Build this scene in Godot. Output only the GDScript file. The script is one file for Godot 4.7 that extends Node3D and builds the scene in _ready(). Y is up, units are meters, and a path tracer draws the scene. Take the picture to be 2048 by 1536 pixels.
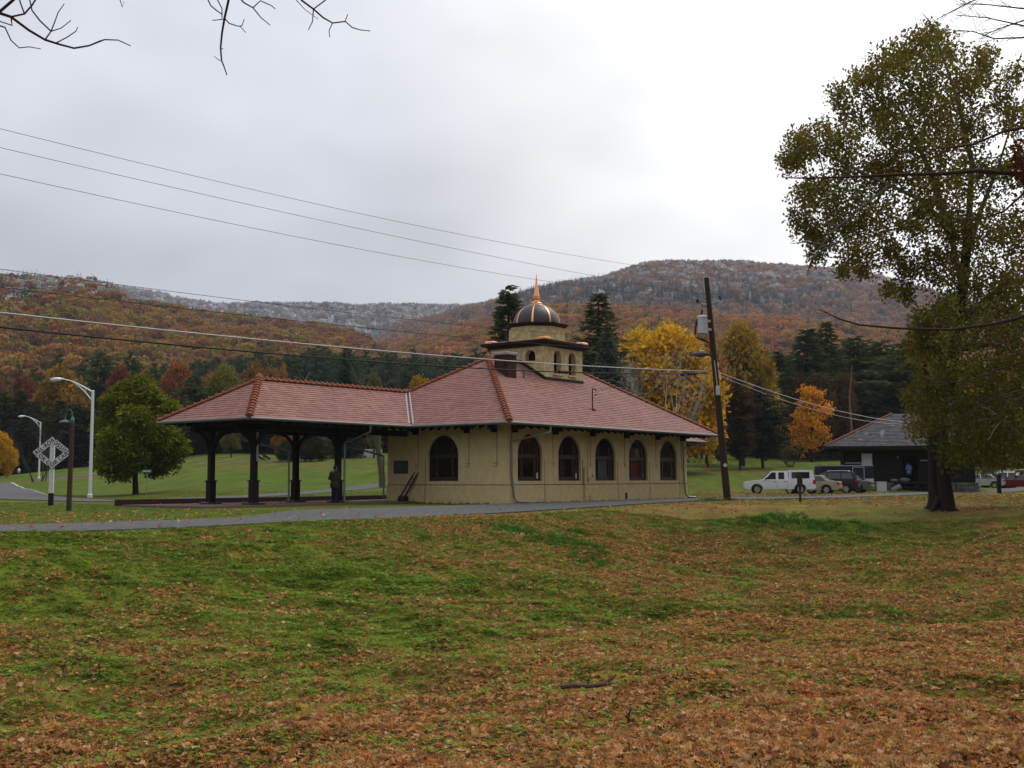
extends Node3D
# A small hip-roofed railway station under wooded autumn hills on an overcast day.
# World axes: camera near the origin looking along -z, y up, metres. The station has its own axes: x along its long wall, z out of it.

const EYE := 1.138
const STATION_TURN := 0.91998       # radians
const STATION_AT := Vector3(-0.396, 0.0, -54.556)
var rng := RandomNumberGenerator.new()
var noise_a := FastNoiseLite.new()
var noise_b := FastNoiseLite.new()
var noise_c := FastNoiseLite.new()
var M := {}
var u_dir := Vector3(cos(STATION_TURN), 0, -sin(STATION_TURN))
var v_dir := Vector3(-sin(STATION_TURN), 0, -cos(STATION_TURN))

func _ready() -> void:
	rng.seed = 11
	camera_sky_light()
	make_materials()
	make_ground()
	make_roads()
	make_hills()
	make_station()
	make_warehouse()
	make_meadow_trees()
	make_big_tree()
	make_bare_branches()
	make_pole_and_wires()
	make_street_furniture()
	make_vehicles()
	make_people()
	make_ground_cover()

func camera_sky_light() -> void:
	var cam := Camera3D.new()
	cam.name = "camera"
	var t := deg_to_rad(4.829)
	var r := deg_to_rad(0.157)
	var bx := Vector3(cos(r), -sin(r) * cos(t), -sin(r) * sin(t))
	var by := Vector3(sin(r), cos(r) * cos(t), cos(r) * sin(t))
	var bz := Vector3(0, -sin(t), cos(t))
	cam.transform = Transform3D(Basis(bx, by, bz), Vector3(0, EYE, 0))
	cam.fov = rad_to_deg(2.0 * atan(768.0 / 2276.3))
	cam.near = 0.1
	cam.far = 9000.0
	add_child(cam)
	var env := Environment.new()
	env.background_mode = Environment.BG_SKY
	env.tonemap_mode = Environment.TONE_MAPPER_LINEAR
	env.tonemap_exposure = 1.6
	env.sdfgi_enabled = true
	env.ssao_enabled = true
	env.ssil_enabled = true
	env.fog_enabled = true
	env.fog_mode = Environment.FOG_MODE_EXPONENTIAL
	env.fog_density = 0.0001
	env.fog_light_color = Color(0.80, 0.83, 0.88)
	var sky := Sky.new()
	var sm := PanoramaSkyMaterial.new()
	sm.panorama = ImageTexture.create_from_image(overcast())
	sky.sky_material = sm
	env.sky = sky
	var we := WorldEnvironment.new()
	we.name = "environment"
	we.environment = env
	add_child(we)
	var sun := DirectionalLight3D.new()
	sun.name = "sun"
	sun.light_energy = 0.42
	sun.light_angular_distance = 30.0
	sun.light_color = Color(1.0, 0.97, 0.92)
	sun.shadow_enabled = true
	sun.sky_mode = DirectionalLight3D.SKY_MODE_LIGHT_ONLY
	add_child(sun)
	sun.look_at_from_position(Vector3(30, 60, -25), Vector3.ZERO, Vector3.UP)

func overcast() -> Image:
	var w := 768
	var h := 384
	var img := Image.create_empty(w, h, false, Image.FORMAT_RGBF)
	var n := FastNoiseLite.new()
	n.seed = 5
	n.frequency = 1.3
	n.fractal_octaves = 5
	n.fractal_gain = 0.5
	var glow := Vector3(0.62, 0.42, -0.78).normalized()
	for y in h:
		var el := PI / 2.0 - (y + 0.5) / h * PI
		for x in w:
			var az := (x + 0.5) / w * TAU
			var d := Vector3(sin(az) * cos(el), sin(el), -cos(az) * cos(el))
			var p := d / (absf(d.y) + 0.25)        # a cloud deck overhead: features stretch towards the horizon
			var c := n.get_noise_3d(p.x * 0.8, p.z * 0.8, d.y * 1.5)
			var c2 := n.get_noise_3d(p.x * 2.4 + 9.0, p.z * 2.4, d.y * 4.0 + 3.0)
			var g := smoothstep(0.62, 1.0, d.dot(glow))
			var l := 0.84 * (1.0 + 2.0 * maxf(d.y, 0.0)) / 3.0     # an overcast sky is brightest overhead
			l += 0.42 * g * g + 0.10 * g
			l *= 1.0 + 0.34 * c * (1.0 - 0.5 * g) + 0.10 * c2
			var warm := clampf(g * 1.6, 0.0, 1.0)
			var col := Color(0.935, 0.975, 1.08).lerp(Color(1.0, 1.0, 1.01), warm)
			if d.y < 0.0:
				l = lerpf(l, 0.12, smoothstep(0.0, -0.2, d.y))
			img.set_pixel(x, y, Color(col.r * l, col.g * l, col.b * l))
	return img

# ---------------------------------------------------------------- shape helpers
class Shape:
	var v := PackedVector3Array()
	var n := PackedVector3Array()
	var c := PackedColorArray()
	var col := Color(1, 1, 1)
	var xf := Transform3D()
	func put(a: Vector3, b: Vector3, d: Vector3, na: Vector3, nb: Vector3, nd: Vector3) -> void:
		v.append(xf * a); v.append(xf * d); v.append(xf * b)
		n.append(xf.basis * na); n.append(xf.basis * nd); n.append(xf.basis * nb)
		c.append(col); c.append(col); c.append(col)
	func tri(a: Vector3, b: Vector3, d: Vector3) -> void:
		var m := (b - a).cross(d - a).normalized()
		put(a, b, d, m, m, m)
	func quad(a: Vector3, b: Vector3, d: Vector3, e: Vector3) -> void:
		var m := (d - a).cross(e - b).normalized()
		put(a, b, d, m, m, m)
		put(a, d, e, m, m, m)
	func box(at: Vector3, size: Vector3, bas := Basis()) -> void:
		var s := size * 0.5
		var p := []
		for i in 8:
			p.append(at + bas * Vector3(s.x if i & 1 else -s.x, s.y if i & 2 else -s.y, s.z if i & 4 else -s.z))
		quad(p[4], p[5], p[7], p[6]); quad(p[1], p[0], p[2], p[3])
		quad(p[5], p[1], p[3], p[7]); quad(p[0], p[4], p[6], p[2])
		quad(p[6], p[7], p[3], p[2]); quad(p[0], p[1], p[5], p[4])
	func span(a: Vector3, b: Vector3) -> void:
		box((a + b) * 0.5, (b - a).abs())
	func cbox(at: Vector3, size: Vector3, bev := 0.01, bas := Basis()) -> void:
		# a box with chamfered edges
		var s := size * 0.5
		var q := func(ix: float, iy: float, iz: float, ax: int) -> Vector3:
			var k := Vector3(ix * (s.x - bev), iy * (s.y - bev), iz * (s.z - bev))
			k[ax] = [ix, iy, iz][ax] * s[ax]
			return at + bas * k
		for ax in 3:
			var b1 := (ax + 1) % 3
			var b2 := (ax + 2) % 3
			for sg: float in [-1.0, 1.0]:
				var pts := []
				for k in [[-1.0, -1.0], [1.0, -1.0], [1.0, 1.0], [-1.0, 1.0]]:
					var f := [0.0, 0.0, 0.0]
					f[ax] = sg; f[b1] = k[0]; f[b2] = k[1]
					pts.append(q.call(f[0], f[1], f[2], ax))
				if sg > 0: quad(pts[0], pts[1], pts[2], pts[3])
				else: quad(pts[3], pts[2], pts[1], pts[0])
			for s1 in [-1.0, 1.0]:
				for s2 in [-1.0, 1.0]:
					var pts2 := []
					for e in [[-1.0, b1], [1.0, b1], [1.0, b2], [-1.0, b2]]:
						var f2 := [0.0, 0.0, 0.0]
						f2[ax] = e[0]; f2[b1] = s1; f2[b2] = s2
						pts2.append(q.call(f2[0], f2[1], f2[2], e[1]))
					if s1 * s2 > 0: quad(pts2[3], pts2[2], pts2[1], pts2[0])
					else: quad(pts2[0], pts2[1], pts2[2], pts2[3])
		for i in 8:
			var f3 := [1.0 if i & 1 else -1.0, 1.0 if i & 2 else -1.0, 1.0 if i & 4 else -1.0]
			var a: Vector3 = q.call(f3[0], f3[1], f3[2], 0)
			var b: Vector3 = q.call(f3[0], f3[1], f3[2], 1)
			var d: Vector3 = q.call(f3[0], f3[1], f3[2], 2)
			if f3[0] * f3[1] * f3[2] > 0: tri(a, b, d)
			else: tri(a, d, b)
	func bar(a: Vector3, b: Vector3, w: float, h: float) -> void:
		# a rectangular bar from a to b
		var z := (b - a).normalized()
		var up := Vector3.UP if absf(z.y) < 0.95 else Vector3.RIGHT
		var x := up.cross(z).normalized()
		box((a + b) * 0.5, Vector3(w, h, a.distance_to(b)), Basis(x, z.cross(x), z))
	func tube(pts: PackedVector3Array, radii: PackedFloat32Array, sides := 6, caps := true) -> void:
		var rings := []
		var norms := []
		var last_x := Vector3.ZERO
		for i in pts.size():
			var d: Vector3 = (pts[mini(i + 1, pts.size() - 1)] - pts[maxi(i - 1, 0)]).normalized()
			var x := last_x - d * last_x.dot(d)
			if x.length() < 0.1:
				x = d.cross(Vector3.UP if absf(d.y) < 0.9 else Vector3.RIGHT)
			x = x.normalized()
			last_x = x
			var y := d.cross(x)
			var ring := PackedVector3Array()
			var nor := PackedVector3Array()
			for k in sides:
				var a := TAU * k / sides
				var o := x * cos(a) + y * sin(a)
				ring.append(pts[i] + o * radii[mini(i, radii.size() - 1)])
				nor.append(o)
			rings.append(ring); norms.append(nor)
		for i in pts.size() - 1:
			for k in sides:
				var l := (k + 1) % sides
				put(rings[i][k], rings[i][l], rings[i + 1][l], norms[i][k], norms[i][l], norms[i + 1][l])
				put(rings[i][k], rings[i + 1][l], rings[i + 1][k], norms[i][k], norms[i + 1][l], norms[i + 1][k])
		if caps:
			for k in range(1, sides - 1):
				tri(rings[0][0], rings[0][k + 1], rings[0][k])
				var e: PackedVector3Array = rings[-1]
				tri(e[0], e[k], e[k + 1])
	func lathe(at: Vector3, prof: PackedVector2Array, segs := 16, start := 0.0, round_to := true) -> void:
		# prof: (radius, height) from bottom to top
		for i in prof.size() - 1:
			var d := prof[i + 1] - prof[i]
			var nr := Vector2(d.y, -d.x).normalized()
			for k in segs:
				var a0 := start + TAU * k / segs
				var a1 := start + TAU * (k + 1) / segs
				var p := func(q: Vector2, a: float) -> Vector3: return at + Vector3(q.x * cos(a), q.y, -q.x * sin(a))
				var am := (a0 + a1) * 0.5
				var n0 := Vector3(nr.x * cos(a0 if round_to else am), nr.y, -nr.x * sin(a0 if round_to else am))
				var n1 := Vector3(nr.x * cos(a1 if round_to else am), nr.y, -nr.x * sin(a1 if round_to else am))
				var a: Vector3 = p.call(prof[i], a0)
				var b: Vector3 = p.call(prof[i], a1)
				var e: Vector3 = p.call(prof[i + 1], a1)
				var f: Vector3 = p.call(prof[i + 1], a0)
				if prof[i].x > 0.0001: put(a, b, e, n0, n1, n1)
				if prof[i + 1].x > 0.0001: put(a, e, f, n0, n1, n0)
	func ball(at: Vector3, r: Vector3, segs := 10, rings := 6) -> void:
		for i in rings:
			var t0 := PI * i / rings - PI / 2
			var t1 := PI * (i + 1) / rings - PI / 2
			for k in segs:
				var a0 := TAU * k / segs
				var a1 := TAU * (k + 1) / segs
				var n00 := Vector3(cos(t0) * cos(a0), sin(t0), -cos(t0) * sin(a0))
				var n01 := Vector3(cos(t0) * cos(a1), sin(t0), -cos(t0) * sin(a1))
				var n11 := Vector3(cos(t1) * cos(a1), sin(t1), -cos(t1) * sin(a1))
				var n10 := Vector3(cos(t1) * cos(a0), sin(t1), -cos(t1) * sin(a0))
				if i > 0: put(at + n00 * r, at + n01 * r, at + n11 * r, n00, n01, n11)
				if i < rings - 1: put(at + n00 * r, at + n11 * r, at + n10 * r, n00, n11, n10)
	func prism(poly: PackedVector2Array, z0: float, z1: float) -> void:
		# a counter-clockwise outline in x, y given a thickness along z
		var idx := Geometry2D.triangulate_polygon(poly)
		var area := 0.0
		for i in poly.size():
			var p := poly[i]; var q := poly[(i + 1) % poly.size()]
			area += p.x * q.y - q.x * p.y
		for i in range(0, idx.size(), 3):
			var a := poly[idx[i]]; var b := poly[idx[i + 1]]; var d := poly[idx[i + 2]]
			if (b - a).cross(d - a) < 0.0:
				var e := b
				b = d; d = e
			tri(Vector3(a.x, a.y, z1), Vector3(b.x, b.y, z1), Vector3(d.x, d.y, z1))
			tri(Vector3(a.x, a.y, z0), Vector3(d.x, d.y, z0), Vector3(b.x, b.y, z0))
		for i in poly.size():
			var p := poly[i]; var q := poly[(i + 1) % poly.size()]
			if area < 0.0:
				var e := p
				p = q; q = e
			quad(Vector3(p.x, p.y, z0), Vector3(q.x, q.y, z0), Vector3(q.x, q.y, z1), Vector3(p.x, p.y, z1))
	func leaf(at: Vector3, dir: Vector3, side: Vector3, l: float, w: float) -> void:
		# a pointed leaf of two triangles
		var a := at
		var b := at + dir * l * 0.5 + side * w * 0.5
		var d := at + dir * l
		var e := at + dir * l * 0.5 - side * w * 0.5
		var m := side.cross(dir).normalized()
		put(a, b, d, m, m, m)
		put(a, d, e, m, m, m)
	func mesh(m: Material = null) -> ArrayMesh:
		var arr := []
		arr.resize(Mesh.ARRAY_MAX)
		arr[Mesh.ARRAY_VERTEX] = v
		arr[Mesh.ARRAY_NORMAL] = n
		arr[Mesh.ARRAY_COLOR] = c
		var out := ArrayMesh.new()
		out.add_surface_from_arrays(Mesh.PRIMITIVE_TRIANGLES, arr)
		if m: out.surface_set_material(0, m)
		return out

# ---------------------------------------------------------------- naming helpers
func numbered(parent: Node, called: String) -> String:
	if not parent.has_node(called):
		return called
	var key := "count_" + called
	var k: int = parent.get_meta(key) if parent.has_meta(key) else 1
	while parent.has_node("%s_%03d" % [called, k]):
		k += 1
	parent.set_meta(key, k + 1)
	return "%s_%03d" % [called, k]

func tag(o: Node, label: String, category := "", group := "", kind := "") -> Node:
	if label: o.set_meta("label", label)
	if category: o.set_meta("category", category)
	if group: o.set_meta("group", group)
	if kind: o.set_meta("kind", kind)
	return o

func thing(called: String, label: String, category: String, at := Vector3.ZERO, turn := 0.0, group := "") -> Node3D:
	var o := Node3D.new()
	o.name = numbered(self, called)
	o.position = at
	o.rotation.y = turn
	tag(o, label, category, group)
	add_child(o, true)
	return o

func part(called: String, m: Mesh, mat: Material, parent: Node, at := Transform3D()) -> MeshInstance3D:
	var o := MeshInstance3D.new()
	o.name = numbered(parent, called)
	o.mesh = m
	if mat: o.material_override = mat
	o.transform = at
	parent.add_child(o, true)
	return o

func structure(called: String, m: Mesh, mat: Material, label := "") -> MeshInstance3D:
	var o := part(called, m, mat, self)
	tag(o, label, "", "", "structure")
	return o

func many(called: String, m: Mesh, mat: Material, where: Array, colors: PackedColorArray, parent: Node, label := "", category := "") -> MultiMeshInstance3D:
	var mm := MultiMesh.new()
	mm.transform_format = MultiMesh.TRANSFORM_3D
	mm.use_colors = true
	mm.mesh = m
	mm.instance_count = where.size()
	for i in where.size():
		mm.set_instance_transform(i, where[i])
		mm.set_instance_color(i, colors[i])
	var o := MultiMeshInstance3D.new()
	o.name = numbered(parent, called)
	o.multimesh = mm
	o.material_override = mat
	tag(o, label, category, "", "stuff")
	parent.add_child(o, true)
	return o

# ---------------------------------------------------------------- materials
func lin(r: float, g: float, b: float, rough := 0.85, metal := 0.0) -> StandardMaterial3D:
	var m := StandardMaterial3D.new()
	m.albedo_color = Color(r, g, b).linear_to_srgb()
	m.roughness = rough
	m.metallic = metal
	m.metallic_specular = 0.5 if rough < 0.6 else 0.28
	return m

func matt(r: float, g: float, b: float) -> StandardMaterial3D:
	var m := lin(r, g, b, 0.9)
	m.metallic_specular = 0.12
	return m

func tinted(m: StandardMaterial3D) -> StandardMaterial3D:
	m.vertex_color_use_as_albedo = true
	return m

func grain(freq: float, lo: float, hi: float, seed_: int, size := 512, octaves := 4, stretch := 1.0) -> NoiseTexture2D:
	var n := FastNoiseLite.new()
	n.seed = seed_
	n.frequency = freq
	n.fractal_octaves = octaves
	var t := NoiseTexture2D.new()
	t.width = size
	t.height = int(size * stretch)
	t.seamless = true
	t.noise = n
	var g := Gradient.new()
	g.set_color(0, Color(lo, lo, lo))
	g.set_color(1, Color(hi, hi, hi))
	t.color_ramp = g
	return t

func bumps(freq: float, seed_: int, size := 256) -> NoiseTexture2D:
	var n := FastNoiseLite.new()
	n.seed = seed_
	n.frequency = freq
	n.fractal_octaves = 4
	var t := NoiseTexture2D.new()
	t.width = size
	t.height = size
	t.seamless = true
	t.noise = n
	return t

func surfaced(m: StandardMaterial3D, t: Texture2D, metres: float, world := false, bump: Texture2D = null, relief := 0.3) -> StandardMaterial3D:
	m.albedo_texture = t
	m.uv1_triplanar = true
	m.uv1_world_triplanar = world
	m.uv1_scale = Vector3.ONE / metres
	if bump:
		m.heightmap_enabled = true
		m.heightmap_texture = bump
		m.heightmap_scale = relief
	return m

func make_materials() -> void:
	for n in [[noise_a, 0.09, 3], [noise_b, 0.35, 4], [noise_c, 1.2, 5]]:
		n[0].frequency = n[1]
		n[0].seed = n[2]
		n[0].fractal_octaves = 3
	var g1 := grain(0.02, 0.72, 1.0, 21)
	var g2 := grain(0.06, 0.6, 1.0, 22)
	var g3 := grain(0.012, 0.90, 1.0, 23, 512, 5)
	var b1 := bumps(0.08, 31)
	M.ground = tinted(surfaced(matt(1, 1, 1), grain(0.045, 0.62, 1.0, 24, 1024, 5), 2.6, true, b1, 3.0))
	M.asphalt = surfaced(lin(0.100, 0.099, 0.101, 0.9), grain(0.012, 0.74, 1.0, 25, 1024, 6), 5.0, true)
	M.paint_white = surfaced(lin(0.62, 0.62, 0.6, 0.6), g2, 1.5, true)
	M.paint_yellow = surfaced(lin(0.60, 0.36, 0.06, 0.6), g2, 1.5, true)
	M.stucco = surfaced(lin(0.60, 0.465, 0.24, 0.9), g3, 4.0, false, bumps(0.12, 33), 0.35)
	M.stucco.uv1_scale = Vector3(0.34, 0.24, 0.34)
	M.stucco_tower = surfaced(lin(0.62, 0.49, 0.25, 0.9), g1, 4.0, false, bumps(0.12, 33), 0.3)
	M.stain_and_shade = surfaced(lin(0.085, 0.05, 0.022, 0.9), g3, 0.7)  # stained wall joints, and the ledge shadow painted as a dark strip
	M.trim_dark = surfaced(lin(0.018, 0.012, 0.011, 0.6), g1, 1.0)
	M.timber_dark = surfaced(lin(0.020, 0.016, 0.014, 0.7), g2, 1.0)
	M.frame = surfaced(lin(0.045, 0.011, 0.010, 0.5), g1, 1.0)
	M.frame_dark = surfaced(lin(0.022, 0.008, 0.008, 0.5), g1, 1.0)
	M.tile = tinted(surfaced(lin(1, 1, 1, 0.7), g2, 0.9))
	M.ridge = surfaced(lin(0.36, 0.112, 0.052, 0.75), g2, 0.6)
	M.copper = lin(0.78, 0.33, 0.15, 0.32, 0.85)
	M.dome = surfaced(lin(0.030, 0.028, 0.030, 0.5, 0.1), g1, 1.0)
	M.gutter = lin(0.12, 0.115, 0.11, 0.5, 0.3)
	M.pipe = lin(0.22, 0.23, 0.23, 0.45, 0.5)
	M.concrete = surfaced(lin(0.30, 0.28, 0.25, 0.9), g3, 2.0)
	M.brick = tinted(surfaced(lin(1, 1, 1, 0.9), g2, 0.4))
	M.mortar = lin(0.16, 0.14, 0.12, 0.95)
	M.platform = surfaced(lin(0.17, 0.105, 0.085, 0.9), g3, 1.2)
	M.bronze = surfaced(lin(0.028, 0.032, 0.034, 0.5, 0.3), g2, 0.4)
	M.rust = surfaced(lin(0.055, 0.035, 0.026, 0.85), g2, 0.5)
	M.interior = lin(0.05, 0.04, 0.03, 0.9)
	M.glass = lin(0.02, 0.02, 0.02, 0.03)
	M.glass.transparency = BaseMaterial3D.TRANSPARENCY_ALPHA
	M.glass.albedo_color.a = 0.12
	M.car_glass = lin(0.012, 0.013, 0.014, 0.08)
	M.bark = surfaced(lin(0.060, 0.045, 0.034, 0.95), g3, 0.8, false, b1, 3.0)
	M.bark_dark = surfaced(lin(0.030, 0.023, 0.019, 0.95), g3, 0.8, false, b1, 3.0)
	M.bark_pale = surfaced(lin(0.26, 0.235, 0.20, 0.9), grain(0.012, 0.4, 1.0, 26), 1.4)
	M.bark_birch = surfaced(lin(0.52, 0.48, 0.42, 0.85), grain(0.03, 0.45, 1.0, 27), 0.9)
	M.bark_red = surfaced(lin(0.045, 0.026, 0.022, 0.9), g3, 0.3)
	M.pole_wood = surfaced(lin(0.075, 0.048, 0.036, 0.9), grain(0.03, 0.5, 1.0, 28), 0.7)
	M.post_wood = surfaced(lin(0.105, 0.075, 0.048, 0.9), grain(0.03, 0.5, 1.0, 28), 0.7)
	M.white = surfaced(lin(0.72, 0.72, 0.71, 0.5), g1, 1.0)
	M.lamp_white = lin(0.62, 0.64, 0.66, 0.35, 0.2)
	M.black = lin(0.012, 0.012, 0.012, 0.6)
	M.green_enamel = lin(0.030, 0.10, 0.085, 0.35)
	M.green_sign = lin(0.012, 0.13, 0.10, 0.5)
	M.grey_box = lin(0.42, 0.43, 0.43, 0.5, 0.1)
	M.rubber = lin(0.012, 0.012, 0.012, 0.85)
	M.chrome = lin(0.55, 0.55, 0.56, 0.25, 0.9)
	M.foliage = {}
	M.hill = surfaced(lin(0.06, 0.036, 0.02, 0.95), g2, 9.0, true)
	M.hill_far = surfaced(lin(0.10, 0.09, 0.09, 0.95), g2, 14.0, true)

func foliage(r: float, g: float, b: float) -> StandardMaterial3D:
	var key := "%.3f_%.3f_%.3f" % [r, g, b]
	if not M.foliage.has(key):
		var m := tinted(matt(r, g, b))
		m.backlight_enabled = true
		m.backlight = Color(0.8, 0.8, 0.8)
		M.foliage[key] = m
	return M.foliage[key]

# ---------------------------------------------------------------- the lie of the land
const BEARING := [-400.0, 0.0, 200.0, 420.0, 800.0, 1400.0, 1650.0, 2048.0, 2500.0]
const REACH := [62.0, 93.0, 150.0, 220.0, 300.0]
const RISE := [
	[0.17, 0.55, 1.30, 2.54, 4.37], [0.06, 0.59, 1.37, 2.64, 4.50], [-0.02, 0.18, 2.36, 4.86, 7.79], [-0.02, 0.83, 4.07, 6.89, 10.04], [-0.02, 0.83, 4.07, 6.89, 10.04],
	[0.01, 0.26, 3.28, 6.50, 9.77], [0.03, 0.02, 2.89, 6.31, 9.51], [0.03, 0.02, 0.38, 4.57, 8.72], [0.03, 0.02, 0.38, 4.57, 8.72]]
const CREST_B := [-400.0, 0.0, 500.0, 1024.0, 1380.0, 1700.0, 1890.0, 2048.0, 2500.0]
const CREST_D := [26.0, 30.0, 37.0, 44.5, 55.0, 56.0, 54.5, 51.0, 46.0]
const CREST_Y := [-0.22, -0.22, -0.26, -0.29, -0.08, -0.12, -0.30, -0.32, -0.4]
const BANK_T := [0.0, 0.18, 0.35, 0.55, 0.75, 0.9, 1.0]
const BANK_Y := [-0.5, -1.30, -2.14, -2.46, -1.72, -0.74, -0.22]

func along(xs: Array, ys: Array, x: float) -> float:
	if x <= xs[0]: return ys[0]
	for i in range(1, xs.size()):
		if x <= xs[i]:
			return lerpf(ys[i - 1], ys[i], (x - xs[i - 1]) / (xs[i] - xs[i - 1]))
	return ys[-1]

func bearing(x: float, d: float) -> float:
	return clampf(1024.0 + 2276.0 * x / maxf(d, 4.0), -400.0, 2500.0)

func crest(b: float) -> float:
	return along(CREST_B, CREST_D, b)

func station_uv(x: float, z: float) -> Vector2:
	var q := Vector3(x, 0, z) - STATION_AT
	return Vector2(q.dot(u_dir), q.dot(v_dir))

func far_rise(b: float, d: float) -> float:
	var i := 0
	while i < BEARING.size() - 2 and b > BEARING[i + 1]: i += 1
	var f: float = clampf((b - BEARING[i]) / (BEARING[i + 1] - BEARING[i]), 0.0, 1.0)
	f = f * f * (3.0 - 2.0 * f)
	return lerpf(along(REACH, RISE[i], d), along(REACH, RISE[i + 1], d), f)

func ground_y(x: float, z: float) -> float:
	var d := -z
	var b := bearing(x, d)
	var dc := crest(b)
	var yc := along(CREST_B, CREST_Y, b)
	var y := 0.0
	if d < dc:
		var t := maxf(d, 0.0) / dc
		y = along(BANK_T, BANK_Y, t) + (yc + 0.22) * smoothstep(0.6, 1.0, t)
		var k := smoothstep(0.0, 0.2, t) * (1.0 - smoothstep(0.86, 0.98, t))
		y += (noise_a.get_noise_2d(x * 1.6, z * 1.6) * 0.42 + noise_b.get_noise_2d(x, z) * 0.17 + noise_c.get_noise_2d(x, z) * 0.035) * k
	elif d < 62.0:
		y = lerpf(yc, far_rise(b, 62.0), (d - dc) / maxf(62.0 - dc, 1.0))
	else:
		y = far_rise(b, d) + noise_a.get_noise_2d(x * 0.4, z * 0.4) * 0.5 * smoothstep(70.0, 130.0, d)
	# the level ground that the station stands on
	var s := station_uv(x, z)
	var out_u := maxf(maxf(-13.5 - s.x, s.x - 30.0), 0.0)
	var out_v := maxf(maxf(-0.4 - s.y, s.y - 13.5), 0.0)
	var away := sqrt(out_u * out_u + out_v * out_v)
	return lerpf(0.0, y, smoothstep(0.0, 3.4, away))

const LITTER_B := [0.0, 350.0, 700.0, 1024.0, 1400.0, 1700.0, 2048.0]
const LITTER_T := [0.2, 0.3, 0.4, 0.5, 0.6, 0.7, 0.8, 0.9, 1.0, 1.6]
const LITTER := [
	[0.98, 0.95, 0.88, 0.80, 0.66, 0.42, 0.18, 0.08, 0.12, 0.10], [0.97, 0.92, 0.82, 0.64, 0.38, 0.20, 0.12, 0.08, 0.12, 0.10], [0.95, 0.85, 0.72, 0.42, 0.14, 0.08, 0.10, 0.20, 0.24, 0.14],
	[0.95, 0.90, 0.78, 0.52, 0.28, 0.36, 0.64, 0.72, 0.60, 0.2], [0.95, 0.92, 0.84, 0.72, 0.64, 0.74, 0.82, 0.76, 0.70, 0.3], [0.97, 0.94, 0.90, 0.85, 0.80, 0.72, 0.46, 0.32, 0.55, 0.4], [0.98, 0.96, 0.93, 0.90, 0.86, 0.82, 0.78, 0.76, 0.78, 0.4]]

func litter(x: float, z: float) -> float:
	# how much of the ground is brown leaf and dead grass rather than green
	var d := -z
	var b := bearing(x, d)
	var t: float = d / crest(b)
	var i := 0
	while i < LITTER_B.size() - 2 and b > LITTER_B[i + 1]: i += 1
	var f: float = clampf((b - LITTER_B[i]) / (LITTER_B[i + 1] - LITTER_B[i]), 0.0, 1.0)
	var m := lerpf(along(LITTER_T, LITTER[i], t), along(LITTER_T, LITTER[i + 1], t), f)
	m -= 0.40 * exp(-pow((b - 1590.0) / 170.0, 2.0) - pow((t - 0.88) / 0.07, 2.0))
	m += noise_a.get_noise_2d(x * 2.0 + 40.0, z * 2.0) * 0.50 + noise_b.get_noise_2d(x * 2.0, z * 2.0 + 70.0) * 0.42
	return clampf(m, 0.0, 1.0)

func ground_color(x: float, z: float) -> Color:
	var d := -z
	var b := bearing(x, d)
	var t := d / crest(b)
	var green := Color(0.150, 0.195, 0.026)
	var brown := Color(0.255, 0.140, 0.050)
	var m := litter(x, z)
	if t > 1.1:
		green = Color(0.094, 0.148, 0.020)
		m = 0.12 + noise_a.get_noise_2d(x * 0.5, z * 0.5) * 0.42 + noise_b.get_noise_2d(x * 0.9, z * 0.9) * 0.22
		m += 0.55 * exp(-pow((d - 128.0) / 12.0, 2.0)) * smoothstep(1200.0, 1500.0, b)
		m += 0.55 * exp(-pow((d - 134.0) / 6.0, 2.0)) * (1.0 - smoothstep(800.0, 1000.0, b))
		m += 0.40 * smoothstep(150.0, 190.0, d) * (1.0 - smoothstep(1250.0, 1450.0, b))
		m += 0.5 * smoothstep(1400.0, 1480.0, b) * (1.0 - smoothstep(84.0, 100.0, d))
		m = clampf(m, 0.0, 0.9)
		brown = Color(0.170, 0.112, 0.042)
	var k := 1.0 + noise_b.get_noise_2d(x * 1.7 + 5.0, z * 1.7) * 0.45
	var c := green.lerp(brown, m)
	return Color(c.r * k, c.g * k, c.b * k)

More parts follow.
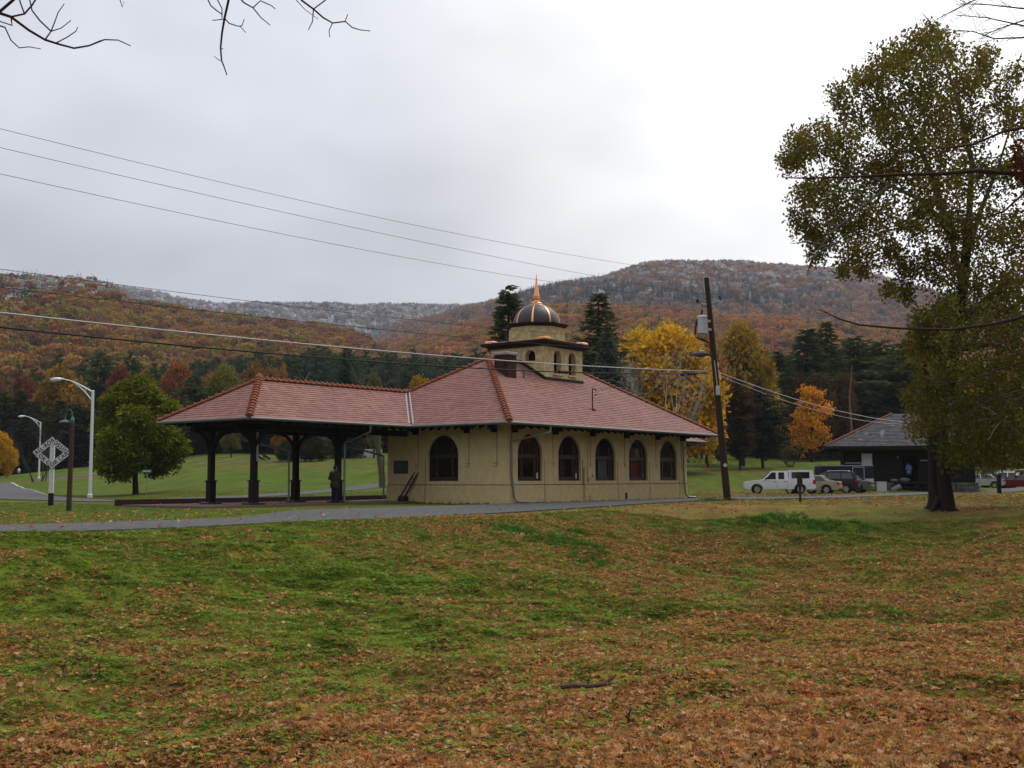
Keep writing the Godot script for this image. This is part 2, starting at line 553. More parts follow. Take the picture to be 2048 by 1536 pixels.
func make_ground() -> void:
	var xs := []
	for k in [2400, 1800, 1300, 900, 650, 480, 360, 290, 230, 190, 160, 140, 122, 106, 94, 84, 76, 69, 63, 58, 54]:
		xs.append(-float(k)); xs.append(float(k))
	var x := -50.0
	while x <= 50.0:
		xs.append(x); x += 0.5
	xs.sort()
	var zs := []
	for k in [260, 120, 60, 30, 15, 8]: zs.append(float(k))
	var z := 4.0
	while z >= -72.0:
		zs.append(z); z -= 0.5
	z = -74.0
	while z >= -190.0:
		zs.append(z); z -= 3.0
	for k in [200, 215, 235, 260, 290, 330, 400, 520, 700, 1000, 1500, 2000, 2500]: zs.append(-float(k))
	var nx := xs.size()
	var nz := zs.size()
	var v := PackedVector3Array()
	var c := PackedColorArray()
	var nn := PackedVector3Array()
	v.resize(nx * nz); c.resize(nx * nz); nn.resize(nx * nz)
	for j in nz:
		for i in nx:
			v[j * nx + i] = Vector3(xs[i], ground_y(xs[i], zs[j]), zs[j])
			c[j * nx + i] = ground_color(xs[i], zs[j])
	for j in nz:
		for i in nx:
			var a := v[j * nx + mini(i + 1, nx - 1)] - v[j * nx + maxi(i - 1, 0)]
			var b := v[maxi(j - 1, 0) * nx + i] - v[mini(j + 1, nz - 1) * nx + i]
			nn[j * nx + i] = b.cross(a).normalized()
	var idx := PackedInt32Array()
	for j in nz - 1:
		for i in nx - 1:
			var p := j * nx + i
			idx.append_array([p, p + nx + 1, p + 1, p, p + nx, p + nx + 1])
	var arr := []
	arr.resize(Mesh.ARRAY_MAX)
	arr[Mesh.ARRAY_VERTEX] = v
	arr[Mesh.ARRAY_NORMAL] = nn
	arr[Mesh.ARRAY_COLOR] = c
	arr[Mesh.ARRAY_INDEX] = idx
	var m := ArrayMesh.new()
	m.add_surface_from_arrays(Mesh.PRIMITIVE_TRIANGLES, arr)
	M.ground_node = structure("ground", m, M.ground, "grassy bank strewn with brown leaves and the green meadow behind the station")

func ribbon(left: PackedVector2Array, right: PackedVector2Array, lift: float, across := 6, step := 1.0) -> ArrayMesh:
	# a strip laid over the ground between two edge lines given as x, z
	var s := Shape.new()
	var rows := []
	for i in left.size() - 1:
		var n := maxi(1, int(maxf(left[i].distance_to(left[i + 1]), right[i].distance_to(right[i + 1])) / step))
		for k in n + (1 if i == left.size() - 2 else 0):
			var f := float(k) / n
			var row := PackedVector3Array()
			var a := left[i].lerp(left[i + 1], f)
			var b := right[i].lerp(right[i + 1], f)
			for m in across + 1:
				var q := a.lerp(b, float(m) / across)
				row.append(Vector3(q.x, ground_y(q.x, q.y) + lift, q.y))
			rows.append(row)
	var top := func(p: Vector3, q: Vector3, r: Vector3, t: Vector3) -> void:
		if (r - p).cross(t - q).y > 0.0: s.quad(p, q, r, t)
		else: s.quad(t, r, q, p)
	for i in rows.size() - 1:
		for m in across:
			top.call(rows[i][m], rows[i][m + 1], rows[i + 1][m + 1], rows[i + 1][m])
		for e in [0, across]:
			var dn := Vector3(0, -lift - 0.25, 0)
			s.quad(rows[i][e], rows[i + 1][e], rows[i + 1][e] + dn, rows[i][e] + dn)
	return s.mesh()

func make_roads() -> void:
	var a := PackedVector2Array()
	var b := PackedVector2Array()
	for k in 65:
		var u := -44.0 + k * 3.0
		var p := STATION_AT + u_dir * u
		var wob := noise_a.get_noise_2d(u * 2.0, 3.0) * 0.18
		var shift := smoothstep(9.0, 22.0, u)
		var near := -4.3 + wob - 3.6 * shift
		var q := p + v_dir * near
		p = p + v_dir * (-0.75 - wob * 0.6 - 4.0 * smoothstep(16.0, 25.0, u))
		a.append(Vector2(q.x, q.z)); b.append(Vector2(p.x, p.z))
	structure("path", ribbon(a, b, 0.05, 8), M.asphalt, "grey asphalt drive running along the front of the station")
	var right := PackedVector2Array([Vector2(-22.4, -66.0), Vector2(-30.6, -75.5), Vector2(-39.7, -94), Vector2(-46.6, -107), Vector2(-58.2, -130), Vector2(-81, -168), Vector2(-130, -230)])
	var left := PackedVector2Array([Vector2(-22.4, -63.6), Vector2(-28.4, -64.7), Vector2(-36.5, -72), Vector2(-49.7, -88), Vector2(-67, -118), Vector2(-92, -150), Vector2(-145, -215)])
	structure("road", ribbon(left, right, 0.04, 8), M.asphalt, "grey road bending away at the left")
	var w0 := PackedVector2Array(); var w1 := PackedVector2Array()
	var y0 := PackedVector2Array(); var y1 := PackedVector2Array(); var y2 := PackedVector2Array(); var y3 := PackedVector2Array()
	for i in range(1, right.size()):
		var dir := (left[i] - right[i]).normalized()
		w0.append(right[i] + dir * 0.10); w1.append(right[i] + dir * 0.36)
		if i > 1 or true:
			var mid := right[i].lerp(left[i], 0.46)
			y0.append(mid - dir * 0.42); y1.append(mid - dir * 0.16)
			y2.append(mid + dir * 0.16); y3.append(mid + dir * 0.42)
	var s0 := ribbon(w1, w0, 0.05, 1)
	structure("road_edge_line", s0, M.paint_white, "white line along the right edge of the road")
	y0.remove_at(0); y1.remove_at(0); y2.remove_at(0); y3.remove_at(0)
	structure("road_centre_line", ribbon(y1, y0, 0.05, 1), M.paint_yellow, "right one of the two yellow lines in the middle of the road")
	structure("road_centre_line", ribbon(y3, y2, 0.05, 1), M.paint_yellow, "left one of the two yellow lines in the middle of the road")
	var pt := PackedVector2Array([Vector2(-22.4, -66.0), Vector2(-20.57, -67.2), Vector2(-17.1, -69.75), Vector2(-16.09, -72.75), Vector2(-14.22, -76.75), Vector2(-12.63, -84.5), Vector2(-10.62, -93.5), Vector2(-7.0, -102.0), Vector2(2, -110), Vector2(16, -116)])
	var pb := PackedVector2Array([Vector2(-22.4, -63.6), Vector2(-19.66, -64.75), Vector2(-16.24, -66.25), Vector2(-15.0, -69.0), Vector2(-13.0, -72.75), Vector2(-11.2, -79.5), Vector2(-9.0, -87.25), Vector2(-5.2, -96), Vector2(3, -105), Vector2(16, -112)])
	structure("footpath", ribbon(pb, pt, 0.03, 4), M.asphalt, "narrow grey path curving up the meadow behind the station")
	var f0 := PackedVector2Array([Vector2(-70, -141), Vector2(-43, -140.5), Vector2(-36, -138.5), Vector2(-27, -138.5)])
	var f1 := PackedVector2Array([Vector2(-70, -138), Vector2(-43, -138), Vector2(-36, -137), Vector2(-27, -137.6)])
	structure("meadow_path", ribbon(f1, f0, 0.03, 2), M.asphalt, "thin grey path across the far meadow")

# ---------------------------------------------------------------- hills with their woods
const HILLS := {
	"near_left": {"b": [-900, -300, 0, 100, 160, 215, 245, 330, 430, 600, 700, 780, 860, 1000, 1200], "row": [520, 530, 540, 546, 551, 565, 590, 606, 621, 640, 657, 690, 725, 800, 880], "d0": 290.0, "d1": 900.0, "y0": 6.0},
	"front_right": {"b": [600, 700, 800, 880, 960, 1100, 1200, 1300, 1450, 1600, 1800, 2100, 2600, 3200], "row": [760, 705, 668, 655, 632, 603, 602, 605, 620, 632, 655, 680, 690, 680], "d0": 420.0, "d1": 1100.0, "y0": 9.0},
	"mountain": {"b": [700, 800, 880, 930, 1000, 1100, 1200, 1250, 1300, 1400, 1500, 1600, 1700, 1800, 1950, 2200, 2800, 3300], "row": [690, 645, 622, 608, 590, 562, 546, 531, 518, 512, 514, 526, 531, 556, 600, 660, 680, 680], "d0": 1000.0, "d1": 1900.0, "y0": 60.0},
	"far_ridge": {"b": [-700, -400, 150, 230, 300, 380, 420, 480, 560, 750, 930, 1200, 1600], "row": [560, 550, 556, 564, 576, 592, 600, 603, 600, 603, 606, 610, 640], "d0": 1500.0, "d1": 2600.0, "y0": 90.0}}

func hill_y(h: Dictionary, b: float, d: float) -> float:
	var row := along(h.b, h.row, b)
	var top: float = EYE + (960.5 - row) / 2276.0 * h.d1 - 11.0
	var t: float = (d - h.d0) / (h.d1 - h.d0)
	var s := t
	if t < 1.0:
		s = lerpf(t, 1.0 - (1.0 - t) * (1.0 - t), 0.35)
	else:
		s = 1.0 - (t - 1.0) * (t - 1.0) * 1.6
	var x: float = (b - 1024.0) / 2276.0 * d
	var k := clampf(t, 0.0, 1.0) * (1.0 - smoothstep(0.75, 1.0, t) * 0.8)
	return h.y0 + (maxf(top, h.y0 - 15.0) - h.y0) * s + noise_a.get_noise_2d(x * 0.06, d * 0.06) * 9.0 * k * (h.d1 / 900.0)

func hill_mesh(h: Dictionary) -> ArrayMesh:
	var s := Shape.new()
	var b0: float = h.b[0]
	var b1: float = h.b[-1]
	var nb := int((b1 - b0) / 30.0)
	var nd := 22
	var rows := []
	for j in nd + 1:
		var d: float = lerpf(h.d0 - 30.0, h.d1 * 1.13, float(j) / nd)
		var row := PackedVector3Array()
		for i in nb + 1:
			var b := lerpf(b0, b1, float(i) / nb)
			row.append(Vector3((b - 1024.0) / 2276.0 * d, hill_y(h, b, d) - (12.0 if j == 0 else 0.0), -d))
		rows.append(row)
	for j in nd:
		for i in nb:
			s.quad(rows[j][i], rows[j][i + 1], rows[j + 1][i + 1], rows[j + 1][i])
	return s.mesh()

func dome_crown(n: int, seed_: int, leaf: float) -> ArrayMesh:
	# a broadleaf crown seen from far: leafy sprays over a lumpy dome of radius about 1
	var r := RandomNumberGenerator.new()
	r.seed = seed_
	var s := Shape.new()
	var lobes := []
	for i in 7:
		lobes.append([Vector3(r.randf_range(-0.55, 0.55), r.randf_range(0.1, 0.75), r.randf_range(-0.55, 0.55)), r.randf_range(0.38, 0.6)])
	for i in n:
		var l: Array = lobes[i % 7]
		var o := Vector3(r.randfn(), absf(r.randfn()) * 0.9 - 0.25, r.randfn()).normalized()
		var p: Vector3 = l[0] + o * l[1] * r.randf_range(0.85, 1.05)
		var face := (o + Vector3(r.randfn(), r.randfn(), r.randfn()) * 0.33).normalized()
		var dir := face.cross(Vector3(r.randfn(), r.randfn(), r.randfn())).normalized()
		var k := r.randf_range(0.7, 1.0)
		s.col = Color(k, k, k)
		var ll := leaf * r.randf_range(0.7, 1.3)
		s.leaf(p - dir * ll * 0.5, dir, dir.cross(face), ll, ll * r.randf_range(0.6, 1.0))
	return s.mesh()

func cone_crown(n: int, seed_: int) -> ArrayMesh:
	var r := RandomNumberGenerator.new()
	r.seed = seed_
	var s := Shape.new()
	for i in n:
		var f := sqrt(r.randf())
		var h := 1.0 - f
		var a := r.randf() * TAU
		var o := Vector3(cos(a), -0.25, sin(a))
		var p := Vector3(0, h * 2.6 + 0.1, 0)
		var len := (0.12 + f * 0.72) * r.randf_range(0.75, 1.15)
		var side := Vector3(-sin(a), 0.2 * r.randfn(), cos(a)).normalized()
		var k := r.randf_range(0.65, 1.0)
		s.col = Color(k, k, k)
		s.leaf(p, o.normalized(), side, len, 0.20 + f * 0.22)
	return s.mesh()

func pick(list: Array) -> Color:
	var k: Color = list[rng.randi() % list.size()]
	var q := list[rng.randi() % list.size()] as Color
	var c := k.lerp(q, rng.randf() * 0.45)
	var l := rng.randf_range(0.72, 1.25)
	return Color(c.r * l, c.g * l, c.b * l)

func make_hills() -> void:
	structure("hill", hill_mesh(HILLS.near_left), M.hill, "wooded hillside rising at the left")
	structure("hill", hill_mesh(HILLS.front_right), M.hill, "low orange wooded ridge behind the station and the parked cars")
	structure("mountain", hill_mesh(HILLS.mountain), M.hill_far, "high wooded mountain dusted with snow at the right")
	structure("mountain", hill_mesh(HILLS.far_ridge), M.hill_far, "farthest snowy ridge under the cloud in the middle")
	var orange := [Color(0.34, 0.15, 0.035), Color(0.29, 0.115, 0.035), Color(0.36, 0.18, 0.04), Color(0.23, 0.095, 0.04), Color(0.29, 0.20, 0.04), Color(0.24, 0.195, 0.04), Color(0.19, 0.085, 0.048), Color(0.32, 0.145, 0.035)]
	var russet := [Color(0.31, 0.145, 0.06), Color(0.28, 0.125, 0.06), Color(0.23, 0.11, 0.065), Color(0.34, 0.18, 0.065), Color(0.20, 0.10, 0.065)]
	var pine := [Color(0.035, 0.070, 0.038), Color(0.045, 0.080, 0.042), Color(0.028, 0.060, 0.038)]
	var snow := [Color(0.50, 0.52, 0.54), Color(0.68, 0.70, 0.72), Color(0.34, 0.35, 0.36), Color(0.26, 0.25, 0.26)]
	var pale := [Color(0.27, 0.17, 0.12), Color(0.23, 0.17, 0.14), Color(0.33, 0.18, 0.11), Color(0.20, 0.17, 0.16)]
	var white := foliage(1, 1, 1)
	var dome := dome_crown(240, 3, 0.30)
	var dome_low := dome_crown(110, 4, 0.42)
	var cone := cone_crown(110, 5)
	var plan := [
		["near_left", 5200, -150.0, 1100.0, 4.2, orange, "wood of orange, olive and russet trees covering the left hillside", "dark pines scattered over the left hillside"],
		["front_right", 7000, 640.0, 2300.0, 4.4, orange, "wood of russet and orange trees covering the low ridge behind the station", "dark pines scattered over the low orange ridge"],
		["mountain", 16000, 760.0, 2400.0, 4.6, russet, "snow-dusted russet wood covering the high mountain", "snow-dusted conifers on the flank of the high mountain"],
		["far_ridge", 9000, -100.0, 1250.0, 5.6, pale, "bare grey snow-covered wood on the farthest ridge", "snowy conifers along the farthest ridge"]]
	# the wood that stands behind and beside the viewer
	var bat := []; var bc := PackedColorArray()
	for i in 1500:
		var a := rng.randf_range(-1.3, PI + 0.7)
		var dist := rng.randf_range(48.0, 95.0)
		var p := Vector3(cos(a) * dist * 1.5, 0, sin(a) * dist - 6.0)
		if p.z < -2.0 and absf(p.x) < -0.62 * p.z: continue
		var k := rng.randf_range(2.6, 4.4)
		bat.append(Transform3D(Basis(Vector3.UP, rng.randf() * TAU).scaled(Vector3(k, k, k)), p + Vector3(0, ground_y(p.x, p.z) + rng.randf_range(-1.0, 10.0), 0)))
		bc.append(pick(orange if i % 3 == 0 else pine))
	for i in 320:
		var p := Vector3(rng.randf_range(88.0, 190.0), 0, rng.randf_range(-135.0, -50.0))
		if p.x < -0.66 * p.z: continue
		var k := rng.randf_range(3.0, 4.8)
		bat.append(Transform3D(Basis(Vector3.UP, rng.randf() * TAU).scaled(Vector3(k, k, k)), p + Vector3(0, ground_y(p.x, p.z) + rng.randf_range(-1.0, 13.0), 0)))
		bc.append(pick(orange if i % 3 == 0 else pine))
	many("wood", dome_low, white, bat, bc, self, "dark autumn wood standing behind and beside the viewer", "wood")
	for pl in plan:
		var h: Dictionary = HILLS[pl[0]]
		var at1 := []; var c1 := PackedColorArray()
		var at2 := []; var c2 := PackedColorArray()
		for i in pl[1]:
			var b := rng.randf_range(pl[2], pl[3])
			var f: float = rng.randf()
			var d: float = sqrt(lerpf(h.d0 * h.d0, h.d1 * h.d1 * 1.05, f))
			var x := (b - 1024.0) / 2276.0 * d
			var y := hill_y(h, b, d)
			var row := 960.5 - (y + 7.0 - EYE) / d * 2276.0
			if row > 900: continue
			var n1 := noise_a.get_noise_2d(x * 0.10 + 300.0, d * 0.10)
			var n2 := noise_a.get_noise_2d(x * 0.25 - 300.0, d * 0.25)
			var conifer := 0.0
			var snowy := 0.0
			if pl[0] == "near_left":
				conifer = 0.03 + 0.25 * smoothstep(0.25, 0.5, n1)
				snowy = smoothstep(615.0, 560.0, row) * (0.35 + smoothstep(-0.1, 0.3, n2) * 0.6) * smoothstep(330.0, 230.0, b)
				if b < 80.0 and row < 600.0: conifer = maxf(conifer, 0.4)
			elif pl[0] == "front_right":
				conifer = 0.03 + 0.30 * smoothstep(0.2, 0.5, n1)
			elif pl[0] == "mountain":
				var band := 1.3 * exp(-pow((row - (584.0 + (b - 1300.0) * 0.03)) / 26.0, 2.0)) * smoothstep(1950.0, 1500.0, b)
				conifer = clampf(0.05 + 0.65 * band + 0.6 * smoothstep(0.1, 0.4, n1) * smoothstep(1350.0, 1100.0, b), 0.0, 0.92)
				snowy = smoothstep(620.0, 540.0, row) * (0.13 + 0.75 * smoothstep(-0.05, 0.32, n2))
			else:
				conifer = 0.10 + 0.3 * smoothstep(0.1, 0.4, n1)
				snowy = 0.66 + 0.4 * n2
			var k: float = pl[4] * rng.randf_range(0.75, 1.3)
			if rng.randf() < conifer:
				at2.append(Transform3D(Basis(Vector3.UP, rng.randf() * TAU).scaled(Vector3(k * 0.8, k * 1.0, k * 0.8)), Vector3(x, y - 1.0, -d)))
				var c := pick(pine)
				if rng.randf() < snowy * 0.8: c = c.lerp(pick(snow), rng.randf_range(0.3, 0.9))
				c2.append(c)
			else:
				at1.append(Transform3D(Basis(Vector3.UP, rng.randf() * TAU).scaled(Vector3(k, k * rng.randf_range(1.0, 1.35), k)), Vector3(x, y + 1.0, -d)))
				var c := pick(pl[5])
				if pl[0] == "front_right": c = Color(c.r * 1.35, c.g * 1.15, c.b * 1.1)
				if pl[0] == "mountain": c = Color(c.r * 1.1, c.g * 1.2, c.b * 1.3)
				if pl[0] == "near_left" or pl[0] == "front_right":
					c = c.lerp(Color(0.27, 0.22, 0.04), clampf(n2 * 1.3, 0.0, 0.6)).lerp(Color(0.20, 0.075, 0.045), clampf(-n1 * 1.2, 0.0, 0.6))
				if rng.randf() < snowy: c = c.lerp(pick(snow), rng.randf_range(0.4, 1.0))
				c1.append(c)
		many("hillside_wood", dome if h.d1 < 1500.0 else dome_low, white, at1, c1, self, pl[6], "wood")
		many("hillside_pines", cone, white, at2, c2, self, pl[7], "wood")

# ---------------------------------------------------------------- the station (its own axes: x along the long wall, z = -v towards the path)
const LONG := 18.0
const DEEP := 7.62
const OVER := 1.43
const FAR_EAVE := 11.02
const EAVE := 3.86
const SLOPE := 0.6141
const CAN_NEAR := 4.69
const CAN_LEN := 10.14

func P(u: float, v: float, y: float) -> Vector3:
	return Vector3(u, y, -v)

func arch_wall(s: Shape, length: float, height: float, thick: float, holes: Array) -> void:
	# a wall in the x, y plane facing +z; holes: [x0, x1, sill, springing], each ending in a round arch
	var n := 14
	var x := 0.0
	var cuts := []
	for h in holes:
		var hx0: float = h[0]; var hx1: float = h[1]; var sill: float = h[2]; var spring: float = h[3]
		var r := (hx1 - hx0) / 2.0
		wall_strip(s, x, hx0, 0.0, 0.0, height, thick)
		s.quad(Vector3(hx0, 0, 0), Vector3(hx1, 0, 0), Vector3(hx1, sill, 0), Vector3(hx0, sill, 0))
		s.quad(Vector3(hx1, 0, -thick), Vector3(hx0, 0, -thick), Vector3(hx0, sill, -thick), Vector3(hx1, sill, -thick))
		s.quad(Vector3(hx0, sill, 0), Vector3(hx1, sill, 0), Vector3(hx1, sill, -thick), Vector3(hx0, sill, -thick))
		s.quad(Vector3(hx0, sill, 0), Vector3(hx0, sill, -thick), Vector3(hx0, spring, -thick), Vector3(hx0, spring, 0))
		s.quad(Vector3(hx1, sill, -thick), Vector3(hx1, sill, 0), Vector3(hx1, spring, 0), Vector3(hx1, spring, -thick))
		for i in n:
			var a0 := PI - PI * i / n
			var a1 := PI - PI * (i + 1) / n
			var p0 := Vector3((hx0 + hx1) / 2 + r * cos(a0), spring + r * sin(a0), 0)
			var p1 := Vector3((hx0 + hx1) / 2 + r * cos(a1), spring + r * sin(a1), 0)
			var bk := Vector3(0, 0, -thick)
			s.quad(p0, p1, Vector3(p1.x, height, 0), Vector3(p0.x, height, 0))
			s.quad(p1 + bk, p0 + bk, Vector3(p0.x, height, -thick), Vector3(p1.x, height, -thick))
			s.quad(p0, p0 + bk, p1 + bk, p1)
		x = hx1
	wall_strip(s, x, length, 0.0, 0.0, height, thick)

func wall_strip(s: Shape, x0: float, x1: float, y0: float, _z: float, y1: float, thick: float) -> void:
	if x1 - x0 < 0.001: return
	s.quad(Vector3(x0, y0, 0), Vector3(x1, y0, 0), Vector3(x1, y1, 0), Vector3(x0, y1, 0))
	s.quad(Vector3(x1, y0, -thick), Vector3(x0, y0, -thick), Vector3(x0, y1, -thick), Vector3(x1, y1, -thick))

func arch_outline(w: float, spring: float, n := 16) -> PackedVector2Array:
	# a round-headed outline standing on y = 0, centred on x = 0, counter-clockwise
	var o := PackedVector2Array([Vector2(-w / 2, 0), Vector2(w / 2, 0)])
	for i in n + 1:
		var a := PI * i / n
		o.append(Vector2(w / 2 * cos(a), spring + w / 2 * sin(a)))
	return o

func arch_ring(s: Shape, w: float, spring: float, face: float, z0: float, z1: float) -> void:
	var a := arch_outline(w, spring)
	var b := arch_outline(w - face * 2.0, spring - face)
	for i in b.size(): b[i].y += face
	for i in a.size():
		var j := (i + 1) % a.size()
		var p := [a[i], a[j], b[j], b[i]]
		s.quad(Vector3(p[0].x, p[0].y, z1), Vector3(p[1].x, p[1].y, z1), Vector3(p[2].x, p[2].y, z1), Vector3(p[3].x, p[3].y, z1))
		s.quad(Vector3(p[1].x, p[1].y, z0), Vector3(p[0].x, p[0].y, z0), Vector3(p[3].x, p[3].y, z0), Vector3(p[2].x, p[2].y, z0))
		s.quad(Vector3(p[3].x, p[3].y, z1), Vector3(p[2].x, p[2].y, z1), Vector3(p[2].x, p[2].y, z0), Vector3(p[3].x, p[3].y, z0))

func arch_window(parent: Node, at: Transform3D, w: float, spring: float) -> MeshInstance3D:
	# at: the middle of the sill, +z outwards
	var f := Shape.new()
	arch_ring(f, w, spring, 0.09, -0.07, 0.0)
	for x in [-w * 0.26, w * 0.26]:
		f.span(Vector3(x - 0.05, 0.09, -0.065), Vector3(x + 0.05, spring + sqrt(w * w / 4 - x * x) - 0.07, -0.005))
	f.span(Vector3(-w / 2 + 0.09, spring - 0.16, -0.062), Vector3(w / 2 - 0.09, spring - 0.04, 0.004))
	var o := part("window", f.mesh(), M.frame_dark, parent, at)
	# sashes of redder wood inside the openings
	var sash := Shape.new()
	var cols := [[-w / 2 + 0.09, -w * 0.26 - 0.05], [-w * 0.26 + 0.05, w * 0.26 - 0.05], [w * 0.26 + 0.05, w / 2 - 0.09]]
	for k in cols:
		var x0: float = k[0]; var x1: float = k[1]
		sash.span(Vector3(x0, 0.09, -0.055), Vector3(x1, 0.20, -0.025))
		sash.span(Vector3(x0, spring - 0.04, -0.055), Vector3(x1, spring + 0.04, -0.025))
		for x in [x0, x1 - 0.035]:
			sash.span(Vector3(x, 0.20, -0.055), Vector3(x + 0.035, spring - 0.16, -0.025))
	part("sash", sash.mesh(), M.frame, o)
	for k in cols:
		var x0: float = k[0]; var x1: float = k[1]
		var g := Shape.new()
		g.span(Vector3(x0, 0.1, -0.045), Vector3(x1, spring - 0.1, -0.039))
		part("pane", g.mesh(), M.glass, o)
		var top := PackedVector2Array([Vector2(x0, spring), Vector2(x1, spring)])
		for i in 7:
			var x := lerpf(x1, x0, i / 6.0)
			top.append(Vector2(x, spring + sqrt(maxf((w / 2 - 0.05) * (w / 2 - 0.05) - x * x, 0.01))))
		var g2 := Shape.new()
		g2.prism(top, -0.045, -0.039)
		part("pane", g2.mesh(), M.glass, o)
	return o

func tile_face(s: Shape, poly: PackedVector3Array, eave_dir: Vector3, up_dir: Vector3, r: RandomNumberGenerator) -> void:
	# lays overlapping flat tiles over a convex roof face
	var o := poly[0]
	var nor := eave_dir.cross(up_dir).normalized()
	if nor.y < 0: nor = -nor
	var q := PackedVector2Array()
	for p in poly: q.append(Vector2((p - o).dot(eave_dir), (p - o).dot(up_dir)))
	var y0 := 1e9; var y1 := -1e9
	for p in q:
		y0 = minf(y0, p.y); y1 = maxf(y1, p.y)
	var ex := 0.215
	var w := 0.27
	var rows := int(ceil((y1 - y0) / ex))
	var base := [Color(0.365, 0.170, 0.138), Color(0.345, 0.155, 0.126), Color(0.385, 0.188, 0.155), Color(0.320, 0.142, 0.116), Color(0.37, 0.178, 0.150)]
	for j in rows:
		var ya := y0 + j * ex
		var yb := minf(ya + ex, y1)
		var ym := clampf((ya + yb) * 0.5, y0 + 0.01, y1 - 0.01)
		var x0 := 1e9; var x1 := -1e9
		for i in q.size():
			var a := q[i]; var b := q[(i + 1) % q.size()]
			if (a.y - ym) * (b.y - ym) <= 0.0 and absf(a.y - b.y) > 1e-6:
				var x := a.x + (b.x - a.x) * (ym - a.y) / (b.y - a.y)
				x0 = minf(x0, x); x1 = maxf(x1, x)
		if x1 - x0 < 0.03: continue
		var x := x0 - (w * 0.5 if j % 2 else 0.0)
		while x < x1:
			var xa := maxf(x, x0) + 0.006
			var xb := minf(x + w, x1) - 0.006
			x += w
			if xb - xa < 0.02: continue
			var lift := r.randf_range(0.026, 0.036)
			var c: Color = base[r.randi() % base.size()]
			var k := r.randf_range(0.90, 1.08) * (1.0 + 0.09 * noise_b.get_noise_2d((o.x + xa) * 0.8, (o.z + ya) * 0.8))
			s.col = Color(c.r * k, c.g * k, c.b * k)
			var yl := ya - 0.012 + r.randf_range(-0.006, 0.006)
			var p0 := o + eave_dir * xa + up_dir * yl
			var p1 := o + eave_dir * xb + up_dir * yl
			var p2 := o + eave_dir * xb + up_dir * yb
			var p3 := o + eave_dir * xa + up_dir * yb
			var t0 := p0 + nor * lift; var t1 := p1 + nor * lift
			var t2 := p2 + nor * 0.010; var t3 := p3 + nor * 0.010
			s.quad(t0, t1, t2, t3)
			s.quad(p0, p1, t1, t0)
			s.quad(p0, t0, t3, p3)
			s.quad(t1, p1, p2, t2)

func ridge_run(parent: Node, a: Vector3, b: Vector3, m: Mesh, pitch: float) -> void:
	# saddle tiles in a row from a up or along to b, each a piece of its own
	var d := (b - a).normalized()
	var n := int(a.distance_to(b) / pitch)
	var x := d.cross(Vector3.UP).normalized()
	var up := x.cross(d).normalized()
	for i in n:
		var p := a + d * (a.distance_to(b) / n) * i + up * (0.004 * (i % 3))
		part("ridge_tile", m, null, parent, Transform3D(Basis(x, up, -d), p))

func saddle_tile() -> ArrayMesh:
	# a half-round tapered tile lying along -z, its fat end with a raised roll
	var s := Shape.new()
	var prof := [[0.0, 0.165], [0.07, 0.175], [0.09, 0.118], [0.36, 0.100]]
	var n := 8
	for i in prof.size() - 1:
		for k in n:
			var a0 := PI * k / n; var a1 := PI * (k + 1) / n
			var r0: float = prof[i][1]; var r1: float = prof[i + 1][1]
			var z0: float = -prof[i][0]; var z1: float = -prof[i + 1][0]
			var p := func(r: float, z: float, a: float) -> Vector3: return Vector3(r * 1.05 * cos(a), r * 0.95 * sin(a) - 0.01, z)
			var n0 := Vector3(cos(a0), sin(a0), 0); var n1 := Vector3(cos(a1), sin(a1), 0)
			s.put(p.call(r0, z0, a0), p.call(r1, z1, a1), p.call(r0, z0, a1), n0, n1, n1)
			s.put(p.call(r0, z0, a0), p.call(r1, z1, a0), p.call(r1, z1, a1), n0, n0, n1)
	for k in n:
		var a0 := PI * k / n; var a1 := PI * (k + 1) / n
		s.tri(Vector3(0, -0.01, 0), Vector3(0.173 * cos(a0), 0.157 * sin(a0) - 0.01, 0), Vector3(0.173 * cos(a1), 0.157 * sin(a1) - 0.01, 0))
	return s.mesh(M.ridge)

func roof_slab(s: Shape, poly: PackedVector3Array) -> void:
	# a convex roof face with a boarded underside
	var dn := Vector3(0, -0.13, 0)
	for i in range(1, poly.size() - 1):
		s.tri(poly[0], poly[i], poly[i + 1])
		s.tri(poly[0] + dn, poly[i + 1] + dn, poly[i] + dn)

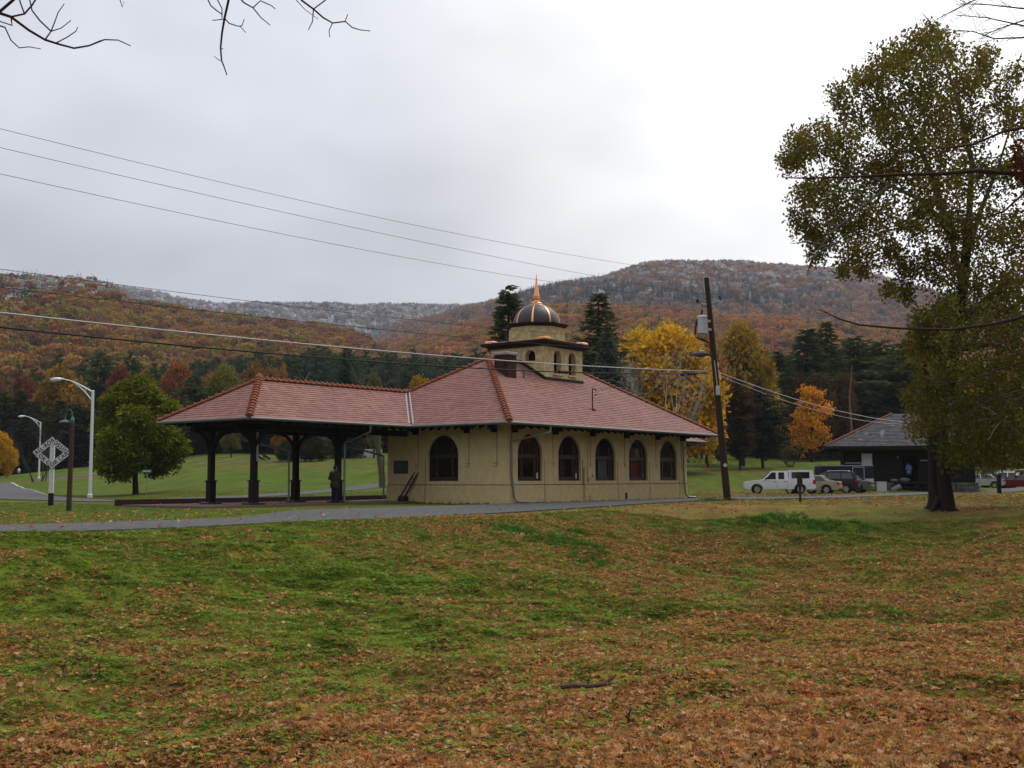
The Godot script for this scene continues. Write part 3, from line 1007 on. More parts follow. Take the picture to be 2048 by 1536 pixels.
func make_station() -> void:
	var st := thing("railway_station", "yellow stucco railway station with red tiled hip roof, domed tower and open canopies", "railway station", STATION_AT, STATION_TURN)
	var sill := 1.10
	var spring := 2.385 - sill
	# walls
	var w := Shape.new()
	var holes := []
	for i in 5: holes.append([1.1 + i * 3.437, 3.15 + i * 3.437, sill, 2.385])
	arch_wall(w, LONG, EAVE + 0.72, 0.32, holes)
	w.xf = Transform3D(Basis(Vector3(0, 0, 1), Vector3.UP, Vector3(-1, 0, 0)), P(0, DEEP, 0))
	arch_wall(w, DEEP, EAVE + 0.72, 0.32, [[2.77, 4.77, sill, 2.385]])
	w.xf = Transform3D(Basis(Vector3(0, 0, -1), Vector3.UP, Vector3(1, 0, 0)), P(LONG, 0, 0))
	arch_wall(w, DEEP, EAVE + 0.72, 0.32, [[2.8, 4.8, sill, 2.385]])
	w.xf = Transform3D(Basis(Vector3(-1, 0, 0), Vector3.UP, Vector3(0, 0, -1)), P(LONG, DEEP, 0))
	arch_wall(w, LONG, EAVE + 1.6, 0.32, [[LONG - 3.15, LONG - 1.1, sill, 2.385], [4.0, 6.0, sill, 2.385]])
	part("wall", w.mesh(), M.stucco, st)
	# plinth, painted ledge-shadow strip and joints
	var pl := Shape.new()
	pl.span(P(-0.03, -0.03, -0.4), P(LONG + 0.03, 0.012, 0.90))
	pl.span(P(-0.03, 0.012, -0.4), P(0.012, DEEP + 0.03, 0.90))
	part("plinth", pl.mesh(), M.stucco, st)
	var cr := Shape.new()
	cr.span(P(-0.022, -0.022, 0.9), P(0.36, 0.0, EAVE + 0.3))
	cr.span(P(-0.022, 0.0, 0.9), P(0.0, 0.36, EAVE + 0.3))
	part("corner_pilaster", cr.mesh(), M.stucco, st)
	var cr2 := Shape.new()
	cr2.span(P(LONG - 0.36, -0.022, 0.9), P(LONG + 0.02, 0.0, EAVE + 0.3))
	part("corner_pilaster", cr2.mesh(), M.stucco, st)
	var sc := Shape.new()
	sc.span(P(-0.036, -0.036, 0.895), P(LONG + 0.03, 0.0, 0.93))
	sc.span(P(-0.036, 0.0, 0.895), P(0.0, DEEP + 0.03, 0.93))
	part("joint_shadow_strip", sc.mesh(), M.stain_and_shade, st)  # dark strip painting in the joint line and the shade of the ledge
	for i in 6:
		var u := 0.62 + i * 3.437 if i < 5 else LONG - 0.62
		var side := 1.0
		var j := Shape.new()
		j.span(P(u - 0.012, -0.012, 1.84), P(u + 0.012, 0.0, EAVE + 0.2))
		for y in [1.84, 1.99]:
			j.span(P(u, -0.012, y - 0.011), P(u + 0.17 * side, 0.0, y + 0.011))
		part("wall_joint", j.mesh(), M.stain_and_shade, st)
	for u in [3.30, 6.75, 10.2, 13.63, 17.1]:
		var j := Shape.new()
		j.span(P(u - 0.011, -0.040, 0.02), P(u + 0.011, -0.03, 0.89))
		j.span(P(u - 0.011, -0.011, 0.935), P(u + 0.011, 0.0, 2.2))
		part("wall_joint", j.mesh(), M.stain_and_shade, st)
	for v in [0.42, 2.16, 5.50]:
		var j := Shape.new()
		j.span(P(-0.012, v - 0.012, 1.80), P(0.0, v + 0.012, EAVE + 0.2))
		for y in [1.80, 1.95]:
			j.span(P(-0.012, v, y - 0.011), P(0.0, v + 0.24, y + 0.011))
		part("wall_joint", j.mesh(), M.stain_and_shade, st)
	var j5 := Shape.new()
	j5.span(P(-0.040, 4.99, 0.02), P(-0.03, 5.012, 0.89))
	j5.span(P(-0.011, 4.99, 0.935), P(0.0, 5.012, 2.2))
	part("wall_joint", j5.mesh(), M.stain_and_shade, st)
	# windows
	for i in 5:
		var win := arch_window(st, Transform3D(Basis(), Vector3(2.125 + i * 3.437, sill, -0.13)), 2.05, spring)
		if i < 2:
			for k in ([-0.93, 0.77] if i == 0 else [-0.95, 0.80]):
				var card := Shape.new()
				card.box(Vector3(k, 0.26, 0.012 - 0.03), Vector3(0.12, 0.30, 0.008))
				part("paper_notice", card.mesh(), M.white, win)
		if i == 2:
			var bl := Shape.new()
			bl.box(Vector3(0.02, 0.62, -0.09), Vector3(0.92, 1.02, 0.012))
			part("window_blind", bl.mesh(), lin(0.16, 0.17, 0.16, 0.8), win)
	arch_window(st, Transform3D(Basis(Vector3(0, 0, 1), Vector3.UP, Vector3(-1, 0, 0)), P(0.13, 3.85, sill)), 2.0, spring)
	arch_window(st, Transform3D(Basis(Vector3(0, 0, -1), Vector3.UP, Vector3(1, 0, 0)), P(LONG - 0.13, 3.8, sill)), 2.0, spring)
	arch_window(st, Transform3D(Basis(Vector3(-1, 0, 0), Vector3.UP, Vector3(0, 0, -1)), P(2.125, DEEP - 0.13, sill)), 2.05, spring)
	arch_window(st, Transform3D(Basis(Vector3(-1, 0, 0), Vector3.UP, Vector3(0, 0, -1)), P(13.0, DEEP - 0.13, sill)), 2.0, spring)
	# inside: floor, ceiling and a dividing wall
	var ins := Shape.new()
	ins.span(P(0.1, 0.1, -0.3), P(LONG - 0.1, DEEP - 0.1, 0.06))
	ins.span(P(0.1, 0.1, EAVE + 0.08), P(LONG - 0.1, DEEP - 0.1, EAVE + 0.16))
	ins.span(P(8.0, 0.34, 0.06), P(8.15, DEEP - 0.34, EAVE + 0.07))
	part("interior", ins.mesh(), M.interior, st)
	# roof
	var L := -OVER
	var R := LONG + OVER
	var N := -OVER
	var h := (FAR_EAVE + OVER) / 2.0
	var ym := EAVE + SLOPE * h
	var c0 := P(L, N, EAVE); var c1 := P(R, N, EAVE); var c2 := P(R, FAR_EAVE, EAVE); var c3 := P(L, FAR_EAVE, EAVE)
	var a0 := P(L + h, N + h, ym); var a1 := P(R - h, N + h, ym)
	var ch := (FAR_EAVE - CAN_NEAR) / 2.0
	var yc := EAVE + SLOPE * ch
	var vc := CAN_NEAR + ch
	var k0 := P(L - CAN_LEN, CAN_NEAR, EAVE); var k3 := P(L - CAN_LEN, FAR_EAVE, EAVE)
	var ka := P(L - CAN_LEN + ch, vc, yc); var kv := P(L, CAN_NEAR, EAVE); var kt := P(L + ch, vc, yc)
	var r0 := P(R + CAN_LEN, CAN_NEAR, EAVE); var r3 := P(R + CAN_LEN, FAR_EAVE, EAVE)
	var ra := P(R + CAN_LEN - ch, vc, yc); var rv := P(R, CAN_NEAR, EAVE); var rt := P(R - ch, vc, yc)
	var uphill := 1.0 / sqrt(1.0 + SLOPE * SLOPE)
	var up_near := Vector3(0, SLOPE * uphill, -uphill)
	var up_far := Vector3(0, SLOPE * uphill, uphill)
	var up_left := Vector3(uphill, SLOPE * uphill, 0)
	var up_right := Vector3(-uphill, SLOPE * uphill, 0)
	var ex := Vector3(1, 0, 0)
	var ez := Vector3(0, 0, 1)
	var faces := [
		[[c0, c1, a1, a0], ex, up_near], [[c0, a0, kt, kv], ez, up_left], [[c1, rv, rt, a1], ez, up_right],
		[[k3, c3, kt, ka], ex, up_far], [[c3, c2, a1, a0], ex, up_far], [[c2, r3, ra, rt], ex, up_far],
		[[k0, kv, kt, ka], ex, up_near], [[k0, ka, k3], ez, up_left], [[rv, r0, ra, rt], ex, up_near], [[r0, r3, ra], ez, up_right]]
	var slab := Shape.new()
	var tiles := Shape.new()
	var tr := RandomNumberGenerator.new()
	tr.seed = 7
	for f in faces:
		var poly := PackedVector3Array(f[0])
		roof_slab(slab, poly)
		tile_face(tiles, poly, f[1], f[2], tr)
	for e in [[c0, c1], [c0, kv], [k0, kv], [k0, k3], [k3, r3], [r3, r0], [r0, rv], [c1, rv]]:
		var dn := Vector3(0, -0.14, 0)
		slab.quad(e[0], e[1], e[1] + dn, e[0] + dn)
	var roof := part("roof", slab.mesh(), M.timber_dark, st)
	var tl := part("roof_tiles", tiles.mesh(), M.tile, roof)
	tag(tl, "", "", "", "stuff")
	var sd := saddle_tile()
	var up := Vector3(0, 0.03, 0)
	for e in [[c0, a0, 0.34], [k0, ka, 0.34], [k3, ka, 0.34], [kt, a0, 0.34], [ka, kt, 0.345], [a0, a1, 0.36], [c1, a1, 0.36], [r0, ra, 0.36], [r3, ra, 0.45]]:
		ridge_run(roof, e[0] + up, e[1] + up, sd, e[2])
	for p in [a0, ka]:
		var fin := Shape.new()
		fin.lathe(p + up, PackedVector2Array([Vector2(0.20, -0.08), Vector2(0.19, 0.12), Vector2(0.13, 0.2), Vector2(0.05, 0.27), Vector2(0.0, 0.3)]), 10)
		part("ridge_finial", fin.mesh(), M.ridge, roof)
	# lead valley
	for e in [[kv, kt], [rv, rt]]:
		var vs := Shape.new()
		var d: Vector3 = (e[1] - e[0]).normalized()
		for sg: float in [-1.0, 1.0]:
			var off := Vector3(sg * 0.07, 0.075, sg * 0.07) if e[0] == kv else Vector3(sg * 0.07, 0.075, -sg * 0.07)
			vs.bar(e[0] + off, e[1] + off, 0.07, 0.03)
		part("valley_flashing", vs.mesh(), lin(0.27, 0.265, 0.26, 0.6, 0.1), roof)
	# gutters
	for e in [[c0, c1], [kv, c0], [k0, kv], [k3, k0], [c1, rv], [rv, r0]]:
		var g := Shape.new()
		var out := Vector3.ZERO
		var mid: Vector3 = (e[0] + e[1]) * 0.5
		if absf(e[0].z - e[1].z) < 0.1: out = Vector3(0, 0, 0.07)
		else: out = Vector3(-0.07 if mid.x < 9.0 else 0.07, 0, 0)
		g.tube(PackedVector3Array([e[0] + out + Vector3(0, -0.07, 0), e[1] + out + Vector3(0, -0.07, 0)]), PackedFloat32Array([0.075]), 8)
		part("gutter", g.mesh(), M.gutter, roof)
	# rafter tails under the eaves
	var tail := Shape.new()
	tail.prism(PackedVector2Array([Vector2(0, 0), Vector2(0.05, -0.14), Vector2(1.2, 0.40), Vector2(1.2, 0.72)]), -0.045, 0.045)
	var tm := tail.mesh(M.timber_dark)
	for i in 33:
		var u := -0.1 + i * 0.62
		if u > LONG + 0.1: break
		part("rafter_tail", tm, null, roof, Transform3D(Basis(Vector3(0, 0, -1), Vector3.UP, Vector3(1, 0, 0)), P(u, N + 0.06, EAVE - 0.17)))
	for i in 10:
		part("rafter_tail", tm, null, roof, Transform3D(Basis(), P(L + 0.06, -0.1 + i * 0.52, EAVE - 0.17)))
	for i in 17:
		part("rafter_tail", tm, null, roof, Transform3D(Basis(Vector3(0, 0, -1), Vector3.UP, Vector3(1, 0, 0)), P(-10.2 + i * 0.55, CAN_NEAR + 0.06, EAVE - 0.17)))
	for i in 7:
		part("rafter_tail", tm, null, roof, Transform3D(Basis(), P(L - CAN_LEN + 0.06, CAN_NEAR + 1.37 + i * 0.6, EAVE - 0.17)))
	# heavy brackets on the wall
	for i in 6:
		var u := 0.66 + i * 3.437 if i < 5 else LONG - 0.66
		var b := Shape.new()
		b.span(P(u - 0.09, -0.55, EAVE - 0.28), P(u + 0.09, 0.0, EAVE - 0.08))
		b.span(P(u - 0.07, -0.30, EAVE - 0.42), P(u + 0.07, 0.0, EAVE - 0.28))
		part("eave_bracket", b.mesh(), M.timber_dark, st)
	for v in [0.5, 2.2, 5.55]:
		var b := Shape.new()
		b.span(P(-0.55, v - 0.09, EAVE - 0.28), P(0.0, v + 0.09, EAVE - 0.08))
		b.span(P(-0.30, v - 0.07, EAVE - 0.42), P(0.0, v + 0.07, EAVE - 0.28))
		part("eave_bracket", b.mesh(), M.timber_dark, st)
	# canopies: posts, plinths, curved braces, beams
	for side in [0, 1]:
		var us := [-9.88, -4.76] if side == 0 else [LONG + 4.76, LONG + 9.88]
		for u in us:
			for v in [6.36, 9.33]:
				var p := Shape.new()
				p.cbox(P(u, v, 2.2), Vector3(0.26, 2.6, 0.26), 0.02)
				p.cbox(P(u, v, 0.62), Vector3(0.34, 1.0, 0.34), 0.02)
				p.cbox(P(u, v, 1.14), Vector3(0.42, 0.06, 0.42), 0.015)
				var post := part("canopy_post", p.mesh(), M.timber_dark, st)
				var f := Shape.new()
				f.cbox(P(u, v, 0.10), Vector3(0.74, 0.16, 0.74), 0.03)
				part("post_base", f.mesh(), M.bronze, post)
				for sg: float in [-1.0, 1.0]:
					for ax in [0, 1]:
						var br := Shape.new()
						var pts := PackedVector3Array()
						for k in 7:
							var t := k / 6.0 * PI / 2
							var reach := 0.95 * (1.0 - cos(t))
							var hgt := 2.35 + 1.05 * sin(t)
							pts.append(P(u + (sg * (0.1 + reach) if ax == 0 else 0.0), v + (sg * (0.1 + reach) if ax == 1 else 0.0), hgt))
						for k in 6: br.bar(pts[k], pts[k + 1] + (pts[k + 1] - pts[k]) * 0.06, 0.11, 0.11)
						part("brace", br.mesh(), M.timber_dark, post)
		var bm := Shape.new()
		var ua: float = L - CAN_LEN + 0.6 if side == 0 else LONG
		var ub: float = 0.0 if side == 0 else R + CAN_LEN - 0.6
		for v in [6.36, 9.33]:
			bm.span(P(ua, v - 0.13, 3.38), P(ub, v + 0.13, 3.66))
		for u in us:
			bm.span(P(u - 0.12, CAN_NEAR + 0.35, 3.40), P(u + 0.12, FAR_EAVE - 0.35, 3.62))
		part("canopy_beam", bm.mesh(), M.timber_dark, st)
	# downpipes
	for pts in [
		[P(1.75, -OVER - 0.07, EAVE - 0.12), P(1.75, -OVER - 0.07, EAVE - 0.40), P(0.55, -0.10, 3.02), P(0.50, -0.10, 2.9), P(0.50, -0.10, 1.45), P(0.66, -0.12, 0.28), P(0.74, -0.2, 0.12), P(1.15, -0.42, 0.08)],
		[P(18.6, -OVER - 0.07, EAVE - 0.12), P(18.6, -OVER - 0.07, EAVE - 0.40), P(17.55, -0.10, 3.02), P(17.5, -0.10, 2.9), P(17.5, -0.10, 1.45), P(17.66, -0.12, 0.28), P(17.8, -0.2, 0.12), P(18.3, -0.42, 0.08)],
		[P(-4.35, CAN_NEAR - 0.07, EAVE - 0.12), P(-4.35, CAN_NEAR - 0.07, EAVE - 0.42), P(-4.53, 6.13, 2.95), P(-4.55, 6.13, 2.85), P(-4.55, 6.13, 0.12)],
		[P(-9.86, 6.17, 3.3), P(-9.86, 6.17, 2.0)],
		[P(-7.5, FAR_EAVE, EAVE - 0.2), P(-6.9, 10.6, 3.1), P(-5.05, 9.5, 2.62), P(-5.05, 9.5, 0.12)],
		[P(-1.4, FAR_EAVE, EAVE - 0.5), P(0.2, 8.1, 2.4), P(0.2, 8.1, 0.3)]]:
		var d := Shape.new()
		d.tube(PackedVector3Array(pts), PackedFloat32Array([0.052]), 8)
		part("downpipe", d.mesh(), M.pipe, st)
	# electric meter, boxes and conduits
	var el := Shape.new()
	el.cbox(P(7.15, -0.11, 1.52), Vector3(0.34, 0.62, 0.18), 0.02)
	el.tube(PackedVector3Array([P(7.15, -0.08, 1.2), P(7.15, -0.08, 1.02), P(6.9, -0.08, 1.0), P(6.9, -0.08, -0.05)]), PackedFloat32Array([0.035]), 6)
	el.tube(PackedVector3Array([P(7.35, -0.08, 0.35), P(7.35, -0.08, -0.05)]), PackedFloat32Array([0.03]), 6)
	el.tube(PackedVector3Array([P(7.22, -0.08, 1.8), P(7.22, -0.08, EAVE + 0.1)]), PackedFloat32Array([0.025]), 6)
	el.cbox(P(6.86, -0.09, 1.35), Vector3(0.16, 0.9, 0.12), 0.02)
	part("electric_box", el.mesh(), M.stucco, st)
	var me := Shape.new()
	me.xf = Transform3D(Basis(Vector3.RIGHT, PI / 2), P(7.52, -0.04, 1.42))
	me.lathe(Vector3.ZERO, PackedVector2Array([Vector2(0.11, 0), Vector2(0.11, 0.08), Vector2(0.085, 0.16), Vector2(0.0, 0.18)]), 12)
	part("electric_meter", me.mesh(), M.grey_box, st)
	var vt := Shape.new()
	vt.box(P(11.0, -0.05, 0.26), Vector3(0.12, 0.34, 0.06))
	part("wall_vent", vt.mesh(), M.rust, st)
	# plaque on the end wall
	var pq := Shape.new()
	pq.cbox(P(-0.02, 6.68, 1.82), Vector3(0.05, 0.66, 0.98), 0.015)
	var plaque := part("plaque", pq.mesh(), M.bronze, st)
	var pr := Shape.new()
	for k in 6:
		pr.box(P(-0.047, 6.68, 2.06 - k * 0.085), Vector3(0.006, 0.022, 0.74 - 0.1 * (k % 3)))
	tag(part("raised_lines", pr.mesh(), lin(0.05, 0.055, 0.055, 0.5, 0.3), plaque), "", "", "", "stuff")
	make_tower(st)
	make_chimney(st)
	# service mast and vents on the roof
	var ms := Shape.new()
	ms.tube(PackedVector3Array([P(8.12, 0.24, 4.85), P(8.12, 0.24, 6.05)]), PackedFloat32Array([0.035]), 6)
	ms.tube(PackedVector3Array([P(8.12, 0.24, 6.0), P(8.3, 0.2, 6.05), P(8.36, 0.2, 5.95)]), PackedFloat32Array([0.03]), 6)
	ms.box(P(8.12, 0.24, 4.9), Vector3(0.3, 0.04, 0.3))
	ms.ball(P(8.32, 0.16, 5.72), Vector3(0.05, 0.05, 0.05), 6, 4)
	part("service_mast", ms.mesh(), M.trim_dark, st)
	var vp := Shape.new()
	vp.tube(PackedVector3Array([P(5.64, 2.99, 6.5), P(5.64, 2.99, 7.05)]), PackedFloat32Array([0.06]), 8)
	part("vent_pipe", vp.mesh(), M.gutter, st)
	# the platform and the things on it
	var pf := Shape.new()
	pf.span(P(-13.2, 5.55, -0.5), P(-0.04, 11.2, 0.09))
	var plat := structure("platform", pf.mesh(), M.platform, "low brick-coloured platform under the station canopy")
	plat.transform = Transform3D(Basis(Vector3.UP, STATION_TURN), STATION_AT)
	var tb := thing("timber_edging", "long dark timber edging on the far side of the canopy platform", "edging", STATION_AT, STATION_TURN)
	var t1 := Shape.new()
	t1.cbox(P(-3.0, 12.8, 0.10), Vector3(19.0, 0.40, 0.24), 0.02)
	part("beam", t1.mesh(), M.rust, tb)
	var t2 := Shape.new()
	t2.span(P(-12.3, 11.9, -0.2), P(6.4, 12.6, 0.04))
	part("kerb_strip", t2.mesh(), M.concrete, tb)
	var at_cart := STATION_AT + u_dir * -0.62 + v_dir * 6.15
	make_hand_truck(Vector3(at_cart.x, 0.0, at_cart.z))
	var red := thing("display_board", "red board with white paper behind the fourth arched window", "board", STATION_AT, STATION_TURN)
	var rb := Shape.new()
	rb.cbox(P(13.0, 0.50, 2.0), Vector3(0.85, 1.9, 0.05), 0.01)
	part("panel", rb.mesh(), lin(0.50, 0.065, 0.04, 0.6), red)
	var rp := Shape.new()
	rp.box(P(13.05, 0.455, 2.66), Vector3(0.40, 0.5, 0.01), Basis(Vector3(0, 0, 1), 0.15))
	part("paper", rp.mesh(), M.white, red)
	var rs := Shape.new()
	rs.span(P(12.6, 0.55, 0.06), P(12.68, 0.63, 2.9)); rs.span(P(13.32, 0.55, 0.06), P(13.4, 0.63, 2.9))
	rs.span(P(12.68, 0.56, 0.5), P(13.32, 0.62, 0.6))
	part("stand", rs.mesh(), M.trim_dark, red)

func make_tower(st: Node3D) -> void:
	var c := P(9.62, 5.03, 0)
	var hw := 1.89
	var top := 8.62
	var w := Shape.new()
	# long faces carry two tall arched openings each, the end faces two short ones
	var near_holes := [[0.92, 1.65, 7.08, 8.02], [2.38, 3.11, 7.08, 8.02]]
	var end_holes := [[0.62, 1.30, 7.76, 8.04], [2.48, 3.16, 7.76, 8.04]]
	for k in 4:
		var turn := Basis(Vector3.UP, -PI / 2 * k)
		w.xf = Transform3D(turn, c + turn * Vector3(-hw, 0, hw))
		var raised := []
		for h in (near_holes if k % 2 == 0 else end_holes):
			raised.append([h[0], h[1], h[2] - 5.0, h[3] - 5.0])
		w.xf.origin.y += 5.0
		arch_wall(w, hw * 2.0, top - 5.0, 0.34, raised)
	var tower := part("tower", w.mesh(), M.stucco_tower, st)
	for k in 4:
		var turn := Basis(Vector3.UP, -PI / 2 * k)
		for h in (near_holes if k % 2 == 0 else end_holes):
			var f := Transform3D(turn, c + turn * Vector3(0, 0, hw))
			var sl := Shape.new()
			sl.xf = f
			sl.span(Vector3(h[0] - hw - 0.05, h[2] - 0.10, 0.0), Vector3(h[1] - hw + 0.05, h[2], 0.07))
			part("sill", sl.mesh(), M.stucco_tower, tower)
			var lv := Shape.new()
			lv.xf = f
			var y: float = h[2] + 0.03
			while y < h[3] + 0.32:
				lv.box(Vector3((h[0] + h[1]) / 2 - hw, y, -0.40), Vector3(h[1] - h[0] + 0.1, 0.015, 0.14), Basis(Vector3.RIGHT, 0.7))
				y += 0.09
			part("louvre", lv.mesh(), M.frame_dark, tower)
	var core := Shape.new()
	core.span(c + Vector3(-hw + 0.5, 5.2, -hw + 0.5), c + Vector3(hw - 0.5, top - 0.05, hw - 0.5))
	part("tower_core", core.mesh(), M.interior, tower)
	# flashing where the tower meets the roof
	var fl := Shape.new()
	var yf := func(v: float) -> float: return EAVE + SLOPE * minf(v + OVER, 2.0 * 6.225 - v - OVER) + 0.07
	fl.bar(P(9.62 - hw - 0.02, 5.03 - hw - 0.03, yf.call(5.03 - hw - 0.03)), P(9.62 + hw + 0.02, 5.03 - hw - 0.03, yf.call(5.03 - hw - 0.03)), 0.06, 0.22)
	fl.bar(P(9.62 - hw - 0.03, 5.03 - hw - 0.02, yf.call(5.03 - hw)), P(9.62 - hw - 0.03, 4.795, yf.call(4.795)), 0.06, 0.22)
	part("flashing", fl.mesh(), M.trim_dark, tower)
	# stepped dark cornice, bevelled under
	var co := Shape.new()
	var q := sqrt(2.0)
	co.lathe(c + Vector3(0, 8.56, 0), PackedVector2Array([Vector2(1.9 * q, 0), Vector2(2.02 * q, 0.03), Vector2(2.02 * q, 0.10), Vector2(2.24 * q, 0.20), Vector2(2.30 * q, 0.22), Vector2(2.30 * q, 0.34), Vector2(1.6 * q, 0.42), Vector2(0, 0.44)]), 4, PI / 4, false)
	part("cornice", co.mesh(), M.trim_dark, tower)
	var cp := Shape.new()
	for sx in [-1.0, 1.0]:
		for sz in [-1.0, 1.0]:
			cp.xf = Transform3D(Basis(), c + Vector3(sx * 1.86, 8.88, sz * 1.86))
			cp.lathe(Vector3.ZERO, PackedVector2Array([Vector2(0.40, 0), Vector2(0.40, 0.13), Vector2(0.30, 0.19), Vector2(0, 0.20)]), 4, PI / 4, false)
	cp.xf = Transform3D()
	for sx in [-1.0, 1.0]:
		cp.box(c + Vector3(sx * 1.85, 8.95, 0), Vector3(0.10, 0.10, 3.2))
		cp.box(c + Vector3(0, 8.95, sx * 1.85), Vector3(3.2, 0.10, 0.10))
	part("copper_cap", cp.mesh(), M.copper, tower)
	# eight-sided drum and dome
	var dr := Shape.new()
	dr.lathe(c + Vector3(0, 8.9, 0), PackedVector2Array([Vector2(1.66, 0), Vector2(1.66, 1.0)]), 8, PI / 8, false)
	part("drum", dr.mesh(), M.stucco_tower, tower)
	var dc := Shape.new()
	dc.lathe(c + Vector3(0, 9.80, 0), PackedVector2Array([Vector2(1.6, 0), Vector2(1.70, 0.04), Vector2(1.84, 0.12), Vector2(1.86, 0.22), Vector2(1.40, 0.27), Vector2(0, 0.28)]), 8, PI / 8, false)
	part("drum_cornice", dc.mesh(), M.trim_dark, tower)
	var prof := PackedVector2Array()
	for i in 13:
		var a := PI / 2 * i / 12.0
		prof.append(Vector2(1.34 * cos(a), 1.22 * pow(sin(a), 0.92)))
	var dm := Shape.new()
	dm.lathe(c + Vector3(0, 10.05, 0), prof, 40)
	part("dome", dm.mesh(), M.dome, tower)
	for k in 8:
		var rb := Shape.new()
		var a := TAU * (k + 0.5) / 8 + 0.06
		var dir := Vector3(cos(a), 0, -sin(a))
		var sd := Vector3(sin(a), 0, cos(a)) * 0.062
		for i in 12:
			var p := c + Vector3(0, 10.05 + prof[i].y, 0) + dir * (prof[i].x + 0.028)
			var p2 := c + Vector3(0, 10.05 + prof[i + 1].y, 0) + dir * (prof[i + 1].x + 0.028)
			var w0 := maxf(1.0 - i / 16.0, 0.35)
			var w1 := maxf(1.0 - (i + 1) / 16.0, 0.35)
			rb.quad(p - sd * w0, p + sd * w0, p2 + sd * w1, p2 - sd * w1)
			var inn := dir * -0.04
			rb.quad(p - sd * w0 + inn, p - sd * w0, p2 - sd * w1, p2 - sd * w1 + inn)
			rb.quad(p + sd * w0, p + sd * w0 + inn, p2 + sd * w1 + inn, p2 + sd * w1)
		part("dome_rib", rb.mesh(), M.copper, tower)
	var sp := Shape.new()
	sp.lathe(c + Vector3(0, 11.2, 0), PackedVector2Array([Vector2(0.42, -0.06), Vector2(0.34, 0.08), Vector2(0.36, 0.12), Vector2(0.30, 0.17), Vector2(0.16, 0.22), Vector2(0.14, 0.32), Vector2(0.24, 0.38), Vector2(0.25, 0.44), Vector2(0.17, 0.48), Vector2(0.175, 0.54), Vector2(0.13, 0.85), Vector2(0.06, 1.35), Vector2(0.018, 1.78), Vector2(0.0, 1.95)]), 12)
	part("spire", sp.mesh(), M.copper, tower)

func make_chimney(st: Node3D) -> void:
	var c := P(4.38, 3.28, 0)
	var hw := 0.42
	var s := Shape.new()
	s.col = Color(0.16, 0.14, 0.12)
	s.span(c + Vector3(-hw + 0.02, 5.9, -hw + 0.02), c + Vector3(hw - 0.02, 7.75, hw - 0.02))
	var ch := part("chimney", s.mesh(), M.mortar, st)
	var r := RandomNumberGenerator.new()
	r.seed = 3
	var b := Shape.new()
	var y := 5.95
	var row := 0
	while y < 7.68:
		for k in 4:
			var turn := Basis(Vector3.UP, PI / 2 * k)
			var x := -hw - (0.1 if row % 2 else 0.0)
			while x < hw:
				var x0 := maxf(x, -hw) + 0.006
				var x1 := minf(x + 0.21, hw) - 0.006
				x += 0.21
				if x1 - x0 < 0.03: continue
				var l := r.randf_range(0.6, 1.3)
				b.col = Color(0.085 * l, 0.042 * l, 0.032 * l) if r.randf() < 0.75 else Color(0.05, 0.035, 0.032)
				b.xf = Transform3D(turn, c)
				b.box(Vector3((x0 + x1) / 2, y + 0.033, hw - 0.03 + r.randf_range(0, 0.008)), Vector3(x1 - x0, 0.062, 0.07))
		y += 0.075
		row += 1
	tag(part("bricks", b.mesh(), M.brick, ch), "", "", "", "stuff")
	var cap := Shape.new()
	cap.cbox(c + Vector3(0, 7.80, 0), Vector3(0.98, 0.17, 0.98), 0.03)
	part("chimney_cap", cap.mesh(), M.concrete, ch)

func make_hand_truck(at: Vector3) -> void:
	# leaning on the end wall; built along the wall: local x points along it
	var t := thing("hand_truck", "old wooden two-wheeled hand truck leaning on the station end wall", "hand truck", at, STATION_TURN - PI / 2)
	var lo := Vector3(0, 0.10, 0)
	var tip := Vector3(0.62, 1.42, -0.42)
	for sg: float in [-1.0, 1.0]:
		var f := Shape.new()
		var o := Vector3(-0.05 * sg, 0, 0.13 * sg)
		f.bar(lo + o, tip + o * 0.75, 0.07, 0.09)
		f.tube(PackedVector3Array([tip + o * 0.75 - (tip - lo).normalized() * 0.02, tip + o * 0.75 + (tip - lo).normalized() * 0.16]), PackedFloat32Array([0.032, 0.026]), 6)
		part("side_rail", f.mesh(), M.post_wood, t)
	for k in [0.12, 0.35, 0.6, 0.85]:
		var s := Shape.new()
		var p := lo.lerp(tip, k)
		s.bar(p + Vector3(-0.05, 0, 0.14), p + Vector3(0.05, 0, -0.14), 0.10, 0.04)
		part("cross_bar", s.mesh(), M.post_wood, t)
	var pl := Shape.new()
	pl.box(Vector3(-0.16, 0.05, -0.05), Vector3(0.36, 0.05, 0.42))
	part("nose_plate", pl.mesh(), M.rust, t)
	for sg: float in [-1.0, 1.0]:
		var w := Shape.new()
		w.xf = Transform3D(Basis(Vector3.RIGHT, PI / 2), Vector3(0.26, 0.20, 0.06 + 0.17 * sg))
		w.lathe(Vector3(0, -0.03, 0), PackedVector2Array([Vector2(0.0, 0), Vector2(0.18, 0), Vector2(0.20, 0.01), Vector2(0.20, 0.05), Vector2(0.18, 0.06), Vector2(0, 0.06)]), 16)
		part("wheel", w.mesh(), M.rust, t)

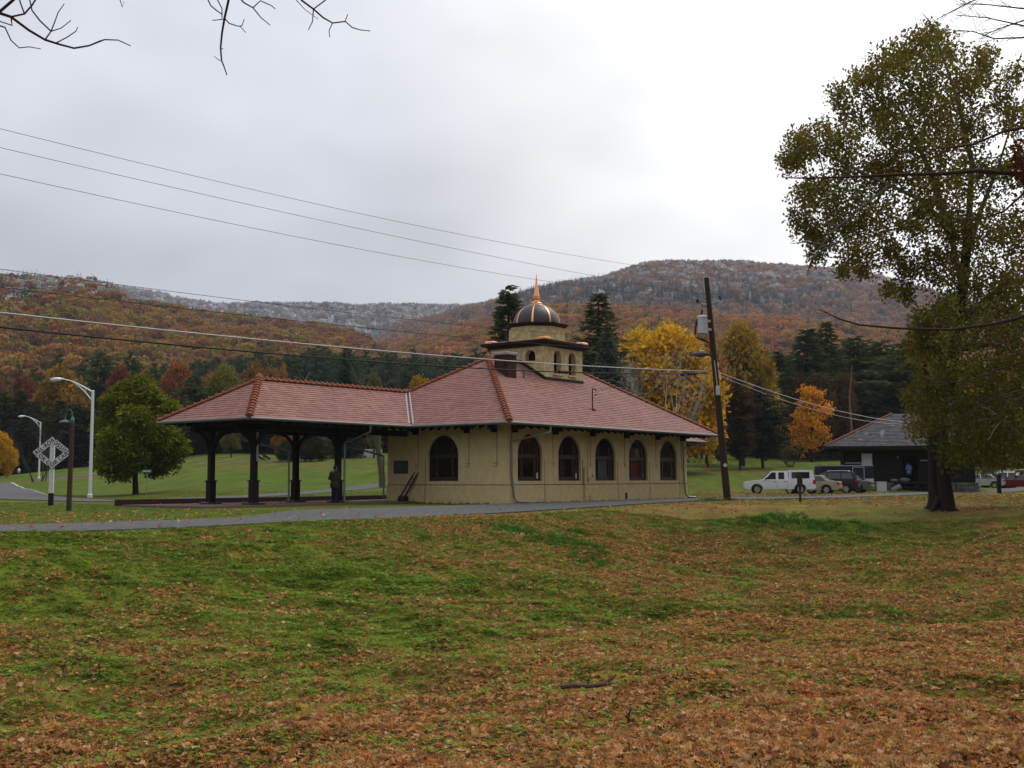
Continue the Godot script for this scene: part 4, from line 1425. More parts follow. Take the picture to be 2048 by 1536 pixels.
# ---------------------------------------------------------------- the dark freight house at the right
func make_warehouse() -> void:
	var at := Vector3(34.75, -0.05, -100.0)
	var w := thing("freight_house", "dark brown freight house with grey hip roof and open doorway behind the parked cars", "freight house", at, -0.25)
	var lx := 10.9
	var dz := 9.0
	var b := Shape.new()
	# wall boards one by one on the front and the left side, with the doorway left open
	var boards := lin(0.016, 0.012, 0.011, 0.8)
	var r := RandomNumberGenerator.new()
	r.seed = 9
	var core := Shape.new()
	core.span(Vector3(-lx / 2 + 0.05, 0.0, -dz), Vector3(0.95 - lx / 2 + 4.0, 4.1, -0.05))
	core.span(Vector3(-lx / 2 + 6.2, 0.0, -dz), Vector3(lx / 2 - 0.05, 4.1, -0.05))
	core.span(Vector3(-lx / 2 + 4.9, 0.0, -dz), Vector3(-lx / 2 + 6.25, 4.1, -1.8))
	core.span(Vector3(-lx / 2 + 4.9, 3.25, -1.8), Vector3(-lx / 2 + 6.25, 4.1, -0.05))
	core.span(Vector3(-lx / 2 + 4.9, 0.0, -1.8), Vector3(-lx / 2 + 6.25, 0.95, -0.05))
	part("wall", core.mesh(), boards, w)
	var y := 0.95
	while y < 4.0:
		for seg in [[-lx / 2, -lx / 2 + 4.9], [-lx / 2 + 6.25, lx / 2]]:
			if y > 3.2: seg = [-lx / 2, lx / 2] if seg[0] < -5.0 else [0.0, 0.0]
			if seg[1] - seg[0] < 0.1: continue
			var s := Shape.new()
			s.box(Vector3((seg[0] + seg[1]) / 2, y + 0.10, -0.02 + r.randf_range(0, 0.008)), Vector3(seg[1] - seg[0], 0.19, 0.05), Basis(Vector3.RIGHT, 0.06))
			part("siding_board", s.mesh(), boards, w)
		var s2 := Shape.new()
		s2.box(Vector3(-lx / 2 - 0.0, y + 0.10, -dz / 2), Vector3(0.05, 0.19, dz))
		part("siding_board", s2.mesh(), boards, w)
		y += 0.2
	# stone foundation
	var st := lin(0.16, 0.145, 0.12, 0.95)
	tinted(st)
	var f := Shape.new()
	for row in 3:
		var x := -lx / 2
		while x < lx / 2:
			var l := r.randf_range(0.3, 0.6)
			var k := r.randf_range(0.5, 1.0)
			f.col = Color(k, k, k)
			f.cbox(Vector3(x + l / 2, 0.14 + row * 0.3, 0.02 + r.randf_range(0, 0.03)), Vector3(l - 0.02, 0.28, 0.2), 0.03)
			x += l
	tag(part("foundation_stones", f.mesh(), st, w), "", "", "", "stuff")
	# roof
	var o := 1.7
	var e := 4.05
	var h := (dz + 2.0 * o) / 2.0
	var sl := 0.50
	var c := [Vector3(-lx / 2 - o, e, o), Vector3(lx / 2 + o, e, o), Vector3(lx / 2 + o, e, -dz - o), Vector3(-lx / 2 - o, e, -dz - o)]
	var hx := minf(h, lx / 2 + o)
	var a0 := Vector3(-lx / 2 - o + hx, e + sl * h, o - h)
	var a1 := Vector3(lx / 2 + o - hx + 0.02, e + sl * h, o - h)
	var rs := Shape.new()
	for poly in [[c[0], c[1], a1, a0], [c[1], c[2], a1], [c[2], c[3], a0, a1], [c[3], c[0], a0]]:
		roof_slab(rs, PackedVector3Array(poly))
	for i in 4:
		var p: Vector3 = c[i]; var q: Vector3 = c[(i + 1) % 4]
		rs.quad(p, q, q + Vector3(0, -0.18, 0), p + Vector3(0, -0.18, 0))
	var roof := part("roof", rs.mesh(), boards, w)
	var sh := Shape.new()
	var up := Vector3(0, sl, -1).normalized()
	var nor := Vector3(0, 1, sl).normalized()
	var slope_len := h * sqrt(1.0 + sl * sl)
	var t := 0.0
	while t < slope_len - 0.1:
		var f2 := t / slope_len
		var xa := lerpf(c[0].x, a0.x, f2); var xb := lerpf(c[1].x, a1.x, f2)
		var x2 := xa
		while x2 < xb:
			var wd := r.randf_range(0.28, 0.42)
			var k := r.randf_range(0.55, 1.35)
			sh.col = Color(0.045 * k, 0.044 * k, 0.048 * k) if r.randf() < 0.95 else Color(0.12, 0.12, 0.12)
			var xe := minf(x2 + wd - 0.012, xb)
			var y0 := c[0].lerp(a0, f2) as Vector3
			var p0 := Vector3(x2, y0.y, y0.z) + nor * 0.04
			var p1 := Vector3(xe, y0.y, y0.z) + nor * 0.04
			sh.quad(p0, p1, p1 + up * 0.31 - nor * 0.025, p0 + up * 0.31 - nor * 0.025)
			sh.quad(p0 - nor * 0.03, p1 - nor * 0.03, p1, p0)
			x2 += wd
		t += 0.30
	tag(part("slates", sh.mesh(), tinted(lin(1, 1, 1, 0.75)), roof), "", "", "", "stuff")
	for e2 in [[c[0], a0], [c[1], a1]]:
		var rg := Shape.new()
		rg.tube(PackedVector3Array([e2[0] + Vector3(0, 0.06, 0), e2[1] + Vector3(0, 0.06, 0)]), PackedFloat32Array([0.09]), 8)
		part("hip_cap", rg.mesh(), lin(0.16, 0.06, 0.04, 0.8), roof)
	var fb := Shape.new()
	fb.span(Vector3(-lx / 2 + 0.1, 3.72, 0.0), Vector3(lx / 2 - 0.1, 4.02, 0.12))
	part("frieze_board", fb.mesh(), lin(0.10, 0.075, 0.03, 0.8), w)
	# windows, trim, door, landing and steps
	for k in [[-lx / 2 + 1.95, 1.5, 0.75], [lx / 2 - 2.25, 1.55, 0.42]]:
		var fr := Shape.new()
		var cx: float = k[0]; var hh: float = k[1]; var ww: float = k[2]
		fr.cbox(Vector3(cx, 2.65, 0.05), Vector3(ww + 0.16, hh + 0.12, 0.10), 0.02)
		var win := part("window", fr.mesh(), M.white, w)
		for sg: float in [-1.0, 1.0]:
			var pn := Shape.new()
			pn.box(Vector3(cx, 2.65 + sg * hh * 0.25, 0.103), Vector3(ww, hh * 0.5 - 0.06, 0.012))
			part("window_blind", pn.mesh(), lin(0.60, 0.62, 0.62, 0.5), win)
	for k in [[-lx / 2 + 0.1, -lx / 2 + 1.45, 2.62], [-lx / 2 + 6.4, -lx / 2 + 8.9, 2.80], [lx / 2 - 1.6, lx / 2 - 1.2, 2.8]]:
		var tr := Shape.new()
		tr.span(Vector3(k[0], k[2] - 0.045, 0.02), Vector3(k[1], k[2] + 0.045, 0.07))
		part("trim_strip", tr.mesh(), lin(0.42, 0.40, 0.33, 0.7), w)
	var bi := Shape.new()
	bi.cbox(Vector3(0.55 + 2.0, 1.75, 0.10), Vector3(2.1, 1.7, 0.12), 0.02)
	part("loading_door", bi.mesh(), lin(0.022, 0.019, 0.019, 0.7), w)
	var lp := Shape.new()
	lp.lathe(Vector3(-0.9, 3.05, 0.12), PackedVector2Array([Vector2(0, 0), Vector2(0.10, 0.02), Vector2(0.05, 0.12), Vector2(0, 0.14)]), 8)
	part("wall_lamp", lp.mesh(), M.grey_box, w)
	var ld := Shape.new()
	ld.cbox(Vector3(0.45, 0.86, 0.85), Vector3(3.4, 0.14, 1.5), 0.02)
	for x in [-1.1, 0.4, 2.0]: ld.span(Vector3(x - 0.06, -0.1, 1.45), Vector3(x + 0.06, 0.85, 1.57))
	part("landing", ld.mesh(), M.timber_dark, w)
	for i in 5:
		var sp := Shape.new()
		sp.cbox(Vector3(2.3 + i * 0.3, 0.76 - i * 0.17, 0.85), Vector3(0.34, 0.08, 1.4), 0.01)
		part("step", sp.mesh(), M.timber_dark, w)
	var hr := Shape.new()
	hr.bar(Vector3(2.1, 1.75, 1.5), Vector3(3.7, 0.9, 1.5), 0.06, 0.06)
	hr.bar(Vector3(3.7, -0.05, 1.5), Vector3(3.7, 0.95, 1.5), 0.06, 0.06)
	hr.bar(Vector3(2.1, 0.9, 1.5), Vector3(2.1, 1.78, 1.5), 0.06, 0.06)
	part("handrail", hr.mesh(), M.timber_dark, w)
	# clutter on and by the landing
	var base := at + Vector3(0, 0, 0)
	var bg := [[-1.7, 0.98, 1.5, 0.30, 0.17, "pale sack lying on the freight house landing, nearer the trailer"], [-0.75, 0.98, 1.35, 0.46, 0.22, "bulging grey sack on the freight house landing in front of the doorway"]]
	for k in bg:
		var s := Shape.new()
		s.ball(Vector3(0, k[4] * 0.75, 0), Vector3(k[3], k[4], 0.32), 12, 7)
		s.ball(Vector3(k[3] * 0.6, k[4] * 0.9, 0.05), Vector3(k[3] * 0.5, k[4] * 0.6, 0.22), 10, 6)
		var sack := thing("sack", k[5], "sack", base + Vector3(k[0], k[1] - 0.05, k[2] - 0.4), 0.2)
		part("bag", s.mesh(), lin(0.10, 0.105, 0.10, 0.8), sack)
	var ba := thing("barrel", "grey blue barrel tipped over below the freight house landing", "barrel", base + Vector3(-2.0, 0.32, 2.5))
	var bs := Shape.new()
	bs.xf = Transform3D(Basis(Vector3(0, 0, 1), -1.05), Vector3.ZERO)
	bs.lathe(Vector3(0, -0.42, 0), PackedVector2Array([Vector2(0, 0), Vector2(0.28, 0), Vector2(0.31, 0.25), Vector2(0.31, 0.6), Vector2(0.28, 0.84), Vector2(0, 0.84)]), 16)
	part("drum", bs.mesh(), lin(0.07, 0.085, 0.10, 0.5), ba)
	var wb := thing("white_box", "white box standing on the ground behind the dark trailer", "box", base + Vector3(-3.55, 0.05, 3.2))
	var ws := Shape.new()
	ws.cbox(Vector3(0, 0.45, 0), Vector3(0.85, 0.80, 0.6), 0.03)
	part("body", ws.mesh(), lin(0.42, 0.42, 0.42, 0.6), wb)
	var wl := Shape.new()
	wl.cbox(Vector3(0, 0.88, 0), Vector3(0.9, 0.06, 0.65), 0.02)
	part("lid", wl.mesh(), lin(0.46, 0.46, 0.46, 0.6), wb)

# ---------------------------------------------------------------- trees
func spray(n: int, radius: float, leaf: float, seed_: int, droop := 0.2) -> ArrayMesh:
	# a clump of single leaves round a twig end
	var r := RandomNumberGenerator.new()
	r.seed = seed_
	var s := Shape.new()
	for i in n:
		var o := Vector3(r.randfn(), r.randfn() * 0.8, r.randfn()).normalized() * radius * pow(r.randf(), 0.45)
		var dir := (o.normalized() * 0.6 + Vector3(r.randfn(), r.randfn() - droop, r.randfn()) * 0.6).normalized()
		var side := dir.cross(Vector3(r.randfn(), r.randfn(), r.randfn())).normalized()
		var k := r.randf_range(0.6, 1.0)
		s.col = Color(k, k, k)
		s.leaf(o, dir, side, leaf * r.randf_range(0.7, 1.3), leaf * r.randf_range(0.55, 0.9))
	return s.mesh()

func grow(s: Shape, at: Vector3, dir: Vector3, length: float, radius: float, depth: int, r: RandomNumberGenerator, ends: Array, spread := 0.55, lift := 0.12, sides := 5) -> void:
	# one limb and what branches from it
	var pts := PackedVector3Array([at])
	var radii := PackedFloat32Array([radius])
	var d := dir
	var p := at
	var n := 4
	for i in n:
		d = (d + Vector3(r.randfn(), r.randfn() + lift, r.randfn()) * 0.10).normalized()
		p += d * length / n
		pts.append(p)
		radii.append(lerpf(radius, radius * 0.62, float(i + 1) / n))
	s.tube(pts, radii, sides, depth == 0)
	if depth == 0:
		ends.append(p)
		return
	var kids := 2 + (1 if r.randf() < 0.5 else 0)
	for k in kids:
		var i := n if k == 0 else r.randi_range(2, n)
		var ax := Vector3(r.randfn(), r.randfn() * 0.5, r.randfn()).normalized()
		var nd := (d + ax * spread * r.randf_range(0.6, 1.3) + Vector3(0, lift * 0.4, 0)).normalized()
		grow(s, pts[i], nd, length * r.randf_range(0.62, 0.85), radii[i] * (0.85 if k == 0 else 0.66), depth - 1, r, ends, spread, lift, maxi(3, sides - 1))

func broad_variant(seed_: int, lobes: int, wide: float, low: float, per: int, clump: float, taper: float) -> Dictionary:
	# a broadleaf tree 10 m tall, its crown about 2 * wide across; leaves crowd the outside of uneven lobes
	var r := RandomNumberGenerator.new()
	r.seed = seed_
	var s := Shape.new()
	var blobs := []
	for i in lobes:
		var f := (i + 0.5) / lobes
		var y := lerpf(low, 9.2, f)
		var ring := wide * (pow(sin(PI * clampf(lerpf(0.22, 0.98, f), 0, 1)), 0.6)) * (1.0 - taper * f)
		var a := i * 2.4 + r.randf() * 0.8
		var rr := r.randf_range(0.27, 0.46) * wide * (1.0 - 0.3 * f)
		var dist := maxf(ring - rr * 0.8, 0.0) * r.randf_range(0.75, 1.1)
		blobs.append([Vector3(cos(a) * dist, minf(y, 10.0 - rr * 0.8), sin(a) * dist), rr])
	s.tube(PackedVector3Array([Vector3(0, -0.4, 0), Vector3(0, 0.15, 0), Vector3(0.05, low * 0.6, 0.03), Vector3(-0.03, low + 1.5, 0), Vector3(0.05, 7.6, 0.05)]), PackedFloat32Array([0.34, 0.24, 0.19, 0.15, 0.03]), 8)
	for b in blobs:
		var c: Vector3 = b[0]
		var y0 := clampf(c.y * 0.62, low * 0.75, 6.5)
		var st := Vector3(0.02, y0, 0.02)
		var mid := st.lerp(c, 0.55) + Vector3(r.randfn() * 0.2, 0.35, r.randfn() * 0.2)
		s.tube(PackedVector3Array([st, mid, c]), PackedFloat32Array([0.085, 0.05, 0.015]), 5)
	var at := []
	var col := PackedColorArray()
	for b in blobs:
		var shade := r.randf_range(0.82, 1.2)
		for i in per:
			var o := Vector3(r.randfn(), r.randfn() * 0.85 + 0.1, r.randfn()).normalized()
			var p: Vector3 = b[0] + o * b[1] * pow(r.randf(), 0.30) * r.randf_range(0.9, 1.18)
			at.append(Transform3D(Basis.from_euler(Vector3(r.randf() * TAU, r.randf() * TAU, 0)).scaled(Vector3.ONE * clump * r.randf_range(0.7, 1.3)), p))
			var k := shade * r.randf_range(0.78, 1.22)
			col.append(Color(k * r.randf_range(0.92, 1.1), k, k * 0.95))
	return {"trunk": s.mesh(), "at": at, "col": col}

func spruce_variant(seed_: int, whorls: int, wide: float, bare: float, ragged: float, droop: float) -> ArrayMesh:
	# a conifer 10 m tall: trunk (vertex colour brown) and whorls of needled boughs
	var r := RandomNumberGenerator.new()
	r.seed = seed_
	var s := Shape.new()
	for i in whorls:
		var f := float(i) / (whorls - 1)
		var y := lerpf(bare, 9.75, pow(f, 0.9))
		var reach := wide * (pow(1.0 - f, 0.8) + 0.03)
		if bare > 0.8: reach = wide * pow(sin(PI * clampf(0.16 + 0.82 * f, 0.0, 1.0)), 0.75) * r.randf_range(0.8, 1.15)
		var n := int(lerpf(10, 5, f))
		var a0 := r.randf() * TAU
		for k in n:
			var a := a0 + TAU * k / n + r.randfn() * 0.25
			var l := reach * r.randf_range(1.0 - ragged, 1.0 + ragged * 0.5)
			var out := Vector3(cos(a), 0, sin(a))
			var side := Vector3(-sin(a), 0, cos(a))
			var yy := y + r.randfn() * 0.12
			var steps := maxi(2, int(l / 0.27))
			var kk := r.randf_range(0.65, 1.0)
			for j in steps:
				var t := (j + 0.6) / steps
				var p := out * l * t + Vector3(0, yy - droop * l * t * t + 0.18 * l * t, 0)
				var wd := lerpf(0.62, 0.34, t) * (0.62 + 0.25 * l)
				for sg: float in [-1.0, 1.0]:
					var dir := (out * 0.7 + side * sg * 0.8 + Vector3(0, -0.25 + r.randfn() * 0.3, 0)).normalized()
					var flat := (Vector3.UP * 0.7 + Vector3(r.randfn(), r.randfn(), r.randfn()) * 0.75).normalized()
					var w := dir.cross(flat).normalized()
					var k2 := kk * r.randf_range(0.75, 1.0)
					s.col = Color(k2, k2, k2)
					s.leaf(p, dir, w, wd * r.randf_range(0.8, 1.4), wd * 0.50)
				s.leaf(p + Vector3(0, 0.04, 0), (out * r.randf_range(0.1, 0.8) + side * r.randfn() * 0.5 + Vector3(0, -0.9, 0)).normalized(), (side + out * r.randfn() * 0.5).normalized(), wd * r.randf_range(0.8, 1.3), wd * 0.62)
				s.leaf(p, (out + side * r.randfn() * 0.3 + Vector3(0, r.randf_range(-0.3, 0.5), 0)).normalized(), (side * 0.5 + Vector3(0, 1, 0)).normalized(), wd * 1.1, wd * 0.42)
	return s.mesh()

func straight_trunk() -> ArrayMesh:
	var s := Shape.new()
	s.tube(PackedVector3Array([Vector3(0, -0.3, 0), Vector3(0, 0.1, 0), Vector3(0.03, 4, 0), Vector3(0, 9.6, 0)]), PackedFloat32Array([0.22, 0.16, 0.11, 0.02]), 7)
	return s.mesh()

func tree_at(called: String, label: String, px: float, d: float, top: float, wide: float, kind: String, variant: int, leaf: Color, group := "", bark := "bark_dark", lean := 0.0) -> Node3D:
	var x := (px - 1024.0) / 2276.0 * d
	var g := ground_y(x, -d)
	var h := EYE + (960.5 - top) / 2276.0 * d - g
	var t := thing(called, label, "tree", Vector3(x, g, -d), variant * 1.7 + px * 0.013, group)
	var sy := h / 10.0
	var w := wide / 2276.0 * d
	if lean != 0.0: t.rotation.z = lean
	if kind == "conifer":
		var list: Array = M.conifers
		var m: Array = list[variant % list.size()]
		var sx: float = w / (2.0 * m[1])
		t.scale = Vector3(sx, sy, sx)
		part("trunk", M.trunk_mesh, M[bark], t)
		part("crown", m[0], foliage(leaf.r, leaf.g, leaf.b), t)
	else:
		var list: Array = M.broad
		var m: Dictionary = list[variant % list.size()]
		var sx: float = w / (2.0 * m.wide)
		t.scale = Vector3(sx, sy, sx)
		part("trunk", m.trunk, M[bark], t)
		var o := MultiMeshInstance3D.new()
		o.name = "crown"
		o.multimesh = m.mm
		o.material_override = foliage(leaf.r, leaf.g, leaf.b)
		o.set_meta("kind", "stuff")
		t.add_child(o, true)
	return t

func make_meadow_trees() -> void:
	M.trunk_mesh = straight_trunk()
	M.conifers = []
	for k in [[1, 34, 1.9, 0.5, 0.25, 0.45], [2, 30, 2.0, 0.3, 0.35, 0.40], [3, 24, 2.3, 1.3, 0.5, 0.15], [4, 22, 2.6, 1.6, 0.55, 0.1], [5, 40, 1.7, 0.3, 0.2, 0.55]]:
		M.conifers.append([spruce_variant(k[0], k[1], k[2], k[3], k[4], k[5]), k[2]])
	M.broad = []
	# seed, lobes, half width, lowest foliage, clumps per lobe, clump size, taper
	for k in [[1, 24, 4.4, 2.2, 150, 0.58, 0.15], [2, 20, 3.6, 2.6, 70, 0.62, 0.1], [3, 14, 3.4, 3.0, 34, 0.60, 0.2], [4, 24, 4.2, 1.6, 60, 0.70, 0.25], [5, 18, 3.5, 2.5, 290, 0.36, 0.05], [6, 12, 3.0, 2.0, 20, 0.55, 0.1]]:
		var v := broad_variant(k[0], k[1], k[2], k[3], k[4], k[5], k[6])
		var mm := MultiMesh.new()
		mm.transform_format = MultiMesh.TRANSFORM_3D
		mm.use_colors = true
		mm.mesh = spray(16, 1.0, 0.62 if k[0] != 5 else 0.66, 40 + k[0])
		mm.instance_count = v.at.size()
		for i in v.at.size():
			mm.set_instance_transform(i, v.at[i])
			mm.set_instance_color(i, v.col[i])
		M.broad.append({"trunk": v.trunk, "mm": mm, "wide": k[2] + 0.3})
	var pine := Color(0.050, 0.080, 0.020)
	var pine_blue := Color(0.050, 0.080, 0.028)
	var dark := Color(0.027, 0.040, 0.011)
	# far pines at the foot of the left hillside
	var g1 := "pines in the far band at the foot of the hill"
	var r := RandomNumberGenerator.new()
	r.seed = 77
	for i in 46:
		var px := 330.0 + i * 16.0 + r.randf_range(-6, 6)
		var top: float = along([330, 420, 520, 640, 760, 900, 1100], [724, 712, 704, 694, 702, 700, 706], px) + r.randf_range(-8, 12)
		tree_at("pine_tree", "dark pine in the far band of pines behind the canopy roof", px, r.randf_range(285, 330), top, r.randf_range(76, 104), "conifer", 2 + i % 2, pine_blue, g1)
	for k in [[-60, 702], [-10, 730], [112, 706], [165, 716], [62, 735]]:
		tree_at("pine_tree", "dark pine among the orange trees below the left hillside", k[0], 262, k[1], 104, "conifer", 3, pine, "pines among the orange trees at the left")
	tree_at("pine_tree", "broad dark pine rising right behind the top of the near street lamp", 197, 240, 699, 128, "conifer", 2, pine)
	tree_at("pine_tree", "tall dark pine left of the round maple top, next to the broad pine", 258, 240, 700, 96, "conifer", 3, pine)
	tree_at("pine_tree", "dark pine between the round maple and the canopy roof", 388, 200, 744, 100, "conifer", 2, pine_blue)
	tree_at("pine_tree", "dark pine above the red maple, right of the round maple top", 305, 236, 724, 62, "conifer", 3, pine)
	# autumn trees in front of them
	tree_at("maple_tree", "golden brown maple behind the near street lamp head", 118, 205, 736, 118, "broad", 1, Color(0.30, 0.175, 0.022))
	tree_at("maple_tree", "dark red maple at the left edge between the pines", 45, 215, 758, 96, "broad", 0, Color(0.18, 0.06, 0.03))
	tree_at("maple_tree", "crimson maple showing over the round maple top", 240, 222, 736, 84, "broad", 1, Color(0.22, 0.05, 0.03))
	tree_at("maple_tree", "red maple directly left of the canopy roof's low end", 332, 205, 762, 100, "broad", 0, Color(0.19, 0.06, 0.03))
	tree_at("maple_tree", "orange maple behind the dark pine, left of the canopy ridge", 355, 232, 730, 108, "broad", 3, Color(0.30, 0.115, 0.022))
	tree_at("maple_tree", "yellow green maple just above the canopy hip", 448, 205, 735, 104, "broad", 0, Color(0.19, 0.185, 0.028))
	tree_at("maple_tree", "dull orange maple behind the canopy ridge peak", 508, 232, 728, 86, "broad", 1, Color(0.25, 0.12, 0.03))
	tree_at("maple_tree", "slim bright orange tree above the canopy ridge", 565, 245, 728, 34, "broad", 2, Color(0.42, 0.17, 0.02))
	tree_at("spruce_tree", "lone dark spruce rising behind the middle of the canopy ridge", 690, 150, 690, 76, "conifer", 0, Color(0.034, 0.066, 0.036))
	tree_at("maple_tree", "low yellow tree behind the valley of the station roof", 838, 135, 752, 90, "broad", 2, Color(0.34, 0.20, 0.02))
	tree_at("maple_tree", "thin grey green tree behind the right end of the canopy ridge", 748, 150, 738, 50, "broad", 5, Color(0.17, 0.16, 0.06))
	for k in [[84, 232, 768, 96, 1, Color(0.24, 0.085, 0.035), "russet tree between the dark red maple and the golden brown maple"], [158, 228, 766, 76, 3, Color(0.19, 0.15, 0.035), "olive tree just right of the near street lamp head"], [292, 236, 744, 84, 0, Color(0.22, 0.15, 0.035), "olive orange tree above the right side of the round maple"], [418, 230, 750, 92, 1, Color(0.30, 0.15, 0.03), "orange olive tree left of the yellow green maple"], [543, 244, 742, 88, 0, Color(0.26, 0.13, 0.035), "brown orange tree right of the canopy ridge peak"], [-14, 226, 752, 90, 0, Color(0.22, 0.09, 0.035), "dull red tree cut off by the left edge"], [14, 190, 792, 84, 3, Color(0.10, 0.085, 0.03), "dark olive tree at the left edge above the yellow tree"]]:
		tree_at("maple_tree", k[6], k[0], k[1], k[2], k[3], "broad", k[4], k[5])
	# dark undergrowth pines behind the meadow at the left
	var g2 := "dark trees behind the meadow at the left"
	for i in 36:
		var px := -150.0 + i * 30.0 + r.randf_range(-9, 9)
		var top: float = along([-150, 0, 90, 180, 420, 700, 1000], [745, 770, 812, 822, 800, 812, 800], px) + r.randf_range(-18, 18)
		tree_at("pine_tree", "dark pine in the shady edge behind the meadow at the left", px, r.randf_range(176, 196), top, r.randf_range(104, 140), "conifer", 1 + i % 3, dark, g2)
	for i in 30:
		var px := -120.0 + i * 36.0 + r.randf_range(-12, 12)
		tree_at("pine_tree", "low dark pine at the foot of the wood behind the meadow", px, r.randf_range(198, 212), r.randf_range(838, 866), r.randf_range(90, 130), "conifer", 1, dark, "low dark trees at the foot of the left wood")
	# trees seen under the canopy
	tree_at("maple_tree", "small olive tree seen under the canopy between its left posts", 463, 157, 856, 46, "broad", 2, Color(0.16, 0.14, 0.04))
	tree_at("maple_tree", "small orange tree seen under the canopy left of its middle post", 566, 160, 858, 46, "broad", 1, Color(0.34, 0.14, 0.02))
	tree_at("apple_tree", "spreading dark green tree seen under the canopy right of its middle post", 622, 141, 862, 82, "broad", 3, Color(0.045, 0.065, 0.024))
	tree_at("apple_tree", "small dark green tree seen under the canopy behind the middle post", 574, 141, 880, 46, "broad", 3, Color(0.05, 0.062, 0.024))
	tree_at("maple_tree", "brownish tree seen under the canopy left of the station wall", 735, 165, 868, 70, "broad", 2, Color(0.12, 0.09, 0.04))
	bare_tree("bare_tree", "thick mossy tree trunk standing just behind the left edge of the station wall", Vector3(-9.65, ground_y(-9.65, -85.0), -85.0), 10.5, 0.30, 41, lin(0.075, 0.075, 0.038, 0.95), 1)
	tree_at("maple_tree", "bright yellow tree at the left edge of the view beyond the road", 2, 150, 866, 66, "broad", 0, Color(0.55, 0.31, 0.012))
	tree_at("maple_tree", "round green maple on the meadow beside the near street lamp", 274, 80, 757, 200, "broad", 4, Color(0.160, 0.175, 0.018), "", "bark_dark")
	# behind and right of the station
	tree_at("spruce_tree", "tall ragged spruce directly left of the station's domed tower", 1017, 100, 568, 200, "conifer", 4, Color(0.076, 0.094, 0.036))
	tree_at("spruce_tree", "broad spruce directly right of the station's domed tower", 1199, 104, 588, 270, "conifer", 1, Color(0.084, 0.096, 0.036))
	tree_at("spruce_tree", "smaller bluish spruce in front of the broad spruce by the tower", 1216, 88, 658, 150, "conifer", 0, Color(0.080, 0.105, 0.078))
	tree_at("maple_tree", "large golden maple behind the right part of the station roof", 1340, 122, 664, 250, "broad", 0, Color(0.62, 0.36, 0.026))
	tree_at("maple_tree", "second golden maple crown close behind the spruces and the roof", 1280, 128, 670, 170, "broad", 0, Color(0.60, 0.37, 0.026))
	tree_at("maple_tree", "burnt orange tree between the golden maple and the utility pole", 1412, 142, 690, 130, "broad", 1, Color(0.36, 0.15, 0.018))
	tree_at("ash_tree", "tall thin yellow tree right of the utility pole", 1484, 150, 644, 150, "broad", 2, Color(0.36, 0.23, 0.032))
	tree_at("ash_tree", "tall thin orange yellow tree behind the utility pole", 1437, 160, 676, 100, "broad", 2, Color(0.40, 0.21, 0.025))
	tree_at("ash_tree", "sparse olive tree left of the tall pines", 1530, 165, 690, 80, "broad", 5, Color(0.20, 0.13, 0.03))
	tree_at("larch_tree", "thin rusty larch with a straight dark trunk right of the utility pole", 1478, 132, 742, 74, "conifer", 3, Color(0.085, 0.052, 0.02))
	tree_at("spruce_tree", "dark spruce with a leaning trunk on the meadow left of the shrub", 1524, 138, 768, 100, "conifer", 3, Color(0.036, 0.050, 0.024), "", "bark_dark", 0.05)
	tree_at("maple_tree", "bronze tree low behind the utility pole", 1450, 175, 790, 84, "broad", 0, Color(0.12, 0.075, 0.02))
	tree_at("maple_tree", "bright orange young maple in front of the tall pines", 1622, 165, 770, 104, "broad", 5, Color(0.72, 0.31, 0.025))
	var tall := [[1560, 704, 84, 4, "left-hand dark spruce of the tall stand behind the parked cars"], [1618, 655, 110, 0, "broad pointed spruce in the tall stand above the orange young maple"], [1657, 646, 92, 1, "tallest spruce of the stand behind the freight house"], [1712, 670, 108, 2, "broad pine standing above the thin bare trunk"], [1590, 720, 80, 2, "pine between the two left spruces of the tall stand"], [1765, 678, 110, 2, "pine above the left slope of the freight house roof"], [1812, 690, 104, 3, "pine above the freight house roof ridge"]]
	for k in tall:
		tree_at("pine_tree", k[4], k[0], 182 + (k[3] % 3) * 5, k[1], k[2] * 2.0, "conifer", k[3], Color(0.056, 0.080, 0.020))
	for i in 18:
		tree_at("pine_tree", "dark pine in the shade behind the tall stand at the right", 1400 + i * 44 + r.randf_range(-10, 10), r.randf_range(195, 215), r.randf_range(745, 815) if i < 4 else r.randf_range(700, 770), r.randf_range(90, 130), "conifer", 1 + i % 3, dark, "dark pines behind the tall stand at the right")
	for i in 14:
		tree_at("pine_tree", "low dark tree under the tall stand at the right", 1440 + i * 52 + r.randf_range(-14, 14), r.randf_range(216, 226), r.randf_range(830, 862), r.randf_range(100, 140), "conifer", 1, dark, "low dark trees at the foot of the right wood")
	for k in [[1432, 172, "thick dark trunk on the meadow right of the station eave"], [1402, 168, "slender dark trunk on the meadow next to the station eave"], [1600, 178, "dark trunk behind the shrub"], [1640, 172, "dark trunk under the orange young maple"], [1690, 176, "dark trunk left of the freight house"]]:
		tree_at("maple_tree", k[2], k[0], k[1], 742, 84, "broad", 5, Color(0.10, 0.055, 0.02))
	# shrub on the meadow
	var shx := 36.8
	var sh := thing("shrub", "rounded twiggy brown shrub on the meadow behind the white pickup", "shrub", Vector3(shx, ground_y(shx, -151.0), -151.0))
	var ss := Shape.new()
	var sr := RandomNumberGenerator.new()
	sr.seed = 4
	var ends := []
	for i in 22:
		var a := sr.randf() * TAU
		grow(ss, Vector3(cos(a) * 0.3, -0.1, sin(a) * 0.3), Vector3(cos(a) * 0.6, 1.2, sin(a) * 0.6).normalized(), sr.randf_range(1.2, 1.7), 0.035, 2, sr, ends, 0.5, 0.1, 3)
	part("stems", ss.mesh(), M.bark, sh)
	var sat := []; var sc := PackedColorArray()
